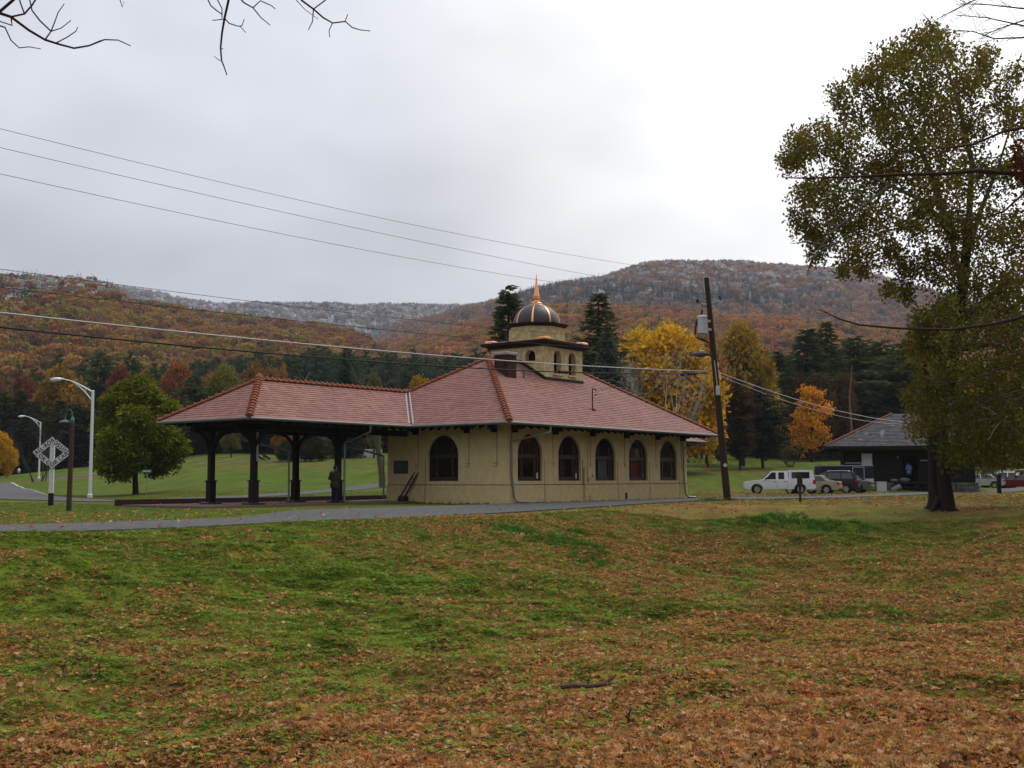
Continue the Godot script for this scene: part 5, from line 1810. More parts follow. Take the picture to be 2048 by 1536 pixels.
	for p in ends:
		sat.append(Transform3D(Basis.from_euler(Vector3(sr.randf() * 6, sr.randf() * 6, 0)).scaled(Vector3.ONE * 0.34), p))
		var k := sr.randf_range(0.7, 1.3)
		sc.append(Color(k, k, k))
	many("leaves", spray(8, 1.0, 0.42, 91), foliage(0.10, 0.075, 0.026), sat, sc, sh)
	# bare grey bush by the far street lamp
	bare_tree("bare_bush", "bare grey brown bush behind the railroad crossing sign", Vector3(-49.3, ground_y(-49.3, -119), -119), 7.0, 0.07, 9, M.bark, 5)
	# white-stemmed birches in front of the golden maple
	for k in [[1352, 96, 688, 14, "birch with a straight white stem in front of the golden maple, nearest its right side"], [1316, 97, 700, 15, "leaning white birch in front of the middle of the golden maple"], [1290, 98, 710, 16, "slender white birch in front of the left side of the golden maple"]]:
		var x: float = (k[0] - 1024.0) / 2276.0 * k[1]
		var g := ground_y(x, -k[1])
		bare_tree("birch_tree", k[4], Vector3(x, g, -k[1]), EYE + (960.5 - k[2]) / 2276.0 * k[1] - g, 0.11, k[3], M.bark_birch, 2)
	for k in [[798, 150, 690, 31, "bare grey tree behind the station roof, left of its hip"], [826, 156, 698, 32, "second bare grey tree behind the station roof close to its hip"], [1648, 190, 700, 33, "bare grey tree among the tall pines"]]:
		var x: float = (k[0] - 1024.0) / 2276.0 * k[1]
		var g := ground_y(x, -k[1])
		bare_tree("bare_tree", k[4], Vector3(x, g, -k[1]), EYE + (960.5 - k[2]) / 2276.0 * k[1] - g, 0.16, k[3], M.bark, 1)
	var tx := (1702.0 - 1024.0) / 2276.0 * 150.0
	var tt := thing("bare_snag", "thin reddish bare trunk standing behind the freight house roof", "tree trunk", Vector3(tx, ground_y(tx, -150), -150))
	var ts := Shape.new()
	ts.tube(PackedVector3Array([Vector3(0, -0.3, 0), Vector3(0.05, 5, 0), Vector3(-0.1, 9, 0), Vector3(0.35, 13.5, 0)]), PackedFloat32Array([0.2, 0.15, 0.12, 0.05]), 6)
	part("trunk", ts.mesh(), lin(0.17, 0.085, 0.055, 0.9), tt)

func bare_tree(called: String, label: String, at: Vector3, height: float, radius: float, seed_: int, mat: Material, stems: int) -> Node3D:
	var t := thing(called, label, "tree", at)
	var r := RandomNumberGenerator.new()
	r.seed = seed_
	var s := Shape.new()
	var tw := Shape.new()
	var ends := []
	for i in stems:
		var a := TAU * i / stems + r.randf()
		var lean := 0.0 if stems == 1 else 0.28
		var dir := Vector3(cos(a) * lean, 1, sin(a) * lean).normalized()
		var e2 := []
		grow(s, Vector3(cos(a), 0, sin(a)) * 0.15 * (stems - 1) + Vector3(0, -0.2, 0), dir, height * 0.40, radius, 3, r, e2, 0.42, 0.25, 6)
		for p in e2: ends.append(p)
	for p in ends:
		for k in 3:
			var d := Vector3(r.randfn() * 0.6, r.randf_range(0.2, 1.0), r.randfn() * 0.6).normalized()
			tw.tube(PackedVector3Array([p, p + d * height * 0.05, p + d * height * 0.10 + Vector3(r.randfn(), 0.3, r.randfn()) * 0.1]), PackedFloat32Array([radius * 0.14, radius * 0.10, radius * 0.05]), 3, false)
	part("trunk", s.mesh(), mat, t)
	part("twigs", tw.mesh(), mat, t)
	return t

func seen(px: float, row: float, d: float) -> Vector3:
	# a place at depth d in the direction of a measured bearing and elevation
	var tilt := deg_to_rad(4.829)
	var e := (768.0 - row) / 2276.3
	var fwd := cos(tilt) - e * sin(tilt)
	var up := sin(tilt) + e * cos(tilt)
	return Vector3((px - 1024.0) / 2276.3 * d / fwd, EYE + up * d / fwd, -d)

func make_big_tree() -> void:
	var D := 54.0
	var at := Vector3(20.45, -0.35, -D)
	var t := thing("plane_tree", "large tree with yellowing leaves and twin dark trunk at the right edge of the bank", "tree", at)
	var r := RandomNumberGenerator.new()
	r.seed = 21
	var rel := func(px: float, row: float, dz: float) -> Vector3: return seen(px, row, D + dz) - at
	var tr := Shape.new()
	tr.tube(PackedVector3Array([rel.call(1893, 1045, 0), rel.call(1893, 1018, 0), rel.call(1887, 960, 0), rel.call(1884, 880, 0), rel.call(1900, 760, 0), rel.call(1925, 600, 0), rel.call(1938, 450, 0)]), PackedFloat32Array([0.55, 0.40, 0.31, 0.29, 0.28, 0.25, 0.20]), 12)
	tr.tube(PackedVector3Array([rel.call(1872, 1030, 0.4), rel.call(1870, 1000, 0.4), rel.call(1866, 940, 0.5), rel.call(1862, 860, 0.8), rel.call(1850, 740, 1.5), rel.call(1855, 640, 2.2)]), PackedFloat32Array([0.50, 0.32, 0.23, 0.20, 0.16, 0.08]), 10)
	for k in 4:
		var a := k * 1.6 + 2.4
		var dir := Vector3(cos(a), 0, sin(a))
		var b: Vector3 = rel.call(1880, 1018, 0.2)
		tr.tube(PackedVector3Array([b + Vector3(0, 0.5, 0) + dir * 0.2, b + dir * 0.6 + Vector3(0, 0.05, 0), b + dir * 1.15 + Vector3(0, -0.3, 0)]), PackedFloat32Array([0.15, 0.10, 0.03]), 6)
	part("trunk", tr.mesh(), M.bark_dark, t)
	var limbs := [
		[[1938, 460, 0], [1945, 330, 0.2], [1920, 210, 0.4], [1885, 110, 0.3], [1870, 60, 0.3]],
		[[1928, 590, 0], [1902, 470, -1], [1850, 405, -1.6], [1780, 372, -2], [1690, 330, -2.2], [1610, 290, -2.3]],
		[[1925, 640, 0], [1985, 590, 0.8], [2060, 555, 1.5], [2150, 520, 2]],
		[[1932, 520, 0], [1960, 430, 1.2], [2000, 330, 2.2], [2030, 230, 2.6]],
		[[1905, 480, -1], [1860, 340, -0.4], [1800, 220, 0.6], [1740, 170, 0.8]],
		[[1780, 372, -2], [1720, 420, -2.4], [1660, 470, -2.6], [1625, 520, -2.7]],
		[[1900, 760, 0], [1860, 690, -1.6], [1835, 640, -2.4]],
		[[1912, 700, 0], [1990, 690, -1.5], [2060, 720, -2.2]],
		[[1890, 820, 0], [1930, 800, -2.4], [1990, 830, -3.2], [2050, 880, -3.4]]]
	for l in limbs:
		var pts := PackedVector3Array()
		var rad := PackedFloat32Array()
		for i in l.size():
			pts.append(rel.call(l[i][0], l[i][1], l[i][2]))
			rad.append(lerpf(0.075 if l[0][0] == 1780 else 0.17, 0.02, float(i) / (l.size() - 1)))
		var s := Shape.new()
		s.tube(pts, rad, 8)
		for i in 5:
			var f := r.randf_range(0.4, 1.0) * (pts.size() - 1)
			var j := mini(int(f), pts.size() - 2)
			var p := pts[j].lerp(pts[j + 1], f - j)
			var d := Vector3(r.randfn(), r.randfn() * 0.6 + 0.2, r.randfn()).normalized()
			s.tube(PackedVector3Array([p, p + d * 0.8, p + d * 1.6 + Vector3(0, -0.2, 0)]), PackedFloat32Array([0.05, 0.035, 0.012]), 5)
		part("limb", s.mesh(), M.bark_pale, t)
	var blobs := [[1600, 300, 36], [1578, 330, 26], [1640, 285, 44], [1700, 295, 48], [1622, 375, 42], [1680, 385, 56], [1742, 355, 46], [1606, 445, 30], [1640, 490, 20], [1622, 470, 22], [1684, 455, 50], [1742, 440, 52], [1628, 522, 13], [1712, 508, 34], [1772, 505, 36], [1690, 545, 10], [1735, 548, 16],
		[1690, 195, 26], [1726, 165, 28], [1770, 150, 40], [1800, 125, 38], [1846, 92, 34], [1868, 66, 24], [1888, 118, 44], [1830, 180, 46], [1880, 215, 54], [1925, 185, 44], [1765, 215, 42], [1700, 240, 24], [1795, 270, 56], [1868, 305, 64], [1945, 262, 54], [1968, 112, 24], [1958, 150, 26], [2000, 195, 24], [1796, 350, 52], [1880, 395, 58], [1960, 355, 56], [2030, 150, 24], [2040, 245, 38], [2058, 340, 56], [2110, 200, 50], [2130, 320, 60],
		[1832, 445, 44], [1905, 480, 56], [1985, 462, 56], [2056, 470, 60], [1856, 532, 42], [1925, 555, 54], [1995, 570, 58], [2066, 575, 66], [1806, 545, 20], [1786, 580, 12], [1820, 590, 16],
		[1866, 632, 44], [1925, 652, 58], [1995, 664, 58], [2056, 680, 58], [1856, 712, 42], [1915, 742, 60], [1985, 755, 58], [2056, 760, 50], [1836, 788, 34], [1892, 826, 56], [1962, 846, 58], [2034, 856, 56], [1856, 846, 40], [1922, 895, 46], [1992, 906, 48], [2062, 895, 50], [1894, 918, 24], [1832, 690, 26], [1842, 660, 22]]
	var pts := []
	var col := PackedColorArray()
	for b in blobs:
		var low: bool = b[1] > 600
		for side in [-1.0, 1.0]:
			var dz: float = side * r.randf_range(0.4, 2.6) * (1.0 if b[2] > 30 else 0.4)
			if side < 0 and low: dz -= 1.0
			var c: Vector3 = rel.call(b[0] + r.randf_range(-10, 10), b[1] + r.randf_range(-10, 10), dz)
			var rad: float = b[2] / 2276.0 * D
			var hue := r.randf()
			var n := int(33.0 * rad * rad + 18.0 * rad) + 4
			n = int(n * (1.05 if low else 1.2))
			for i in n:
				var o := Vector3(r.randfn(), r.randfn(), r.randfn()).normalized() * pow(r.randf(), 0.4) * rad * r.randf_range(0.85, 1.2)
				pts.append(Transform3D(Basis.from_euler(Vector3(r.randf() * TAU, r.randf() * TAU, 0)).scaled(Vector3.ONE * r.randf_range(0.18, 0.40)), c + o))
				var base := Color(0.165, 0.172, 0.024).lerp(Color(0.25, 0.165, 0.028), clampf(hue * 0.8 + r.randf_range(-0.25, 0.35), 0, 1))
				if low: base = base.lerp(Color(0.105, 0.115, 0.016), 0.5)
				if r.randf() < 0.08: base = Color(0.30, 0.20, 0.03)
				var k := r.randf_range(0.75, 1.3)
				col.append(Color(base.r * k, base.g * k, base.b * k))
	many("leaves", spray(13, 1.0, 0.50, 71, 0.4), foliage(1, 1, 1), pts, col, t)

func limb_run(s: Shape, pts: Array, d: float, r0: float, r1: float, sway: float, r: RandomNumberGenerator) -> PackedVector3Array:
	var v := PackedVector3Array()
	var rad := PackedFloat32Array()
	for i in pts.size():
		v.append(seen(pts[i][0], pts[i][1], d + sway * i))
		rad.append(lerpf(r0, r1, float(i) / (pts.size() - 1)))
	s.tube(v, rad, 6)
	s.ball(v[-1], Vector3.ONE * r1 * 1.5, 6, 4)
	return v

func make_bare_branches() -> void:
	var r := RandomNumberGenerator.new()
	r.seed = 5
	# a bare tree standing just out of view at the left: only the ends of its branches hang into the picture
	var base := Vector3(-5.2, ground_y(-5.2, -1.0), -1.0)
	var t := thing("bare_tree", "bare tree whose dark branch tips hang into the top left corner of the sky", "tree")
	var s := Shape.new()
	s.tube(PackedVector3Array([base + Vector3(0, -0.3, 0), base + Vector3(0, 0.3, 0), base + Vector3(0.1, 3.5, -0.1), base + Vector3(0.3, 7.0, -0.5)]), PackedFloat32Array([0.42, 0.3, 0.24, 0.14]), 10)
	s.tube(PackedVector3Array([base + Vector3(0.1, 3.6, -0.1), Vector3(-4.2, 3.9, -3.6), seen(-60, -8, 6.0)]), PackedFloat32Array([0.12, 0.05, 0.011]), 8)
	s.tube(PackedVector3Array([base + Vector3(0.2, 5.2, -0.2), Vector3(-3.6, 4.9, -3.2), Vector3(-2.0, 4.3, -5.6), seen(462, -60, 6.1), seen(560, -90, 6.1), seen(700, -70, 6.1)]), PackedFloat32Array([0.12, 0.06, 0.03, 0.014, 0.012, 0.008]), 8)
	for i in 4:
		var a := 1.6 + i * 1.5
		grow(s, base + Vector3(0.3, 6.0 + 0.3 * i, -0.5), Vector3(cos(a) * 0.7, 1.0, absf(sin(a)) * 0.8).normalized(), 3.4, 0.10, 3, r, [], 0.5, 0.2, 6)
	part("trunk", s.mesh(), M.bark, t)
	var runs := [
		[[[-60, -8], [0, 23], [24, 31], [60, 58], [92, 77], [120, 86], [150, 94], [180, 89], [211, 77], [238, 78], [262, 89]], 0.016, 0.0035],
		[[[92, 77], [104, 60], [82, 39], [66, 18], [58, -20]], 0.008, 0.005], [[[104, 60], [112, 40], [118, 23], [130, 6]], 0.006, 0.003],
		[[[104, 60], [124, 54], [143, 39]], 0.0055, 0.003], [[[113, 84], [136, 72], [154, 60], [157, 53]], 0.006, 0.003],
		[[[-20, 42], [12, 52], [24, 78], [40, 93], [60, 91], [82, 95]], 0.008, 0.003], [[[24, 31], [51, 25], [66, 8], [80, -14]], 0.009, 0.006],
		[[[2, 20], [30, -4], [50, -30]], 0.014, 0.010], [[[24, 31], [26, 48], [2, 40]], 0.008, 0.004], [[[190, 84], [204, 78]], 0.004, 0.002], [[[51, 25], [44, 6], [36, -20]], 0.007, 0.005],
		[[[462, -60], [459, 0], [451, 35], [446, 64], [443, 94], [445, 120], [450, 132], [455, 147]], 0.013, 0.004],
		[[[451, 35], [460, 45], [478, 51], [486, 50], [490, 38]], 0.006, 0.003], [[[482, 51], [493, 63]], 0.004, 0.0025], [[[451, 36], [440, 38], [428, 39]], 0.005, 0.003],
		[[[412, -14], [424, 10], [436, 20], [446, 27]], 0.006, 0.004], [[[446, 34], [446, 15], [438, 0], [430, -20]], 0.005, 0.005], [[[442, 120], [430, 111]], 0.004, 0.002], [[[443, 95], [447, 96]], 0.004, 0.003],
		[[[470, -20], [490, 4], [508, 14], [524, 34], [541, 48]], 0.008, 0.003], [[[508, 14], [523, 0], [545, 10], [552, 16]], 0.006, 0.003],
		[[[590, -24], [606, 0], [629, 17], [648, 34], [667, 45], [693, 42], [706, 54], [722, 59], [741, 61]], 0.010, 0.003], [[[629, 17], [627, 42], [619, 58]], 0.006, 0.003],
		[[[629, 17], [652, 0], [668, -16]], 0.006, 0.005], [[[667, 45], [660, 60], [661, 72]], 0.005, 0.003], [[[692, 42], [697, 29]], 0.004, 0.003], [[[590, -6], [612, 18], [638, 37]], 0.004, 0.002],
		[[[236, -20], [247, 12], [250, 2]], 0.005, 0.002]]
	for k in runs:
		var b := Shape.new()
		limb_run(b, k[0], 6.1, k[1] * 0.6, k[2] * 0.75, 0.015, r)
		part("branch", b.mesh(), M.bark_red, t)
	# a bare tree just out of view at the right, its long branches crossing the picture
	var base2 := Vector3(8.8, ground_y(8.8, -15.0), -15.0)
	var t2 := thing("bare_tree", "bare tree whose long dark branches reach in from the right edge across the leafy tree", "tree")
	var s2 := Shape.new()
	s2.tube(PackedVector3Array([base2 + Vector3(0, -0.4, 0), base2 + Vector3(0, 0.3, 0), base2 + Vector3(0.1, 4, 0), base2 + Vector3(-0.1, 9.5, 0)]), PackedFloat32Array([0.55, 0.36, 0.28, 0.16]), 10)
	for i in 5:
		var a := i * 1.26 - 0.9
		grow(s2, base2 + Vector3(-0.1, 8.0 + 0.35 * i, 0), Vector3(cos(a) * 0.7 + 0.35, 1.1, sin(a) * 0.7).normalized(), 4.0, 0.13, 3, r, [], 0.5, 0.2, 6)
	part("trunk", s2.mesh(), M.bark, t2)
	var trunk_px := 2345.0
	var runs2 := [
		[[[trunk_px, 330], [2180, 358], [2048, 351], [1960, 344], [1880, 350], [1800, 351], [1700, 356], [1620, 358], [1572, 357]], 0.044, 0.008],
		[[[trunk_px, 200], [2180, 230], [2048, 258], [2008, 266], [1949, 291], [1900, 298], [1860, 301], [1790, 306]], 0.030, 0.005],
		[[[trunk_px, 560], [2180, 580], [2085, 618], [2040, 638], [1990, 650], [1900, 662], [1800, 659], [1720, 652], [1680, 640], [1655, 628], [1637, 620]], 0.034, 0.006],
		[[[trunk_px, 690], [2140, 710], [2048, 726], [1995, 742], [1940, 764], [1880, 769], [1820, 767]], 0.020, 0.004],
		[[[trunk_px, 740], [2140, 752], [2048, 782], [1985, 800], [1930, 832], [1885, 850], [1840, 856]], 0.018, 0.004],
		[[[1940, 830], [1916, 850], [1914, 872]], 0.006, 0.002], [[[1980, 760], [1930, 700], [1925, 650]], 0.0, 0.0],
		[[[2110, 352], [2048, 390], [2008, 426], [1960, 441], [1925, 442], [1900, 438]], 0.022, 0.004],
		[[[2090, 352], [2048, 372], [2000, 376], [1940, 384], [1890, 400]], 0.010, 0.003],
		[[[1660, 633], [1640, 632]], 0.005, 0.003], [[[1764, 656], [1762, 668]], 0.004, 0.002],
		[[[1830, 301], [1800, 312], [1770, 318], [1748, 316]], 0.006, 0.002], [[[2048, 302], [1990, 318], [1930, 320], [1880, 326]], 0.010, 0.003]]
	for k in runs2:
		var b := Shape.new()
		var v := limb_run(b, k[0], 15.0, k[1], k[2], 0.06, r)
		for i in range(2, v.size() - 1):
			if r.randf() < 0.5:
				var d := (v[i + 1] - v[i]).normalized() * 0.5 + Vector3(r.randfn() * 0.2, r.randfn() * 0.4, r.randfn() * 0.3)
				b.tube(PackedVector3Array([v[i], v[i] + d * 0.25, v[i] + d * 0.5 + Vector3(0, 0.03, 0)]), PackedFloat32Array([k[2] * 0.7, k[2] * 0.5, k[2] * 0.25]), 4)
		part("branch", b.mesh(), M.bark_red, t2)
	# fine twigs in the top right corner
	for k in [[[2180, 60], [2048, 78], [1990, 80], [1950, 66], [1910, 62]], [[2160, 0], [2048, 20], [1980, 12], [1925, 10]], [[2100, -60], [2000, -20], [1957, 0], [1913, 21], [1866, 46]], [[2180, 30], [2048, 44], [2000, 60], [1968, 74]], [[2160, 100], [2048, 54], [1975, 38], [1915, 33]]]:
		var b := Shape.new()
		var v := limb_run(b, k, 14.6, 0.014, 0.004, 0.08, r)
		for i in range(1, v.size()):
			for m in 7:
				var p := v[i - 1].lerp(v[i], r.randf())
				var d := ((v[i] - v[i - 1]).normalized() + Vector3(r.randfn() * 0.2, r.randfn() * 0.55, r.randfn() * 0.4)).normalized()
				var l := r.randf_range(0.15, 0.5)
				b.tube(PackedVector3Array([p, p + d * l * 0.5 + Vector3(0, r.randfn() * 0.02, 0), p + d * l]), PackedFloat32Array([0.0035, 0.0028, 0.0016]), 3, false)
		part("twig_spray", b.mesh(), M.bark_red, t2)
	var dl := []
	var dc := PackedColorArray()
	for i in 34:
		var c := seen(2040 + r.randfn() * 13, 338 + r.randfn() * 26, 14.9 + r.randfn() * 0.1)
		dl.append(Transform3D(Basis.from_euler(Vector3(r.randf() * 6, r.randf() * 6, 0)).scaled(Vector3.ONE * 0.06), c))
		dc.append(Color(1, 1, 1))
	many("dead_leaves", spray(7, 1.0, 1.1, 33), foliage(0.10, 0.032, 0.016), dl, dc, t2)

# ---------------------------------------------------------------- utility pole and wires
func make_pole_and_wires() -> void:
	var foot := Vector3(11.66, ground_y(11.66, -62.0), -62.0)
	var t := thing("utility_pole", "leaning brown wooden utility pole carrying a grey transformer and lamp beside the station", "utility pole", foot)
	var lean := Vector3(-0.93, 12.2, 0.0)
	var on := func(y: float) -> Vector3: return lean * (y / 12.2)
	var p := Shape.new()
	p.tube(PackedVector3Array([Vector3(0.02, -0.6, 0), Vector3.ZERO, on.call(4.0), on.call(9.0), on.call(12.2)]), PackedFloat32Array([0.215, 0.205, 0.185, 0.155, 0.13]), 12)
	part("pole", p.mesh(), M.pole_wood, t)
	var top := Shape.new()
	var q: Vector3 = on.call(11.6)
	top.tube(PackedVector3Array([q + Vector3(-0.16, -0.2, 0.05), q + Vector3(-0.22, 0.75, 0.05)]), PackedFloat32Array([0.03]), 6)
	top.bar(q + Vector3(-0.45, 0.72, 0.05), q + Vector3(0.0, 0.78, 0.05), 0.04, 0.04)
	top.ball(q + Vector3(-0.22, 0.82, 0.05), Vector3(0.06, 0.09, 0.06), 8, 5)
	part("top_bracket", top.mesh(), M.grey_box, t)
	for sg: float in [-1.0, 1.0]:
		var arm := Shape.new()
		var b: Vector3 = on.call(10.75)
		arm.bar(b, b + Vector3(0.62 * sg, 0.22 if sg > 0 else 0.05, 0.0), 0.06, 0.09)
		part("bracket_arm", arm.mesh(), M.grey_box, t)
		var ins := Shape.new()
		ins.lathe(b + Vector3(0.62 * sg, 0.22 if sg > 0 else 0.05, 0.0), PackedVector2Array([Vector2(0.05, 0), Vector2(0.08, 0.06), Vector2(0.05, 0.10), Vector2(0.08, 0.16), Vector2(0.04, 0.24), Vector2(0, 0.26)]), 8)
		part("insulator", ins.mesh(), M.trim_dark, t)
	var tf := Shape.new()
	var tp: Vector3 = on.call(9.1) + Vector3(-0.52, 0, 0.12)
	tf.lathe(tp, PackedVector2Array([Vector2(0, 0), Vector2(0.27, 0), Vector2(0.29, 0.03), Vector2(0.27, 0.06), Vector2(0.27, 0.86), Vector2(0.30, 0.88), Vector2(0.29, 0.93), Vector2(0.16, 1.01), Vector2(0, 1.03)]), 18)
	var can := part("transformer", tf.mesh(), M.grey_box, t)
	var bs := Shape.new()
	bs.lathe(tp + Vector3(-0.02, 1.02, 0), PackedVector2Array([Vector2(0.05, 0), Vector2(0.07, 0.06), Vector2(0.04, 0.1), Vector2(0.07, 0.16), Vector2(0.03, 0.3), Vector2(0, 0.32)]), 8)
	part("bushing", bs.mesh(), M.trim_dark, can)
	var br := Shape.new()
	br.span(tp + Vector3(0.24, 0.15, -0.06), tp + Vector3(0.48, 0.28, 0.06))
	br.span(tp + Vector3(0.24, 0.62, -0.06), tp + Vector3(0.44, 0.74, 0.06))
	part("hanger", br.mesh(), M.grey_box, can)
	var ld := Shape.new()
	ld.tube(PackedVector3Array([tp + Vector3(-0.02, 1.34, 0), tp + Vector3(0.0, 1.6, 0), on.call(10.8) + Vector3(-0.6, 0.1, 0)]), PackedFloat32Array([0.018]), 5)
	for k in 3:
		ld.tube(PackedVector3Array([tp + Vector3(-0.28, 0.8 - 0.1 * k, 0.05), tp + Vector3(-0.44 + 0.05 * k, 0.35, 0.05), tp + Vector3(-0.42, -0.22, 0.05), tp + Vector3(-0.1 + 0.1 * k, -0.35, 0.05), on.call(8.55) + Vector3(-0.1, 0, 0)]), PackedFloat32Array([0.02]), 5)
	part("lead", ld.mesh(), M.black, t)
	# street lamp head on a short arm
	var lh := Shape.new()
	var lb: Vector3 = on.call(7.95) + Vector3(-0.75, 0, 0.1)
	lh.ball(lb, Vector3(0.46, 0.15, 0.2), 14, 8)
	lh.tube(PackedVector3Array([lb + Vector3(0.35, 0.02, 0), lb + Vector3(0.72, -0.02, -0.05)]), PackedFloat32Array([0.06, 0.05]), 8)
	part("lamp_head", lh.mesh(), lin(0.045, 0.047, 0.05, 0.4, 0.2), t)
	var ba := Shape.new()
	ba.ball(lb + Vector3(0.1, 0.17, 0), Vector3(0.17, 0.07, 0.09), 10, 6)
	part("lamp_sensor", ba.mesh(), M.grey_box, t)
	var bx := Shape.new()
	bx.cbox(on.call(5.95) + Vector3(0.0, 0, 0.24), Vector3(0.22, 0.52, 0.10), 0.015)
	part("pole_box", bx.mesh(), M.grey_box, t)
	var cd := Shape.new()
	cd.tube(PackedVector3Array([on.call(6.2) + Vector3(0.0, 0, 0.2), on.call(7.6) + Vector3(-0.03, 0, 0.19)]), PackedFloat32Array([0.025]), 5)
	part("conduit", cd.mesh(), M.grey_box, t)
	var rf := Shape.new()
	rf.xf = Transform3D(Basis(Vector3(0, 0, 1), PI / 4), on.call(1.9) + Vector3(0.02, 0, 0.205))
	rf.cbox(Vector3.ZERO, Vector3(0.17, 0.17, 0.012), 0.003)
	part("marker_plate", rf.mesh(), M.white, t)
	# the wires towards the next pole, nearer and out of view at the left
	var d := -u_dir
	var wires := [
		["thin overhead wire, topmost of the three crossing the sky", [[0, 12.35], [20, 11.02], [48, 10.55]], 0.007, M.black, -0.2],
		["thin overhead wire, middle one of the three crossing the sky", [[0, 11.1], [20, 10.28], [48, 10.0]], 0.007, M.black, 0.6],
		["thin overhead wire, lowest of the three crossing the sky", [[0, 10.95], [20, 9.72], [48, 9.38]], 0.007, M.black, -0.6],
		["thin dark wire crossing just above the left hilltop", [[0, 8.5], [32, 6.94], [48, 6.65]], 0.008, M.black, -0.3],
		["black wire crossing the left hillside above the pale cable", [[0, 7.9], [27, 6.61], [48, 6.15]], 0.011, M.black, -0.2],
		["pale grey cable crossing above the canopy roof", [[0, 7.03], [23.3, 5.94], [48, 5.55]], 0.024, lin(0.36, 0.36, 0.37, 0.5), -0.18],
		["thick black cable, lowest one above the canopy roof", [[0, 6.92], [23.3, 5.53], [48, 5.24]], 0.026, M.black, -0.18]]
	for w in wires:
		var s := Shape.new()
		var pts := PackedVector3Array()
		var k: Array = w[1]
		for i in 33:
			var x := 48.0 * i / 32.0
			var y := 0.0
			for a in 3:
				var m := 1.0
				for b in 3:
					if a != b: m *= (x - k[b][0]) / (k[a][0] - k[b][0])
				y += m * k[a][1]
			var base := foot + Vector3(-0.76 + w[4] * (1.0 - x / 48.0), 0, 0.15) + d * x
			pts.append(Vector3(base.x, y, base.z))
		s.tube(pts, PackedFloat32Array([w[2]]), 5)
		var o := thing("overhead_wire", w[0], "wire")
		part("cable", s.mesh(), w[3], o)
		if w[2] > 0.025:
			var sp := Shape.new()
			for f in [[14.6, 0.55], [2.2, 0.55]]:
				var a := pts[int(f[0] / 1.5)]; var b := pts[int(f[0] / 1.5) + 1]
				sp.tube(PackedVector3Array([a.lerp(b, 0.1), a.lerp(b, 0.55)]), PackedFloat32Array([0.075]), 8)
			part("splice_case", sp.mesh(), M.black, o)
	var np := foot + d * 48.0
	var other := thing("utility_pole", "plain wooden utility pole carrying the wires, standing outside the left edge", "utility pole", Vector3(np.x, ground_y(np.x, np.z), np.z))
	var op := Shape.new()
	op.tube(PackedVector3Array([Vector3(0, -0.5, 0), Vector3(0, 0, 0), Vector3(-0.75, 12.0, 0.1)]), PackedFloat32Array([0.2, 0.19, 0.13]), 10)
	part("pole", op.mesh(), M.pole_wood, other)
	# onward to the freight house
	var to := [["pale double cable running from the utility pole down to the freight house, upper strand", 7.0, Vector3(32.5, 5.75, -93), 0.024, 0.5], ["pale double cable running from the utility pole down to the freight house, lower strand", 6.85, Vector3(32.5, 5.6, -93), 0.018, 0.7], ["thin wire running from the utility pole above the double cable", 8.5, Vector3(33.5, 6.5, -93), 0.009, 0.6]]
	for w in to:
		var a: Vector3 = foot + on.call(w[1]) + Vector3(0.1, 0, 0)
		var s := Shape.new()
		var pts := PackedVector3Array()
		for i in 17:
			var f := i / 16.0
			pts.append(a.lerp(w[2], f) - Vector3(0, 4.0 * w[4] * f * (1.0 - f), 0))
		s.tube(pts, PackedFloat32Array([w[3]]), 5)
		var o := thing("overhead_wire", w[0], "wire")
		part("cable", s.mesh(), lin(0.30, 0.30, 0.31, 0.5) if w[3] > 0.01 else M.black, o)
		if w[4] == 0.7:
			var sp := Shape.new()
			sp.tube(PackedVector3Array([pts[3], pts[3].lerp(pts[4], 0.45)]), PackedFloat32Array([0.07]), 8)
			part("splice_case", sp.mesh(), M.black, o)
	var dr := Shape.new()
	var da: Vector3 = foot + on.call(8.6)
	var db := STATION_AT + u_dir * 8.36 - v_dir * 0.0 + v_dir * 0.2 + Vector3(0, 5.95, 0)
	var dp := PackedVector3Array()
	for i in 13:
		var f := i / 12.0
		dp.append(da.lerp(db, f) - Vector3(0, 1.6 * f * (1.0 - f), 0))
	dr.tube(dp, PackedFloat32Array([0.012]), 5)
	var dw := thing("service_wire", "thin black service wire from the utility pole to the mast on the station roof", "wire")
	part("cable", dr.mesh(), M.black, dw)

# ---------------------------------------------------------------- street furniture
func text_mesh(words: String, high: float, mat: Material, bold := true) -> TextMesh:
	var f := SystemFont.new()
	f.font_names = PackedStringArray(["Droid Sans"])
	f.font_weight = 700 if bold else 400
	var m := TextMesh.new()
	m.text = words
	m.font = f
	m.font_size = 64
	m.pixel_size = high / 46.0
	m.depth = 0.006
	m.curve_step = 2.0
	m.material = mat
	return m

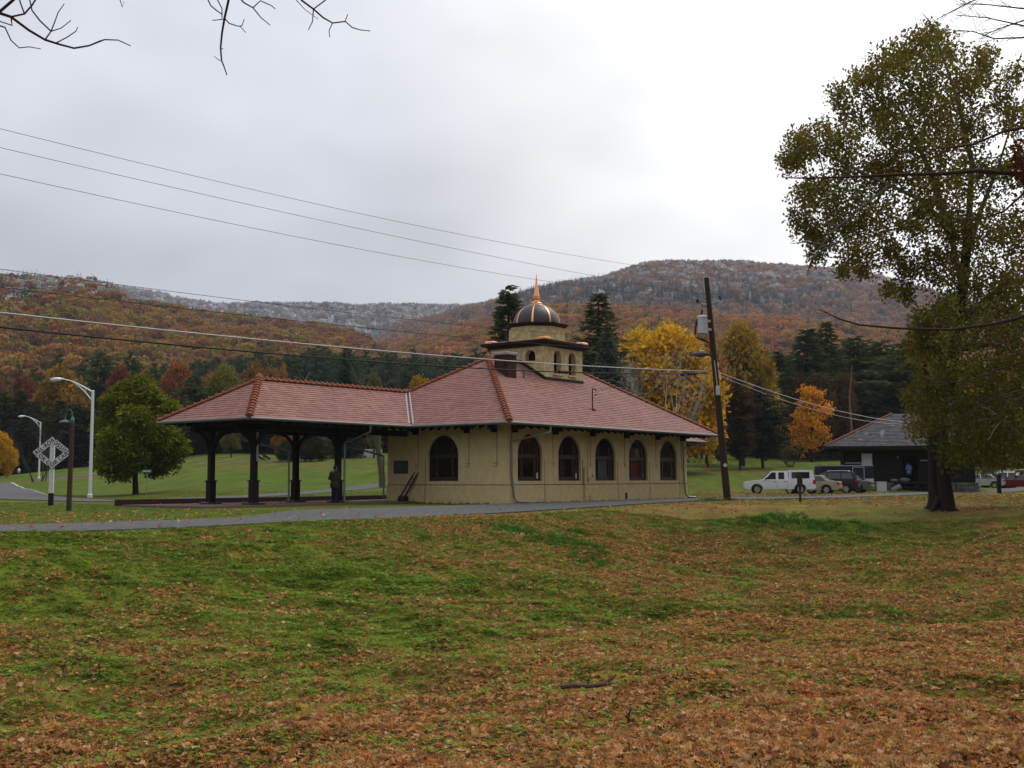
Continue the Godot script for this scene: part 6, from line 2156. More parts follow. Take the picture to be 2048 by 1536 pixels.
func street_lamp(label: String, at: Vector3, h: float) -> void:
	var t := thing("street_lamp", label, "street lamp", at, 0.0, "white cobra-head street lamps")
	var p := Shape.new()
	p.lathe(Vector3.ZERO, PackedVector2Array([Vector2(0.17, -0.3), Vector2(0.17, 0.25), Vector2(0.115, 0.3), Vector2(0.085, h), Vector2(0, h + 0.03)]), 14)
	part("pole", p.mesh(), M.lamp_white, t)
	var a := Shape.new()
	var up := PackedVector3Array(); var lo := PackedVector3Array()
	for i in 9:
		var f := i / 8.0
		up.append(Vector3(-2.05 * f, h - 0.12 + 0.88 * sin(f * 1.45) , 0.25 * f))
	for i in 7:
		var f := i / 6.0
		lo.append(Vector3(-1.35 * f, h - 0.72 + 1.36 * sin(f * 1.25), 0.165 * f))
	a.tube(up, PackedFloat32Array([0.055, 0.05, 0.045, 0.045, 0.04]), 8)
	a.tube(lo, PackedFloat32Array([0.04]), 8)
	a.tube(PackedVector3Array([up[2], lo[2] + Vector3(0, 0.0, 0)]), PackedFloat32Array([0.025]), 6)
	part("arm", a.mesh(), M.lamp_white, t)
	var l := Shape.new()
	l.xf = Transform3D(Basis(Vector3(0, 0, 1), 0.05), Vector3(-2.35, h + 0.72, 0.28))
	l.ball(Vector3.ZERO, Vector3(0.42, 0.13, 0.17), 14, 8)
	l.xf = Transform3D()
	l.tube(PackedVector3Array([Vector3(-2.1, h + 0.74, 0.26), Vector3(-1.85, h + 0.75, 0.23)]), PackedFloat32Array([0.09, 0.06]), 8)
	var hd := part("lamp_head", l.mesh(), M.lamp_white, t)
	var g := Shape.new()
	g.ball(Vector3(-2.45, h + 0.63, 0.29), Vector3(0.24, 0.10, 0.13), 12, 6)
	part("lens", g.mesh(), lin(0.4, 0.42, 0.42, 0.2), hd)

func make_street_furniture() -> void:
	street_lamp("tall white street lamp left of the round maple", Vector3(-27.7, ground_y(-27.7, -75.0) - 0.05, -75.0), 7.1)
	street_lamp("white street lamp farther off at the roadside, behind the crossing sign", Vector3(-59.7, ground_y(-59.7, -144.0), -144.0), 7.25)
	# railroad crossing sign
	var at := Vector3(-22.35, ground_y(-22.35, -55.4) + 0.0, -55.4)
	var t := thing("railroad_crossing_sign", "white diamond railroad crossing sign with black lettering on a white post", "railroad sign", at, 0.06)
	var p := Shape.new()
	p.cbox(Vector3(0, 1.88, 0), Vector3(0.215, 2.56, 0.14), 0.012)
	part("post", p.mesh(), M.white, t)
	var pb := Shape.new()
	pb.cbox(Vector3(0, 0.15, 0), Vector3(0.222, 0.92, 0.17), 0.012)
	part("black_foot", pb.mesh(), M.black, t)
	var c := Vector3(0.02, 2.56, 0.085)
	var hx := 0.75
	var hy := 0.60
	var words := [["RAIL-ROAD", -1.0, 1.0], ["CROSSING", 1.0, 1.0], ["LOOK OUT", -1.0, -1.0], ["FOR CARS", 1.0, -1.0]]
	var ang := atan2(hy, hx)
	for w in words:
		var tilt: float = ang * (-w[1] * w[2])
		var basis := Basis(Vector3(0, 0, 1), tilt)
		var mid := c + Vector3(hx / 2 * w[1], hy / 2 * w[2], 0.012 if w[1] * w[2] > 0 else 0.034)
		var l := sqrt(hx * hx + hy * hy)
		var b := Shape.new()
		b.xf = Transform3D(basis, mid)
		b.cbox(Vector3.ZERO, Vector3(l + 0.22, 0.275, 0.02), 0.004)
		var board := part("board", b.mesh(), M.white, t)
		var tm := text_mesh(w[0], 0.205, M.black)
		var o := part("lettering", tm, null, board, Transform3D(basis, mid + Vector3(0, 0, 0.012) + basis * Vector3(0.06 * -w[1] * 0.5, 0, 0)))
	# wooden post with a green enamel lamp
	var wl := thing("wooden_lamp_post", "weathered wooden lamp post with green shaded lamp on the near lawn", "lamp post", Vector3(-18.6, ground_y(-18.6, -48.0), -48.0), 0.0)
	var wp := Shape.new()
	wp.tube(PackedVector3Array([Vector3(0.0, -0.4, 0), Vector3(0, 0, 0), Vector3(0.035, 3.72, 0)]), PackedFloat32Array([0.115, 0.112, 0.085]), 10)
	part("post", wp.mesh(), M.post_wood, wl)
	var cp := Shape.new()
	cp.lathe(Vector3(0.035, 3.70, 0), PackedVector2Array([Vector2(0.09, -0.02), Vector2(0.095, 0.12), Vector2(0.06, 0.20), Vector2(0.03, 0.30), Vector2(0, 0.32)]), 10)
	var neck := PackedVector3Array()
	for i in 10:
		var f := i / 9.0 * PI * 1.02
		neck.append(Vector3(0.035 - 0.14 + 0.14 * cos(f) , 4.0 + 0.26 * sin(f), 0))
	neck.append(Vector3(-0.27, 3.86, 0))
	cp.tube(neck, PackedFloat32Array([0.02]), 6)
	part("gooseneck", cp.mesh(), M.green_enamel, wl)
	var sh := Shape.new()
	sh.lathe(Vector3(-0.27, 3.72, 0), PackedVector2Array([Vector2(0.03, 0.20), Vector2(0.045, 0.10), Vector2(0.08, 0.085), Vector2(0.22, 0.045), Vector2(0.235, -0.01), Vector2(0.225, -0.01), Vector2(0.07, 0.06), Vector2(0, 0.06)]), 18)
	sh.ball(Vector3(-0.27, 3.74, 0), Vector3(0.05, 0.07, 0.05), 8, 6)
	part("lamp_shade", sh.mesh(), M.green_enamel, wl)
	# street name sign
	var sx := -24.0
	var sn := thing("street_sign", "small green street name sign on a thin pole under the round maple", "street sign", Vector3(sx, ground_y(sx, -75.0), -75.0), 0.1)
	var sp := Shape.new()
	sp.tube(PackedVector3Array([Vector3(0, -0.2, 0), Vector3(0, 1.75, 0)]), PackedFloat32Array([0.028]), 6)
	part("pole", sp.mesh(), M.pipe, sn)
	var sb := Shape.new()
	sb.cbox(Vector3(0, 1.62, 0.03), Vector3(0.62, 0.19, 0.02), 0.004)
	var plate := part("plate", sb.mesh(), M.green_sign, sn)
	for k in [[-0.14, 0.22], [0.13, 0.20]]:
		var m := Shape.new()
		m.box(Vector3(k[0], 1.62, 0.045), Vector3(k[1], 0.07, 0.004))
		part("white_marking", m.mesh(), M.white, plate)
	# small white sign beyond the road
	var ws := thing("road_sign", "small pale oval sign on a short stake beyond the road", "road sign", Vector3(-67.4, ground_y(-67.4, -156.0), -156.0))
	var wsp := Shape.new()
	wsp.tube(PackedVector3Array([Vector3(0, -0.2, 0), Vector3(0, 1.0, 0)]), PackedFloat32Array([0.04]), 6)
	part("stake", wsp.mesh(), M.pipe, ws)
	var wsb := Shape.new()
	wsb.ball(Vector3(0, 0.82, 0.05), Vector3(0.20, 0.36, 0.03), 12, 8)
	part("plate", wsb.mesh(), M.white, ws)
	# brown wooden trail post in front of the pickup
	var tp := thing("trail_post", "brown wooden sign post standing on the bank in front of the white pickup", "sign post", Vector3(14.6, ground_y(14.6, -58.0), -58.0))
	var t1 := Shape.new()
	t1.cbox(Vector3(0, 0.6, 0), Vector3(0.10, 1.72, 0.09), 0.01)
	part("post", t1.mesh(), M.post_wood, tp)
	var t2 := Shape.new()
	t2.cbox(Vector3(-0.02, 1.13, 0.07), Vector3(0.27, 0.56, 0.05), 0.01)
	part("board", t2.mesh(), M.pole_wood, tp)
	var px := thing("wooden_post", "short dark post beside the drive right of the leafy tree", "post", Vector3(36.1, ground_y(36.1, -84.75), -84.75))
	var p2 := Shape.new()
	p2.cbox(Vector3(0, 0.6, 0), Vector3(0.26, 1.7, 0.24), 0.02)
	part("post", p2.mesh(), M.timber_dark, px)
	# small dark benches on the meadow
	for k in [[-31.7, -143.0, "slanted dark bench on the meadow, left one of the two next to each other"], [-30.9, -143.4, "slanted dark bench on the meadow, right one of the two next to each other"], [-22.1, -149.2, "dark bench on the meadow seen beside the man's post"]]:
		var b := thing("bench", k[2], "bench", Vector3(k[0], ground_y(k[0], k[1]), k[1]), 0.5, "dark benches on the meadow")
		var s := Shape.new()
		s.bar(Vector3(-0.4, 0.62, 0), Vector3(0.42, 0.1, 0.0), 0.9, 0.08)
		part("seat", s.mesh(), M.timber_dark, b)
		var l := Shape.new()
		for z in [-0.35, 0.35]: l.bar(Vector3(-0.3, -0.05, z), Vector3(-0.3, 0.6, z), 0.08, 0.08)
		part("leg", l.mesh(), M.timber_dark, b)
	var wx := -18.5
	var gx := ground_y(wx, -151.0)
	var hb := thing("white_booth", "small white booth with a dark sign far off on the meadow", "booth", Vector3(wx, gx, -151.0), 0.2)
	var h1 := Shape.new()
	h1.cbox(Vector3(-0.5, 0.5, 0), Vector3(1.3, 1.2, 1.2), 0.03)
	part("body", h1.mesh(), M.white, hb)
	var h2 := Shape.new()
	h2.cbox(Vector3(0.75, 0.5, 0.2), Vector3(0.9, 1.1, 0.9), 0.03)
	var sg := part("side_box", h2.mesh(), M.white, hb)
	var h3 := Shape.new()
	h3.box(Vector3(0.7, 0.45, 0.66), Vector3(0.28, 0.5, 0.01)); h3.box(Vector3(0.9, 0.25, 0.66), Vector3(0.2, 0.12, 0.01))
	part("dark_mark", h3.mesh(), M.black, sg)
	var wv := thing("white_tent", "low white tent far off behind the leaning spruce trunk", "tent", Vector3(45.7, ground_y(45.7, -209), -209.0))
	var v1 := Shape.new()
	v1.prism(PackedVector2Array([Vector2(-3.6, 0), Vector2(3.6, 0), Vector2(3.2, 1.0), Vector2(0.6, 1.7), Vector2(-2.6, 1.0)]), -1.2, 1.2)
	part("cover", v1.mesh(), M.white, wv)
	# a fallen branch and dead stakes on the bank
	var fb := thing("fallen_branch", "forked dead branch lying among the leaves at the lower right of the bank", "branch")
	var rr := RandomNumberGenerator.new()
	rr.seed = 6
	var fs := Shape.new()
	var fp := PackedVector3Array()
	var mid := on_ground(1172, 1388)
	for k in [[-0.42, 0.05], [-0.22, 0.02], [0.02, 0.0], [0.2, -0.04], [0.36, 0.0]]:
		fp.append(Vector3(mid.x + k[0], ground_y(mid.x + k[0], mid.z + k[1]) + 0.11, mid.z + k[1]))
	fs.tube(fp, PackedFloat32Array([0.042, 0.04, 0.036, 0.04, 0.025]), 7)
	var q: Vector3 = fp[3]
	fs.tube(PackedVector3Array([q, q + Vector3(0.12, 0.04, -0.02), q + Vector3(0.21, 0.10, 0.03), q + Vector3(0.27, 0.17, 0.02)]), PackedFloat32Array([0.04, 0.03, 0.02, 0.012]), 6)
	fs.tube(PackedVector3Array([fp[4], fp[4] + Vector3(0.2, 0.0, 0.05), fp[4] + Vector3(0.36, 0.05, 0.05)]), PackedFloat32Array([0.03, 0.02, 0.012]), 6)
	fs.tube(PackedVector3Array([fp[2], fp[2] + Vector3(0.02, 0.12, 0), fp[2] + Vector3(0.05, 0.2, 0.02)]), PackedFloat32Array([0.012, 0.008, 0.004]), 4)
	part("wood", fs.mesh(), lin(0.085, 0.055, 0.038, 0.9), fb)
	var stakes := [[1253, 1452, 0.20, 0.018, "short dark stump stick standing in the leaves at the bottom right"], [944, 1392, 0.15, 0.009, "thin dark twig standing in the leaves left of the fallen branch"], [496, 1290, 0.22, 0.012, "slanted dark twig standing in the grass at the left"], [882, 1300, 0.22, 0.009, "dead flower stalk standing in the grass in the middle of the bank"]]
	for k in stakes:
		var g := on_ground(k[0], k[1])
		var o := thing("dead_stalk", k[4], "stalk", g)
		var s := Shape.new()
		s.tube(PackedVector3Array([Vector3(0, -0.05, 0), Vector3(0.02, k[2] * 0.6, 0), Vector3(0.05, k[2], 0.01)]), PackedFloat32Array([k[3], k[3] * 0.8, k[3] * 0.4]), 6)
		part("stem", s.mesh(), M.bark_red, o)
		if k[0] == 882:
			var f := Shape.new()
			f.ball(Vector3(0.05, 0.23, 0), Vector3(0.05, 0.025, 0.04), 8, 5)
			part("dry_head", f.mesh(), lin(0.12, 0.035, 0.02), o)
	# clumps of dead stalks
	for k in [[118, 1350, 5, 0.36, "clump of dead brown stalks at the lower left, leftmost"], [182, 1352, 8, 0.34, "dense clump of dead brown stalks at the lower left, right one of the two"], [1330, 1208, 4, 0.35, "few dead stalks on the bank below the utility pole"], [1272, 1215, 3, 0.42, "tall dead stalks on the middle right of the bank"], [1560, 1112, 5, 0.45, "dead stalks on the bank below the trail post"], [1705, 1112, 3, 0.45, "dead stalks on the bank left of the twin-trunked tree"], [1505, 1205, 6, 0.35, "reddish dead stalks on the right part of the bank"]]:
		var g := on_ground(k[0], k[1])
		var o := thing("dead_stalks", k[4], "stalks", g)
		for i in k[2]:
			var s := Shape.new()
			var b := Vector3(rr.randf_range(-0.16, 0.16), -0.05, rr.randf_range(-0.2, 0.2))
			var h: float = k[3] * rr.randf_range(0.5, 1.1)
			var l := Vector3(rr.randfn() * 0.05, 0, rr.randfn() * 0.05)
			s.tube(PackedVector3Array([b, b + Vector3(0, h * 0.5, 0) + l * 0.3, b + Vector3(0, h, 0) + l]), PackedFloat32Array([0.007, 0.006, 0.003]), 4)
			for m in 3:
				var j := b + Vector3(0, h * rr.randf_range(0.5, 0.95), 0) + l * 0.7
				s.tube(PackedVector3Array([j, j + Vector3(rr.randfn() * 0.03, 0.05, rr.randfn() * 0.03)]), PackedFloat32Array([0.003, 0.0015]), 3)
			part("stem", s.mesh(), M.bark_red, o)

func on_ground(px: float, row: float) -> Vector3:
	# where a sight line meets the ground
	var d := 5.0
	while d < 120.0:
		var p := seen(px, row, d)
		if p.y <= ground_y(p.x, p.z): return Vector3(p.x, ground_y(p.x, p.z), p.z)
		d += 0.1
	return seen(px, row, d)

# ---------------------------------------------------------------- vehicles
func side_body(s: Shape, poly: PackedVector2Array, half: Callable) -> void:
	# a side outline given width; half(y) is the half width at height y, so sides lean in
	var idx := Geometry2D.triangulate_polygon(poly)
	for i in range(0, idx.size(), 3):
		var a := poly[idx[i]]; var b := poly[idx[i + 1]]; var d := poly[idx[i + 2]]
		if (b - a).cross(d - a) < 0.0:
			var e := b
			b = d; d = e
		s.tri(Vector3(a.x, a.y, half.call(a.y)), Vector3(b.x, b.y, half.call(b.y)), Vector3(d.x, d.y, half.call(d.y)))
		s.tri(Vector3(a.x, a.y, -half.call(a.y)), Vector3(d.x, d.y, -half.call(d.y)), Vector3(b.x, b.y, -half.call(b.y)))
	for i in poly.size():
		var p := poly[i]; var q := poly[(i + 1) % poly.size()]
		s.quad(Vector3(p.x, p.y, half.call(p.y)), Vector3(p.x, p.y, -half.call(p.y)), Vector3(q.x, q.y, -half.call(q.y)), Vector3(q.x, q.y, half.call(q.y)))

func arch_cut(cx: float, r: float, y: float) -> Array:
	# wheel arch from right to left along a lower edge travelled right to left... returned left to right
	var out := []
	for i in 9:
		var a := PI - PI * i / 8.0
		out.append(Vector2(cx + r * cos(a), y + r * sin(a) * 1.0))
	return out

func wheel(t: Node3D, x: float, z: float, r: float, w: float) -> void:
	var s := Shape.new()
	var sg := signf(z)
	s.xf = Transform3D(Basis(Vector3.RIGHT, PI / 2 * sg), Vector3(x, r, z))
	s.lathe(Vector3(0, -w, 0), PackedVector2Array([Vector2(r * 0.62, w), Vector2(r * 0.62, 0.0), Vector2(r * 0.93, 0.0), Vector2(r, 0.03), Vector2(r, w - 0.03), Vector2(r * 0.93, w), Vector2(r * 0.62, w)]), 20)
	var o := part("wheel", s.mesh(), M.rubber, t)
	var h := Shape.new()
	h.xf = s.xf
	h.lathe(Vector3(0, -w, 0), PackedVector2Array([Vector2(0, w * 0.4), Vector2(r * 0.62, w * 0.4), Vector2(r * 0.62, w - 0.005), Vector2(r * 0.56, w - 0.01), Vector2(r * 0.5, w - 0.05)]), 20)
	for k in 5:
		var b := Basis(Vector3.UP, TAU * k / 5)
		h.box(Vector3(0, -0.035, 0) + b * Vector3(r * 0.27, 0, 0), Vector3(r * 0.54, 0.03, r * 0.2), b)
	h.lathe(Vector3(0, -0.03, 0), PackedVector2Array([Vector2(r * 0.16, 0), Vector2(r * 0.14, 0.02), Vector2(0, 0.025)]), 10)
	part("rim", h.mesh(), M.chrome, o)

func pane_on(t: Node3D, called: String, poly: Array, half: Callable, mat: Material, proud := 0.012) -> void:
	# the same outline set on both sides of a body, a little proud
	for sg: float in [1.0, -1.0]:
		var s := Shape.new()
		var n := poly.size()
		for i in range(1, n - 1):
			var tri := [poly[0], poly[i], poly[i + 1]]
			var v := []
			for p in tri: v.append(Vector3(p.x, p.y, sg * (half.call(p.y) + proud)))
			s.tri(v[0], v[1], v[2])
		for i in n:
			var p: Vector2 = poly[i]; var q: Vector2 = poly[(i + 1) % n]
			s.quad(Vector3(p.x, p.y, sg * (half.call(p.y) + proud)), Vector3(p.x, p.y, sg * (half.call(p.y) - 0.02)), Vector3(q.x, q.y, sg * (half.call(q.y) - 0.02)), Vector3(q.x, q.y, sg * (half.call(q.y) + proud)))
		part(called, s.mesh(), mat, t)

func lower_edge(l: float, y: float, wx: Array, r: float, wy: float) -> Array:
	# bottom edge from front (+x) to back with wheel arches, clockwise seen from +z is avoided: it runs back to front
	var out := [Vector2(-l / 2 + 0.08, y)]
	for cx in [wx[1], wx[0]]:
		var a := arch_cut(cx, r, wy)
		out.append(Vector2(cx - r, y))
		for p in a: out.append(p)
		out.append(Vector2(cx + r, y))
	out.append(Vector2(l / 2 - 0.08, y))
	return out

func vehicle(called: String, label: String, category: String, at: Vector3, turn: float, kind: String, paint: Color, group := "") -> void:
	# local +x is the nose
	var t := thing(called, label, category, at, turn, group)
	var pm := lin(paint.r, paint.g, paint.b, 0.35)
	pm.clearcoat_enabled = true
	pm.clearcoat = 0.5 if paint.get_luminance() > 0.1 else 0.12
	pm.metallic_specular = 0.4 if paint.get_luminance() > 0.1 else 0.22
	pm.clearcoat_roughness = 0.1
	var l := 4.6; var hw := 0.88; var r := 0.33; var wx := [1.4, -1.35]
	var belt := 0.95; var roof := 1.45
	var up: Array; var cab: Array; var wins := []; var front: Array; var back: Array
	if kind == "pickup":
		l = 5.1; hw = 0.88; r = 0.36; wx = [1.62, -1.46]; belt = 1.02; roof = 1.68
		up = [Vector2(2.55, 0.52), Vector2(2.55, 0.78), Vector2(2.42, 0.92), Vector2(1.30, 1.04), Vector2(-2.5, 1.06), Vector2(-2.55, 0.98), Vector2(-2.55, 0.45)]
		cab = [Vector2(1.32, 1.02), Vector2(0.62, 1.62), Vector2(0.42, 1.68), Vector2(-0.62, 1.68), Vector2(-0.66, 1.02)]
		wins = [[Vector2(1.02, 1.08), Vector2(0.26, 1.08), Vector2(0.26, 1.58), Vector2(0.55, 1.58)], [Vector2(0.08, 1.08), Vector2(-0.34, 1.08), Vector2(-0.34, 1.58), Vector2(0.08, 1.58)]]
	elif kind == "suv":
		l = 4.45; hw = 0.90; r = 0.36; wx = [1.32, -1.32]; belt = 1.08; roof = 1.70
		up = [Vector2(2.22, 0.50), Vector2(2.22, 0.86), Vector2(2.05, 1.0), Vector2(1.10, 1.10), Vector2(-2.1, 1.12), Vector2(-2.2, 1.0), Vector2(-2.22, 0.45)]
		cab = [Vector2(1.12, 1.08), Vector2(0.48, 1.62), Vector2(0.2, 1.70), Vector2(-1.7, 1.70), Vector2(-1.92, 1.62), Vector2(-2.12, 1.10)]
		wins = [[Vector2(0.85, 1.13), Vector2(0.12, 1.13), Vector2(0.12, 1.60), Vector2(0.42, 1.60)], [Vector2(0.02, 1.13), Vector2(-0.90, 1.13), Vector2(-0.90, 1.60), Vector2(0.02, 1.60)], [Vector2(-1.0, 1.13), Vector2(-1.85, 1.13), Vector2(-1.72, 1.58), Vector2(-1.0, 1.60)]]
	else:
		up = [Vector2(2.3, 0.45), Vector2(2.3, 0.66), Vector2(2.1, 0.78), Vector2(1.15, 0.93), Vector2(-1.6, 0.98), Vector2(-2.2, 0.95), Vector2(-2.3, 0.85), Vector2(-2.3, 0.42)]
		cab = [Vector2(1.18, 0.92), Vector2(0.45, 1.36), Vector2(0.1, 1.44), Vector2(-0.75, 1.43), Vector2(-1.05, 1.36), Vector2(-1.75, 0.96)]
		wins = [[Vector2(0.85, 0.97), Vector2(0.0, 0.97), Vector2(0.0, 1.36), Vector2(0.38, 1.34)], [Vector2(-0.1, 0.97), Vector2(-1.35, 0.97), Vector2(-0.95, 1.33), Vector2(-0.1, 1.36)]]
	var bottom := 0.28 if kind == "car" else 0.36
	var body := Shape.new()
	var outline := PackedVector2Array(lower_edge(l, bottom, wx, r + 0.07, r))
	for p in up: outline.append(p)
	var half := func(y: float) -> float: return hw - 0.05 * absf(y - 0.7) - 0.03 * maxf(0.45 - y, 0.0)
	side_body(body, outline, half)
	part("body", body.mesh(), pm, t)
	var chalf := func(y: float) -> float: return hw - 0.04 - 0.24 * (y - belt) / (roof - belt) * (0.55 if kind == "pickup" else 0.8)
	var cb := Shape.new()
	var cp := PackedVector2Array()
	for i in cab.size(): cp.append(cab[cab.size() - 1 - i])
	side_body(cb, cp, chalf)
	part("cab", cb.mesh(), pm, t)
	for w in wins: pane_on(t, "side_window", w, chalf, M.car_glass)
	var a0: Vector2 = cab[0]; var a1: Vector2 = cab[1]
	var ws := Shape.new()
	var nrm := Vector3((a1 - a0).y, -(a1 - a0).x, 0).normalized() * -1.0
	if nrm.x < 0: nrm = -nrm
	var e0 := a0.lerp(a1, 0.10); var e1 := a0.lerp(a1, 0.94)
	ws.quad(Vector3(e0.x, e0.y, 0.70) + nrm * 0.012, Vector3(e0.x, e0.y, -0.70) + nrm * 0.012, Vector3(e1.x, e1.y, -0.58) + nrm * 0.012, Vector3(e1.x, e1.y, 0.58) + nrm * 0.012)
	part("windscreen", ws.mesh(), M.car_glass, t)
	var b0: Vector2 = cab[-1]; var b1: Vector2 = cab[-2]
	var rw := Shape.new()
	var f0 := b0.lerp(b1, 0.14); var f1 := b0.lerp(b1, 0.92)
	rw.quad(Vector3(f0.x - 0.014, f0.y, -0.66), Vector3(f0.x - 0.014, f0.y, 0.66), Vector3(f1.x - 0.014, f1.y, 0.56), Vector3(f1.x - 0.014, f1.y, -0.56))
	part("rear_window", rw.mesh(), M.car_glass, t)
	for x in wx:
		for sg: float in [-1.0, 1.0]: wheel(t, x, sg * (hw - 0.02), r, 0.20)
	for sg: float in [-1.0, 1.0]:
		var hl := Shape.new()
		hl.cbox(Vector3(l / 2 - 0.06, up[1].y - 0.04, sg * (hw - 0.22)), Vector3(0.10, 0.16, 0.34), 0.02)
		part("headlight", hl.mesh(), lin(0.6, 0.6, 0.58, 0.1), t)
		var tl := Shape.new()
		var ty := 0.78 if kind == "car" else (0.95 if kind == "suv" else 0.88)
		tl.cbox(Vector3(-l / 2 + 0.08, ty, sg * (hw - 0.11)), Vector3(0.22, 0.20 if kind != "pickup" else 0.34, 0.20), 0.02)
		part("tail_light", tl.mesh(), lin(0.32, 0.012, 0.01, 0.2), t)
		var mi := Shape.new()
		mi.cbox(Vector3(cab[0].x - 0.32, belt + 0.10, sg * (hw + 0.08)), Vector3(0.10, 0.13, 0.18), 0.02)
		part("mirror", mi.mesh(), pm if kind == "car" else M.black, t)
	var bf := Shape.new()
	bf.cbox(Vector3(l / 2 - 0.02, 0.48, 0), Vector3(0.16, 0.20, hw * 1.9), 0.03)
	bf.cbox(Vector3(-l / 2 + 0.02, 0.48, 0), Vector3(0.16, 0.20, hw * 1.9), 0.03)
	part("bumper", bf.mesh(), pm if kind == "car" else (M.black if kind == "suv" else M.grey_box), t)
	var np := Shape.new()
	np.box(Vector3(-l / 2 - 0.065, 0.62, 0), Vector3(0.012, 0.16, 0.32))
	part("number_plate", np.mesh(), M.white, t)
	var dl := Shape.new()
	for x in ([0.17, -0.55] if kind != "car" else [-0.05, -1.0]):
		for sg: float in [-1.0, 1.0]:
			dl.box(Vector3(x, 0.72, sg * (half.call(0.72) + 0.001)), Vector3(0.012, belt - 0.45, 0.006))
			dl.box(Vector3(x + 0.18, belt - 0.12, sg * (half.call(belt - 0.12) + 0.01)), Vector3(0.16, 0.035, 0.03))
	part("door_line", dl.mesh(), M.black, t)
	if kind == "pickup":
		var kp := Shape.new()
		var kpoly := PackedVector2Array([Vector2(-2.52, 1.06), Vector2(-0.68, 1.06), Vector2(-0.68, 1.70), Vector2(-0.8, 1.74), Vector2(-2.28, 1.74), Vector2(-2.36, 1.70)])
		var kh := func(y: float) -> float: return hw - 0.05 - 0.10 * (y - 1.06)
		side_body(kp, kpoly, kh)
		var cap := part("bed_cap", kp.mesh(), pm, t)
		pane_on(cap, "side_window", [Vector2(-0.86, 1.14), Vector2(-2.14, 1.14), Vector2(-2.14, 1.60), Vector2(-0.86, 1.60)], kh, M.car_glass)
		var g := Shape.new()
		g.quad(Vector3(-2.515, 1.12, -0.7), Vector3(-2.515, 1.12, 0.7), Vector3(-2.40, 1.66, 0.66), Vector3(-2.40, 1.66, -0.66))
		part("rear_window", g.mesh(), M.car_glass, cap)
	if kind == "suv":
		var rk := Shape.new()
		for sg: float in [-1.0, 1.0]:
			rk.tube(PackedVector3Array([Vector3(0.1, 1.70, sg * 0.58), Vector3(0.0, 1.76, sg * 0.58), Vector3(-1.5, 1.76, sg * 0.58), Vector3(-1.6, 1.70, sg * 0.58)]), PackedFloat32Array([0.02]), 6)
		part("roof_rack", rk.mesh(), M.chrome, t)

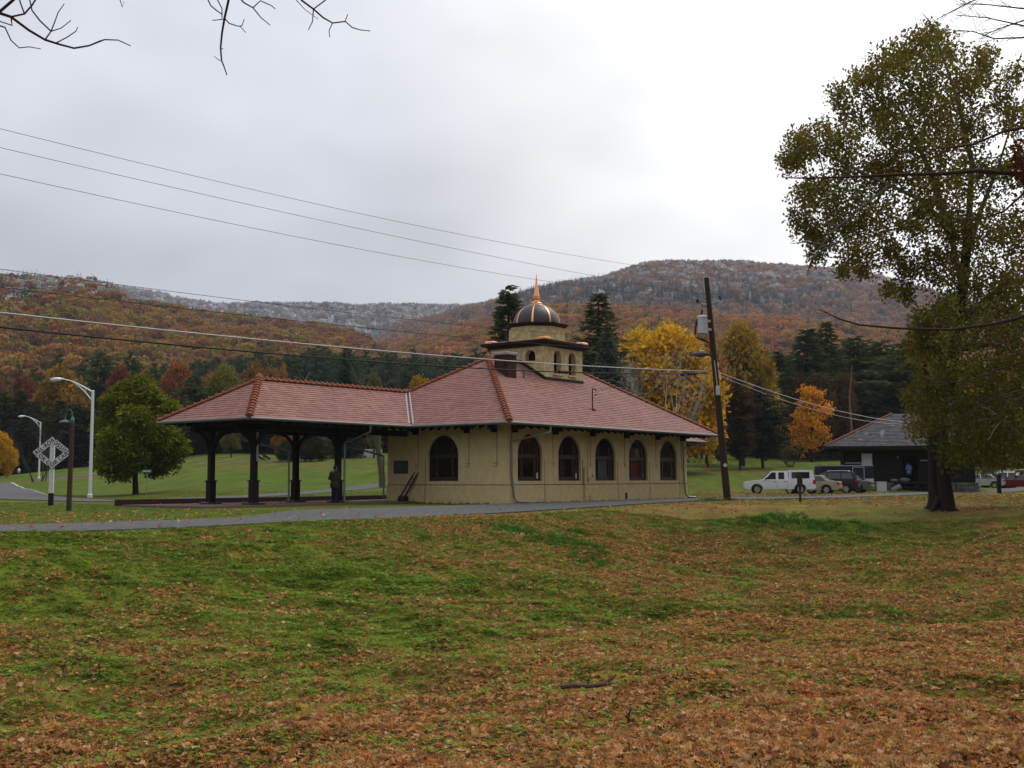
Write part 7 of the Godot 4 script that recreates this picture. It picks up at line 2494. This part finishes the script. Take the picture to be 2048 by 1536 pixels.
func make_vehicles() -> void:
	var put := func(px: float, d: float) -> Vector3:
		var x := (px - 1024.0) / 2276.0 * d
		return Vector3(x, ground_y(x, -d) + 0.01, -d)
	vehicle("pickup_truck", "white pickup truck with a windowed bed cap parked nearest the station", "pickup truck", put.call(1555, 84.5), PI - 0.16, "pickup", Color(0.66, 0.66, 0.67))
	vehicle("parked_car", "pale gold sedan parked behind the white pickup's tail", "car", put.call(1617, 88.0), PI - 0.42, "car", Color(0.30, 0.255, 0.19))
	vehicle("parked_car", "dark grey sport utility car with red tail lights parked between gold sedan and trailer", "car", put.call(1655, 90.0), PI - 0.35, "suv", Color(0.022, 0.025, 0.030))
	vehicle("parked_car", "grey green car partly hidden behind the dark sport utility car", "car", put.call(1683, 92.0), PI - 0.5, "car", Color(0.10, 0.125, 0.12))
	# dark enclosed trailer
	var ta: Vector3 = put.call(1685, 97.0)
	var t := thing("enclosed_trailer", "dark blue enclosed trailer with white trim parked in front of the freight house", "trailer", ta, 0.10)
	var b := Shape.new()
	b.cbox(Vector3(0, 1.28, 0), Vector3(4.5, 1.62, 1.95), 0.12)
	part("body", b.mesh(), lin(0.012, 0.014, 0.024, 0.65), t)
	var tr := Shape.new()
	for sg: float in [-1.0, 1.0]:
		tr.bar(Vector3(-2.2, 2.07, sg * 0.93), Vector3(2.2, 2.07, sg * 0.93), 0.10, 0.08)
		tr.bar(Vector3(-2.2, 0.50, sg * 0.95), Vector3(2.2, 0.50, sg * 0.95), 0.08, 0.06)
	part("trim", tr.mesh(), lin(0.30, 0.31, 0.33, 0.4, 0.3), t)
	var dr := Shape.new()
	for k in [[0.35, 0.38], [1.35, 1.38]]: dr.span(Vector3(k[0], 0.7, 0.97), Vector3(k[1] + 0.02, 1.95, 0.995))
	dr.span(Vector3(0.35, 1.92, 0.97), Vector3(1.40, 1.97, 0.995))
	dr.span(Vector3(0.35, 0.68, 0.97), Vector3(1.40, 0.73, 0.995))
	part("door_frame", dr.mesh(), lin(0.34, 0.35, 0.36, 0.5), t)
	var rp := Shape.new()
	rp.cbox(Vector3(1.82, 0.66, 0.985), Vector3(0.75, 0.62, 0.03), 0.01)
	part("white_panel", rp.mesh(), lin(0.40, 0.40, 0.40, 0.5), t)
	for x in [-0.45, 0.35]:
		for sg: float in [-1.0, 1.0]: wheel(t, x, sg * 0.96, 0.33, 0.2)
	var tg := Shape.new()
	tg.bar(Vector3(-2.2, 0.45, 0.5), Vector3(-3.2, 0.45, 0), 0.08, 0.1); tg.bar(Vector3(-2.2, 0.45, -0.5), Vector3(-3.2, 0.45, 0), 0.08, 0.1)
	tg.bar(Vector3(-3.1, -0.02, 0), Vector3(-3.1, 0.7, 0), 0.07, 0.07)
	part("tow_bar", tg.mesh(), M.black, t)
	# cars at the far right beyond the leafy tree
	var far := [[1957, 118, "car", Color(0.34, 0.34, 0.34), 2.7, "silver car, first one right of the leafy tree's trunk"], [1972, 126, "suv", Color(0.02, 0.085, 0.075), 2.6, "dark teal car behind the silver one right of the leafy tree's trunk"], [1984, 121, "car", Color(0.03, 0.03, 0.035), 2.65, "black car between the silver car and the white one at the right"], [1994, 122, "suv", Color(0.62, 0.62, 0.60), 2.6, "white car with red tail lights behind the short dark post"], [2026, 118, "car", Color(0.12, 0.010, 0.014), 2.65, "dark red car near the right edge"], [2038, 132, "suv", Color(0.035, 0.04, 0.055), 2.6, "dark car behind the red one at the right edge"], [2062, 128, "suv", Color(0.05, 0.10, 0.14), 2.6, "blue grey car cut off by the right edge"]]
	for k in far:
		vehicle("parked_car", k[5], "car", put.call(k[0], k[1]), k[4], k[2], k[3], "cars parked beyond the leafy tree")

# ---------------------------------------------------------------- people
func skin(bones: Array, cell: float, blend: float) -> ArrayMesh:
	# bones: [from, to, radius from, radius to]; their tapered capsules are joined smoothly and meshed as surface nets
	var lo := Vector3.ONE * 1e9
	var hi := -lo
	for b in bones:
		var m := maxf(b[2], b[3]) + cell * 2.0 + blend
		for p in [b[0], b[1]]:
			lo = lo.min(p - Vector3.ONE * m); hi = hi.max(p + Vector3.ONE * m)
	var nx := int((hi.x - lo.x) / cell) + 2
	var ny := int((hi.y - lo.y) / cell) + 2
	var nz := int((hi.z - lo.z) / cell) + 2
	var f := PackedFloat32Array()
	f.resize(nx * ny * nz)
	f.fill(10.0)
	for b in bones:
		var a: Vector3 = b[0]; var c: Vector3 = b[1]
		var ra: float = b[2]; var rb: float = b[3]
		var m := maxf(ra, rb) + blend + cell * 2.0
		var l := (a.min(c) - Vector3.ONE * m - lo) / cell
		var h := (a.max(c) + Vector3.ONE * m - lo) / cell
		var ac := c - a
		var len2 := maxf(ac.length_squared(), 1e-9)
		for z in range(maxi(0, int(l.z)), mini(nz, int(h.z) + 1)):
			for y in range(maxi(0, int(l.y)), mini(ny, int(h.y) + 1)):
				for x in range(maxi(0, int(l.x)), mini(nx, int(h.x) + 1)):
					var p := lo + Vector3(x, y, z) * cell
					var t := clampf((p - a).dot(ac) / len2, 0.0, 1.0)
					var d := p.distance_to(a + ac * t) - lerpf(ra, rb, t)
					var i := x + nx * (y + ny * z)
					var o := f[i]
					var k := maxf(blend - absf(o - d), 0.0) / blend
					f[i] = minf(o, d) - k * k * blend * 0.25
	var vid := {}
	var verts := PackedVector3Array()
	var norms := PackedVector3Array()
	var sx := 1; var sy := nx; var sz := nx * ny
	var offs := [0, sx, sy, sx + sy, sz, sx + sz, sy + sz, sx + sy + sz]
	var edges := [[0, 1], [2, 3], [4, 5], [6, 7], [0, 2], [1, 3], [4, 6], [5, 7], [0, 4], [1, 5], [2, 6], [3, 7]]
	for z in nz - 1:
		for y in ny - 1:
			for x in nx - 1:
				var i := x + nx * (y + ny * z)
				var f0 := f[i]
				if f0 > 4.0 * cell or f0 < -4.0 * cell: continue
				var mask := 0
				for k in 8:
					if f[i + offs[k]] < 0.0: mask |= 1 << k
				if mask == 0 or mask == 255: continue
				var sum := Vector3.ZERO
				var cnt := 0
				for e in edges:
					var u: float = f[i + offs[e[0]]]; var v: float = f[i + offs[e[1]]]
					if (u < 0.0) != (v < 0.0):
						var t := u / (u - v)
						var p0 := Vector3(e[0] & 1, (e[0] >> 1) & 1, (e[0] >> 2) & 1)
						var p1 := Vector3(e[1] & 1, (e[1] >> 1) & 1, (e[1] >> 2) & 1)
						sum += p0.lerp(p1, t)
						cnt += 1
				vid[i] = verts.size()
				verts.append(lo + (Vector3(x, y, z) + sum / cnt) * cell)
				norms.append(Vector3(f[i + sx] - f0, f[i + sy] - f0, f[i + sz] - f0).normalized())
	var idx := PackedInt32Array()
	for i in vid:
		var f0 := f[i]
		for ax in 3:
			var s: int = [sx, sy, sz][ax]
			var s1: int = [sy, sz, sx][ax]
			var s2: int = [sz, sx, sy][ax]
			if (f0 < 0.0) == (f[i + s] < 0.0): continue
			if not (vid.has(i - s1) and vid.has(i - s2) and vid.has(i - s1 - s2)): continue
			var q := [vid[i], vid[i - s1], vid[i - s1 - s2], vid[i - s2]]
			if f0 < 0.0: idx.append_array([q[0], q[2], q[1], q[0], q[3], q[2]])
			else: idx.append_array([q[0], q[1], q[2], q[0], q[2], q[3]])
	var arr := []
	arr.resize(Mesh.ARRAY_MAX)
	arr[Mesh.ARRAY_VERTEX] = verts
	arr[Mesh.ARRAY_NORMAL] = norms
	arr[Mesh.ARRAY_INDEX] = idx
	var out := ArrayMesh.new()
	out.add_surface_from_arrays(Mesh.PRIMITIVE_TRIANGLES, arr)
	return out

func person(label: String, at: Vector3, turn: float, top: Color, trousers: Color, coat: bool) -> void:
	# faces local -z; both forearms folded in front of the body, head bent a little forward
	var t := thing("person", label, "person", at, turn)
	var hip := 0.92
	var sh := 1.44
	var nod := -0.05
	var flesh := [
		[Vector3(0, 0.98, 0), Vector3(0, 1.18, 0.01), 0.15, 0.135], [Vector3(0, 1.18, 0.01), Vector3(0, 1.36, 0.0), 0.14, 0.16], [Vector3(-0.14, 1.42, 0), Vector3(0.14, 1.42, 0), 0.075, 0.075],
		[Vector3(0, 1.44, 0), Vector3(0, 1.56, -0.02), 0.062, 0.055],
		[Vector3(0, 1.615, nod + 0.02), Vector3(0, 1.675, nod + 0.015), 0.085, 0.092], [Vector3(0, 1.56, nod - 0.03), Vector3(0, 1.60, nod - 0.02), 0.05, 0.065], [Vector3(0, 1.62, nod - 0.085), Vector3(0, 1.595, nod - 0.10), 0.012, 0.016]]
	var jacket := [
		[Vector3(-0.03, 0.90, 0.0), Vector3(0.03, 0.90, 0.0), 0.185, 0.185], [Vector3(-0.04, 1.12, 0.01), Vector3(0.04, 1.12, 0.01), 0.17, 0.17], [Vector3(-0.05, 1.32, 0.01), Vector3(0.05, 1.32, 0.01), 0.175, 0.175],
		[Vector3(-0.17, 1.41, 0), Vector3(0.17, 1.41, 0), 0.085, 0.085], [Vector3(0, 1.42, 0.0), Vector3(0, 1.50, -0.01), 0.10, 0.072], [Vector3(-0.05, 0.82, 0.0), Vector3(0.05, 0.82, 0.0), 0.18 if coat else 0.15, 0.18 if coat else 0.15]]
	var legs := []
	var boots := []
	for sg: float in [-1.0, 1.0]:
		var k := Vector3(sg * 0.10, 0.49, -0.01)
		var a := Vector3(sg * 0.11, 0.09, 0.03)
		legs += [[Vector3(sg * 0.09, hip, 0), k, 0.105, 0.075], [k, a + Vector3(0, 0.02, 0), 0.072, 0.062]]
		flesh += [[Vector3(sg * 0.09, hip, 0), k, 0.085, 0.055], [k, a, 0.055, 0.04]]
		boots += [[a + Vector3(0, -0.03, 0.01), a + Vector3(0, -0.05, -0.16), 0.052, 0.042]]
		var s := Vector3(sg * 0.205, sh - 0.03, 0)
		var e := Vector3(sg * 0.285, 1.15, 0.03)
		var w := Vector3(sg * 0.10, 1.17, -0.24)
		jacket += [[s, e, 0.078, 0.066], [e, w, 0.064, 0.052]]
		flesh += [[s, e, 0.052, 0.042], [e, w, 0.040, 0.029]]
		flesh += [[Vector3(sg * 0.088, 1.63, nod + 0.01), Vector3(sg * 0.092, 1.605, nod + 0.005), 0.014, 0.010]]
		# a loosely curled hand: palm, four fingers and a thumb
		var hand := [[w, w + Vector3(-sg * 0.05, 0.01, -0.055), 0.030, 0.034]]
		for f in 4:
			var root := w + Vector3(-sg * 0.055, 0.035 - 0.021 * f, -0.07)
			var ln: float = [0.036, 0.041, 0.038, 0.030][f]
			var mid := root + Vector3(-sg * ln, 0.002, -ln * 0.55)
			hand += [[root, mid, 0.0095, 0.009], [mid, mid + Vector3(-sg * ln * 0.65, -0.004, ln * 0.45), 0.0088, 0.0075]]
		var th := w + Vector3(-sg * 0.02, 0.028, -0.035)
		hand += [[th, th + Vector3(-sg * 0.012, 0.035, -0.022), 0.0115, 0.010], [th + Vector3(-sg * 0.012, 0.035, -0.022), th + Vector3(-sg * 0.03, 0.052, -0.034), 0.010, 0.008]]
		part("hand", skin(hand, 0.0045, 0.008), M.skin, t)
	part("body", skin(flesh, 0.016, 0.03), M.skin, t)
	part("trousers", skin(legs + [[Vector3(-0.05, 0.95, 0), Vector3(0.05, 0.95, 0), 0.145, 0.145]], 0.016, 0.03), lin(trousers.r, trousers.g, trousers.b, 0.9), t)
	part("jacket" if coat else "shirt", skin(jacket, 0.016, 0.04), lin(top.r, top.g, top.b, 0.85), t)
	part("shoes", skin(boots, 0.012, 0.02), M.black, t)
	part("hair", skin([[Vector3(0, 1.665, nod + 0.035), Vector3(0, 1.71, nod + 0.0), 0.092, 0.082], [Vector3(0, 1.60, nod + 0.06), Vector3(0, 1.66, nod + 0.045), 0.05, 0.075]], 0.010, 0.03), lin(0.022, 0.016, 0.012, 0.8), t)
	var face := Shape.new()
	for sg: float in [-1.0, 1.0]: face.ball(Vector3(sg * 0.032, 1.645, nod - 0.076), Vector3(0.012, 0.008, 0.006), 8, 5)
	face.ball(Vector3(0, 1.572, nod - 0.083), Vector3(0.024, 0.006, 0.006), 8, 4)
	part("face", face.mesh(), M.trim_dark, t)

func make_people() -> void:
	M.skin = lin(0.38, 0.20, 0.13, 0.6)
	var m := STATION_AT + u_dir * -5.25 + v_dir * 6.06
	person("man seen from behind in dark grey jacket and blue jeans beside a canopy post", Vector3(m.x, 0.09, m.z), -0.5, Color(0.040, 0.037, 0.028), Color(0.012, 0.022, 0.055), true)
	person("person in a light blue shirt standing in the freight house doorway", Vector3(34.78, 0.86, -100.1), 0.4, Color(0.10, 0.22, 0.38), Color(0.010, 0.010, 0.012), false)

# ---------------------------------------------------------------- leaves and grass on the bank
func maple_leaf(seed_: int) -> ArrayMesh:
	var r := RandomNumberGenerator.new()
	r.seed = seed_
	var s := Shape.new()
	var tips := [[-0.95, 0.55], [-0.62, 0.9], [0.0, 1.15], [0.62, 0.92], [1.0, 0.5], [0.62, -0.25], [0.0, -0.5], [-0.6, -0.28]]
	var ring := []
	for i in tips.size():
		var a: Array = tips[i]
		var b: Array = tips[(i + 1) % tips.size()]
		ring.append(Vector3(a[0], 0.18 + r.randf_range(-0.2, 0.42), a[1]) * 0.5)
		ring.append(Vector3((a[0] + b[0]) * 0.27, r.randf_range(-0.06, 0.12), (a[1] + b[1]) * 0.27) * 0.85)
	var mid := Vector3(0, 0.02, 0.05)
	for i in ring.size():
		s.tri(mid, ring[(i + 1) % ring.size()], ring[i])
	return s.mesh()

func tuft(seed_: int, n: int, h: float, spread: float, w: float) -> ArrayMesh:
	var r := RandomNumberGenerator.new()
	r.seed = seed_
	var s := Shape.new()
	for i in n:
		var a := r.randf() * TAU
		var o := Vector3(cos(a), 0, sin(a))
		var p := o * spread * sqrt(r.randf())
		var hh := h * r.randf_range(0.5, 1.1)
		var lean := o.rotated(Vector3.UP, r.randfn() * 0.8) * hh * r.randf_range(0.2, 0.9)
		var side := Vector3(-lean.z, 0, lean.x).normalized() * w
		var m := p + lean * 0.35 + Vector3(0, hh * 0.62, 0)
		var e := p + lean + Vector3(0, hh * 0.9, 0)
		var k := r.randf_range(0.6, 1.0)
		s.col = Color(k, k, k)
		s.quad(p - side, p + side, m + side * 0.8, m - side * 0.8)
		s.tri(m - side * 0.8, m + side * 0.8, e)
	return s.mesh()

func weed(seed_: int) -> ArrayMesh:
	# a low plant of rounded leaves
	var r := RandomNumberGenerator.new()
	r.seed = seed_
	var s := Shape.new()
	for i in 14:
		var a := r.randf() * TAU
		var o := Vector3(cos(a), 0, sin(a))
		var p := o * 0.12 * sqrt(r.randf()) + Vector3(0, r.randf_range(0.01, 0.06), 0)
		var dir := (o + Vector3(0, r.randf_range(0.0, 0.5), 0)).normalized()
		var k := r.randf_range(0.65, 1.0)
		s.col = Color(k, k, k)
		s.leaf(p, dir, Vector3(-sin(a), r.randfn() * 0.2, cos(a)).normalized(), r.randf_range(0.05, 0.09), r.randf_range(0.035, 0.06))
	return s.mesh()

func on_drive(s: Vector2) -> bool:
	var k := smoothstep(9.0, 22.0, s.x)
	return s.y > -4.5 - 3.6 * k and s.y < -0.6 - 4.0 * smoothstep(16.0, 25.0, s.x)

func make_ground_cover() -> void:
	var r := RandomNumberGenerator.new()
	r.seed = 99
	var shades := [Color(0.56, 0.275, 0.110), Color(0.47, 0.180, 0.055), Color(0.31, 0.100, 0.040), Color(0.62, 0.37, 0.16), Color(0.53, 0.215, 0.052), Color(0.40, 0.22, 0.095), Color(0.21, 0.085, 0.042), Color(0.54, 0.33, 0.080), Color(0.68, 0.47, 0.26), Color(0.16, 0.09, 0.05)]
	var leaf_mat := foliage(1, 1, 1)
	var kinds := [maple_leaf(1), maple_leaf(2), maple_leaf(3)]
	var at := [[], [], []]
	var col := [PackedColorArray(), PackedColorArray(), PackedColorArray()]
	var singles := []
	# leaves: [near, far, how many tries]
	for band in [[5.0, 16.0, 64000], [16.0, 30.0, 80000], [30.0, 46.0, 70000], [46.0, 95.0, 30000]]:
		for i in band[2]:
			var d: float = sqrt(lerpf(band[0] * band[0], band[1] * band[1], r.randf()))
			var q := r.randf_range(-0.62, 0.64)
			var x := d * q
			var b := 1024.0 + 2276.0 * q
			var keep := 0.0
			if on_drive(station_uv(x, -d)): keep = 0.012
			elif d < crest(b) + 1.0: keep = 0.035 + 1.05 * pow(litter(x, -d), 1.3)
			else:
				var s := station_uv(x, -d)
				if s.y >= -0.7 and s.x > -13.0 and s.x < 18.5: keep = 0.10 if s.y < -0.2 else (0.05 if s.y > 5.5 and s.y < 13.0 and s.x < 0.0 else 0.0)
				elif b > 1380.0: keep = 0.55 if d < 88.0 else 0.2
				elif s.y < -4.0: keep = 0.05 if b < 900.0 else 0.3
				else: keep = 0.05
			if r.randf() > keep: continue
			var y := ground_y(x, -d)
			var s2 := station_uv(x, -d)
			if on_drive(s2): y += 0.06
			if s2.y > 5.5 and s2.y < 11.3 and s2.x > -13.2 and s2.x < 0.0: y = 0.10
			var size := r.randf_range(0.055, 0.13) * (1.0 if d < 26 else 1.15)
			var tilt := 0.30 + 0.25 * r.randf()
			var basis := Basis.from_euler(Vector3(r.randfn() * tilt, r.randf() * TAU, r.randfn() * tilt)).scaled(Vector3.ONE * size)
			var c: Color = shades[r.randi() % shades.size()]
			var k := r.randf_range(0.72, 1.12)
			c = c.lerp(Color(0.43, 0.21, 0.078), 0.36)
			c = Color(c.r * k, c.g * k, c.b * k)
			var kind := r.randi() % 3
			var tf := Transform3D(basis, Vector3(x, y + 0.02 + r.randf() * 0.025, -d))
			if d < 10.6 and d > 9.4 and absf(q) < 0.46 and singles.size() < 300 and r.randf() < 0.5:
				singles.append([kind, tf, shades[r.randi() % shades.size()]])
			else:
				at[kind].append(tf); col[kind].append(c)
	for k in 3:
		many("fallen_leaves", kinds[k], leaf_mat, at[k], col[k], self, "brown and orange fallen leaves scattered over the whole bank", "leaves")
	var mats := []
	for c in shades: mats.append(foliage(c.r, c.g, c.b))
	for s in singles:
		part("fallen_leaf", kinds[s[0]], mats[shades.find(s[2])], M.ground_node, s[1])
	# grass and weeds
	var g_at := [[], [], []]
	var g_col := [PackedColorArray(), PackedColorArray(), PackedColorArray()]
	var greens := [Color(0.195, 0.265, 0.030), Color(0.230, 0.290, 0.038), Color(0.155, 0.220, 0.026), Color(0.26, 0.275, 0.050)]
	var straw := [Color(0.32, 0.215, 0.08), Color(0.26, 0.155, 0.055), Color(0.22, 0.175, 0.05)]
	for band in [[5.0, 18.0, 23000], [18.0, 32.0, 43000], [32.0, 50.0, 52000]]:
		for i in band[2]:
			var d: float = sqrt(lerpf(band[0] * band[0], band[1] * band[1], r.randf()))
			var q := r.randf_range(-0.60, 0.62)
			var x := d * q
			var b := 1024.0 + 2276.0 * q
			var dc := crest(b)
			if d > dc + 0.4: continue
			var s := station_uv(x, -d)
			if s.y > -4.35: continue
			var m := litter(x, -d)
			var green := r.randf() > m * 0.85
			if not green and r.randf() < 0.25: continue
			var kind := 0
			if green and d > 13.0 and r.randf() < (0.55 if noise_b.get_noise_2d(x * 1.5, d * 1.5) > 0.0 else 0.2): kind = 1
			var c: Color = greens[r.randi() % 4] if green else straw[r.randi() % 3]
			if kind == 1: c = Color(0.175, 0.270, 0.036)
			var k := r.randf_range(0.75, 1.2)
			var size := r.randf_range(0.7, 1.35) * (1.0 if d < 30 else 1.3)
			g_at[kind].append(Transform3D(Basis(Vector3.UP, r.randf() * TAU).scaled(Vector3(size, size * r.randf_range(0.6, 1.0), size)), Vector3(x, ground_y(x, -d) - 0.005, -d)))
			g_col[kind].append(Color(c.r * k, c.g * k, c.b * k))
	# shorter lawn grass beyond the drive
	for i in 32000:
		var d: float = sqrt(lerpf(900.0, 6200.0, r.randf()))
		var x := d * r.randf_range(-0.58, 0.60)
		if d < crest(bearing(x, d)) + 0.3: continue
		var s := station_uv(x, -d)
		if on_drive(s) or (s.y > -0.3 and s.y < 13.3 and s.x > -13.6 and s.x < 28.5): continue
		if s.x < -5.0 and d > 60.0 and d < 78.0 and x < -11.0: continue
		var c: Color = greens[r.randi() % 4] if r.randf() > 0.25 else straw[r.randi() % 3]
		var k := r.randf_range(0.5, 0.8)
		var size := r.randf_range(0.6, 1.0)
		g_at[0].append(Transform3D(Basis(Vector3.UP, r.randf() * TAU).scaled(Vector3(size * 1.5, size * 0.7, size * 1.5)), Vector3(x, ground_y(x, -d) - 0.005, -d)))
		g_col[0].append(Color(c.r * k, c.g * k, c.b * k))
	# lush dark tufts on the upper bank
	for p in [[1022, 1064, 1.6, 0.55, 70], [1100, 1082, 0.8, 0.5, 40], [1140, 1090, 0.9, 0.6, 46], [1180, 1098, 0.7, 0.5, 40], [1160, 1072, 0.5, 0.3, 14], [1575, 1040, 1.5, 0.7, 80], [1530, 1050, 1.2, 0.6, 40], [1650, 1052, 2.0, 0.7, 70], [1480, 1052, 1.3, 0.6, 40], [1440, 1003, 0.9, 0.5, 26], [1182, 1128, 0.7, 0.4, 22], [1330, 1105, 1.3, 0.4, 30]]:
		var c := on_ground(p[0], p[1])
		for i in p[4]:
			var x: float = c.x + r.randfn() * p[2] * 0.5
			var z: float = c.z + r.randfn() * p[3]
			g_at[2].append(Transform3D(Basis(Vector3.UP, r.randf() * TAU).scaled(Vector3.ONE * r.randf_range(0.8, 1.5)), Vector3(x, ground_y(x, z) - 0.01, z)))
			var k := r.randf_range(0.7, 1.2)
			g_col[2].append(Color(0.055 * k, 0.17 * k, 0.024 * k))
	# weeds along the foot of the walls and the edges of the drive
	for i in 900:
		var u := r.randf_range(-40.0, 60.0)
		var v := -0.55 + r.randfn() * 0.12 if r.randf() < 0.5 else -4.25 - absf(r.randfn()) * 0.25
		if i < 160:
			u = r.randf_range(0.0, 18.2); v = -0.12 - absf(r.randfn()) * 0.10
		elif i < 220:
			u = -0.12 - absf(r.randfn()) * 0.12; v = r.randf_range(0.0, 7.4)
		var p2 := STATION_AT + u_dir * u + v_dir * v
		g_at[2].append(Transform3D(Basis(Vector3.UP, r.randf() * TAU).scaled(Vector3.ONE * r.randf_range(0.3, 0.75)), Vector3(p2.x, ground_y(p2.x, p2.z) - 0.01, p2.z)))
		var k2 := r.randf_range(0.7, 1.2)
		var cc: Color = [Color(0.11, 0.17, 0.025), Color(0.20, 0.17, 0.05), Color(0.15, 0.19, 0.03)][i % 3]
		g_col[2].append(Color(cc.r * k2, cc.g * k2, cc.b * k2))
	many("grass", tuft(1, 11, 0.085, 0.10, 0.0045), leaf_mat, g_at[0], g_col[0], self, "short green and straw coloured grass on the bank", "grass")
	many("low_weeds", weed(2), leaf_mat, g_at[1], g_col[1], self, "low bright green broad-leaved weeds in patches on the bank", "weeds")
	many("tall_grass", tuft(3, 18, 0.20, 0.10, 0.006), leaf_mat, g_at[2], g_col[2], self, "lush dark green grass tufts near the top of the bank", "grass")
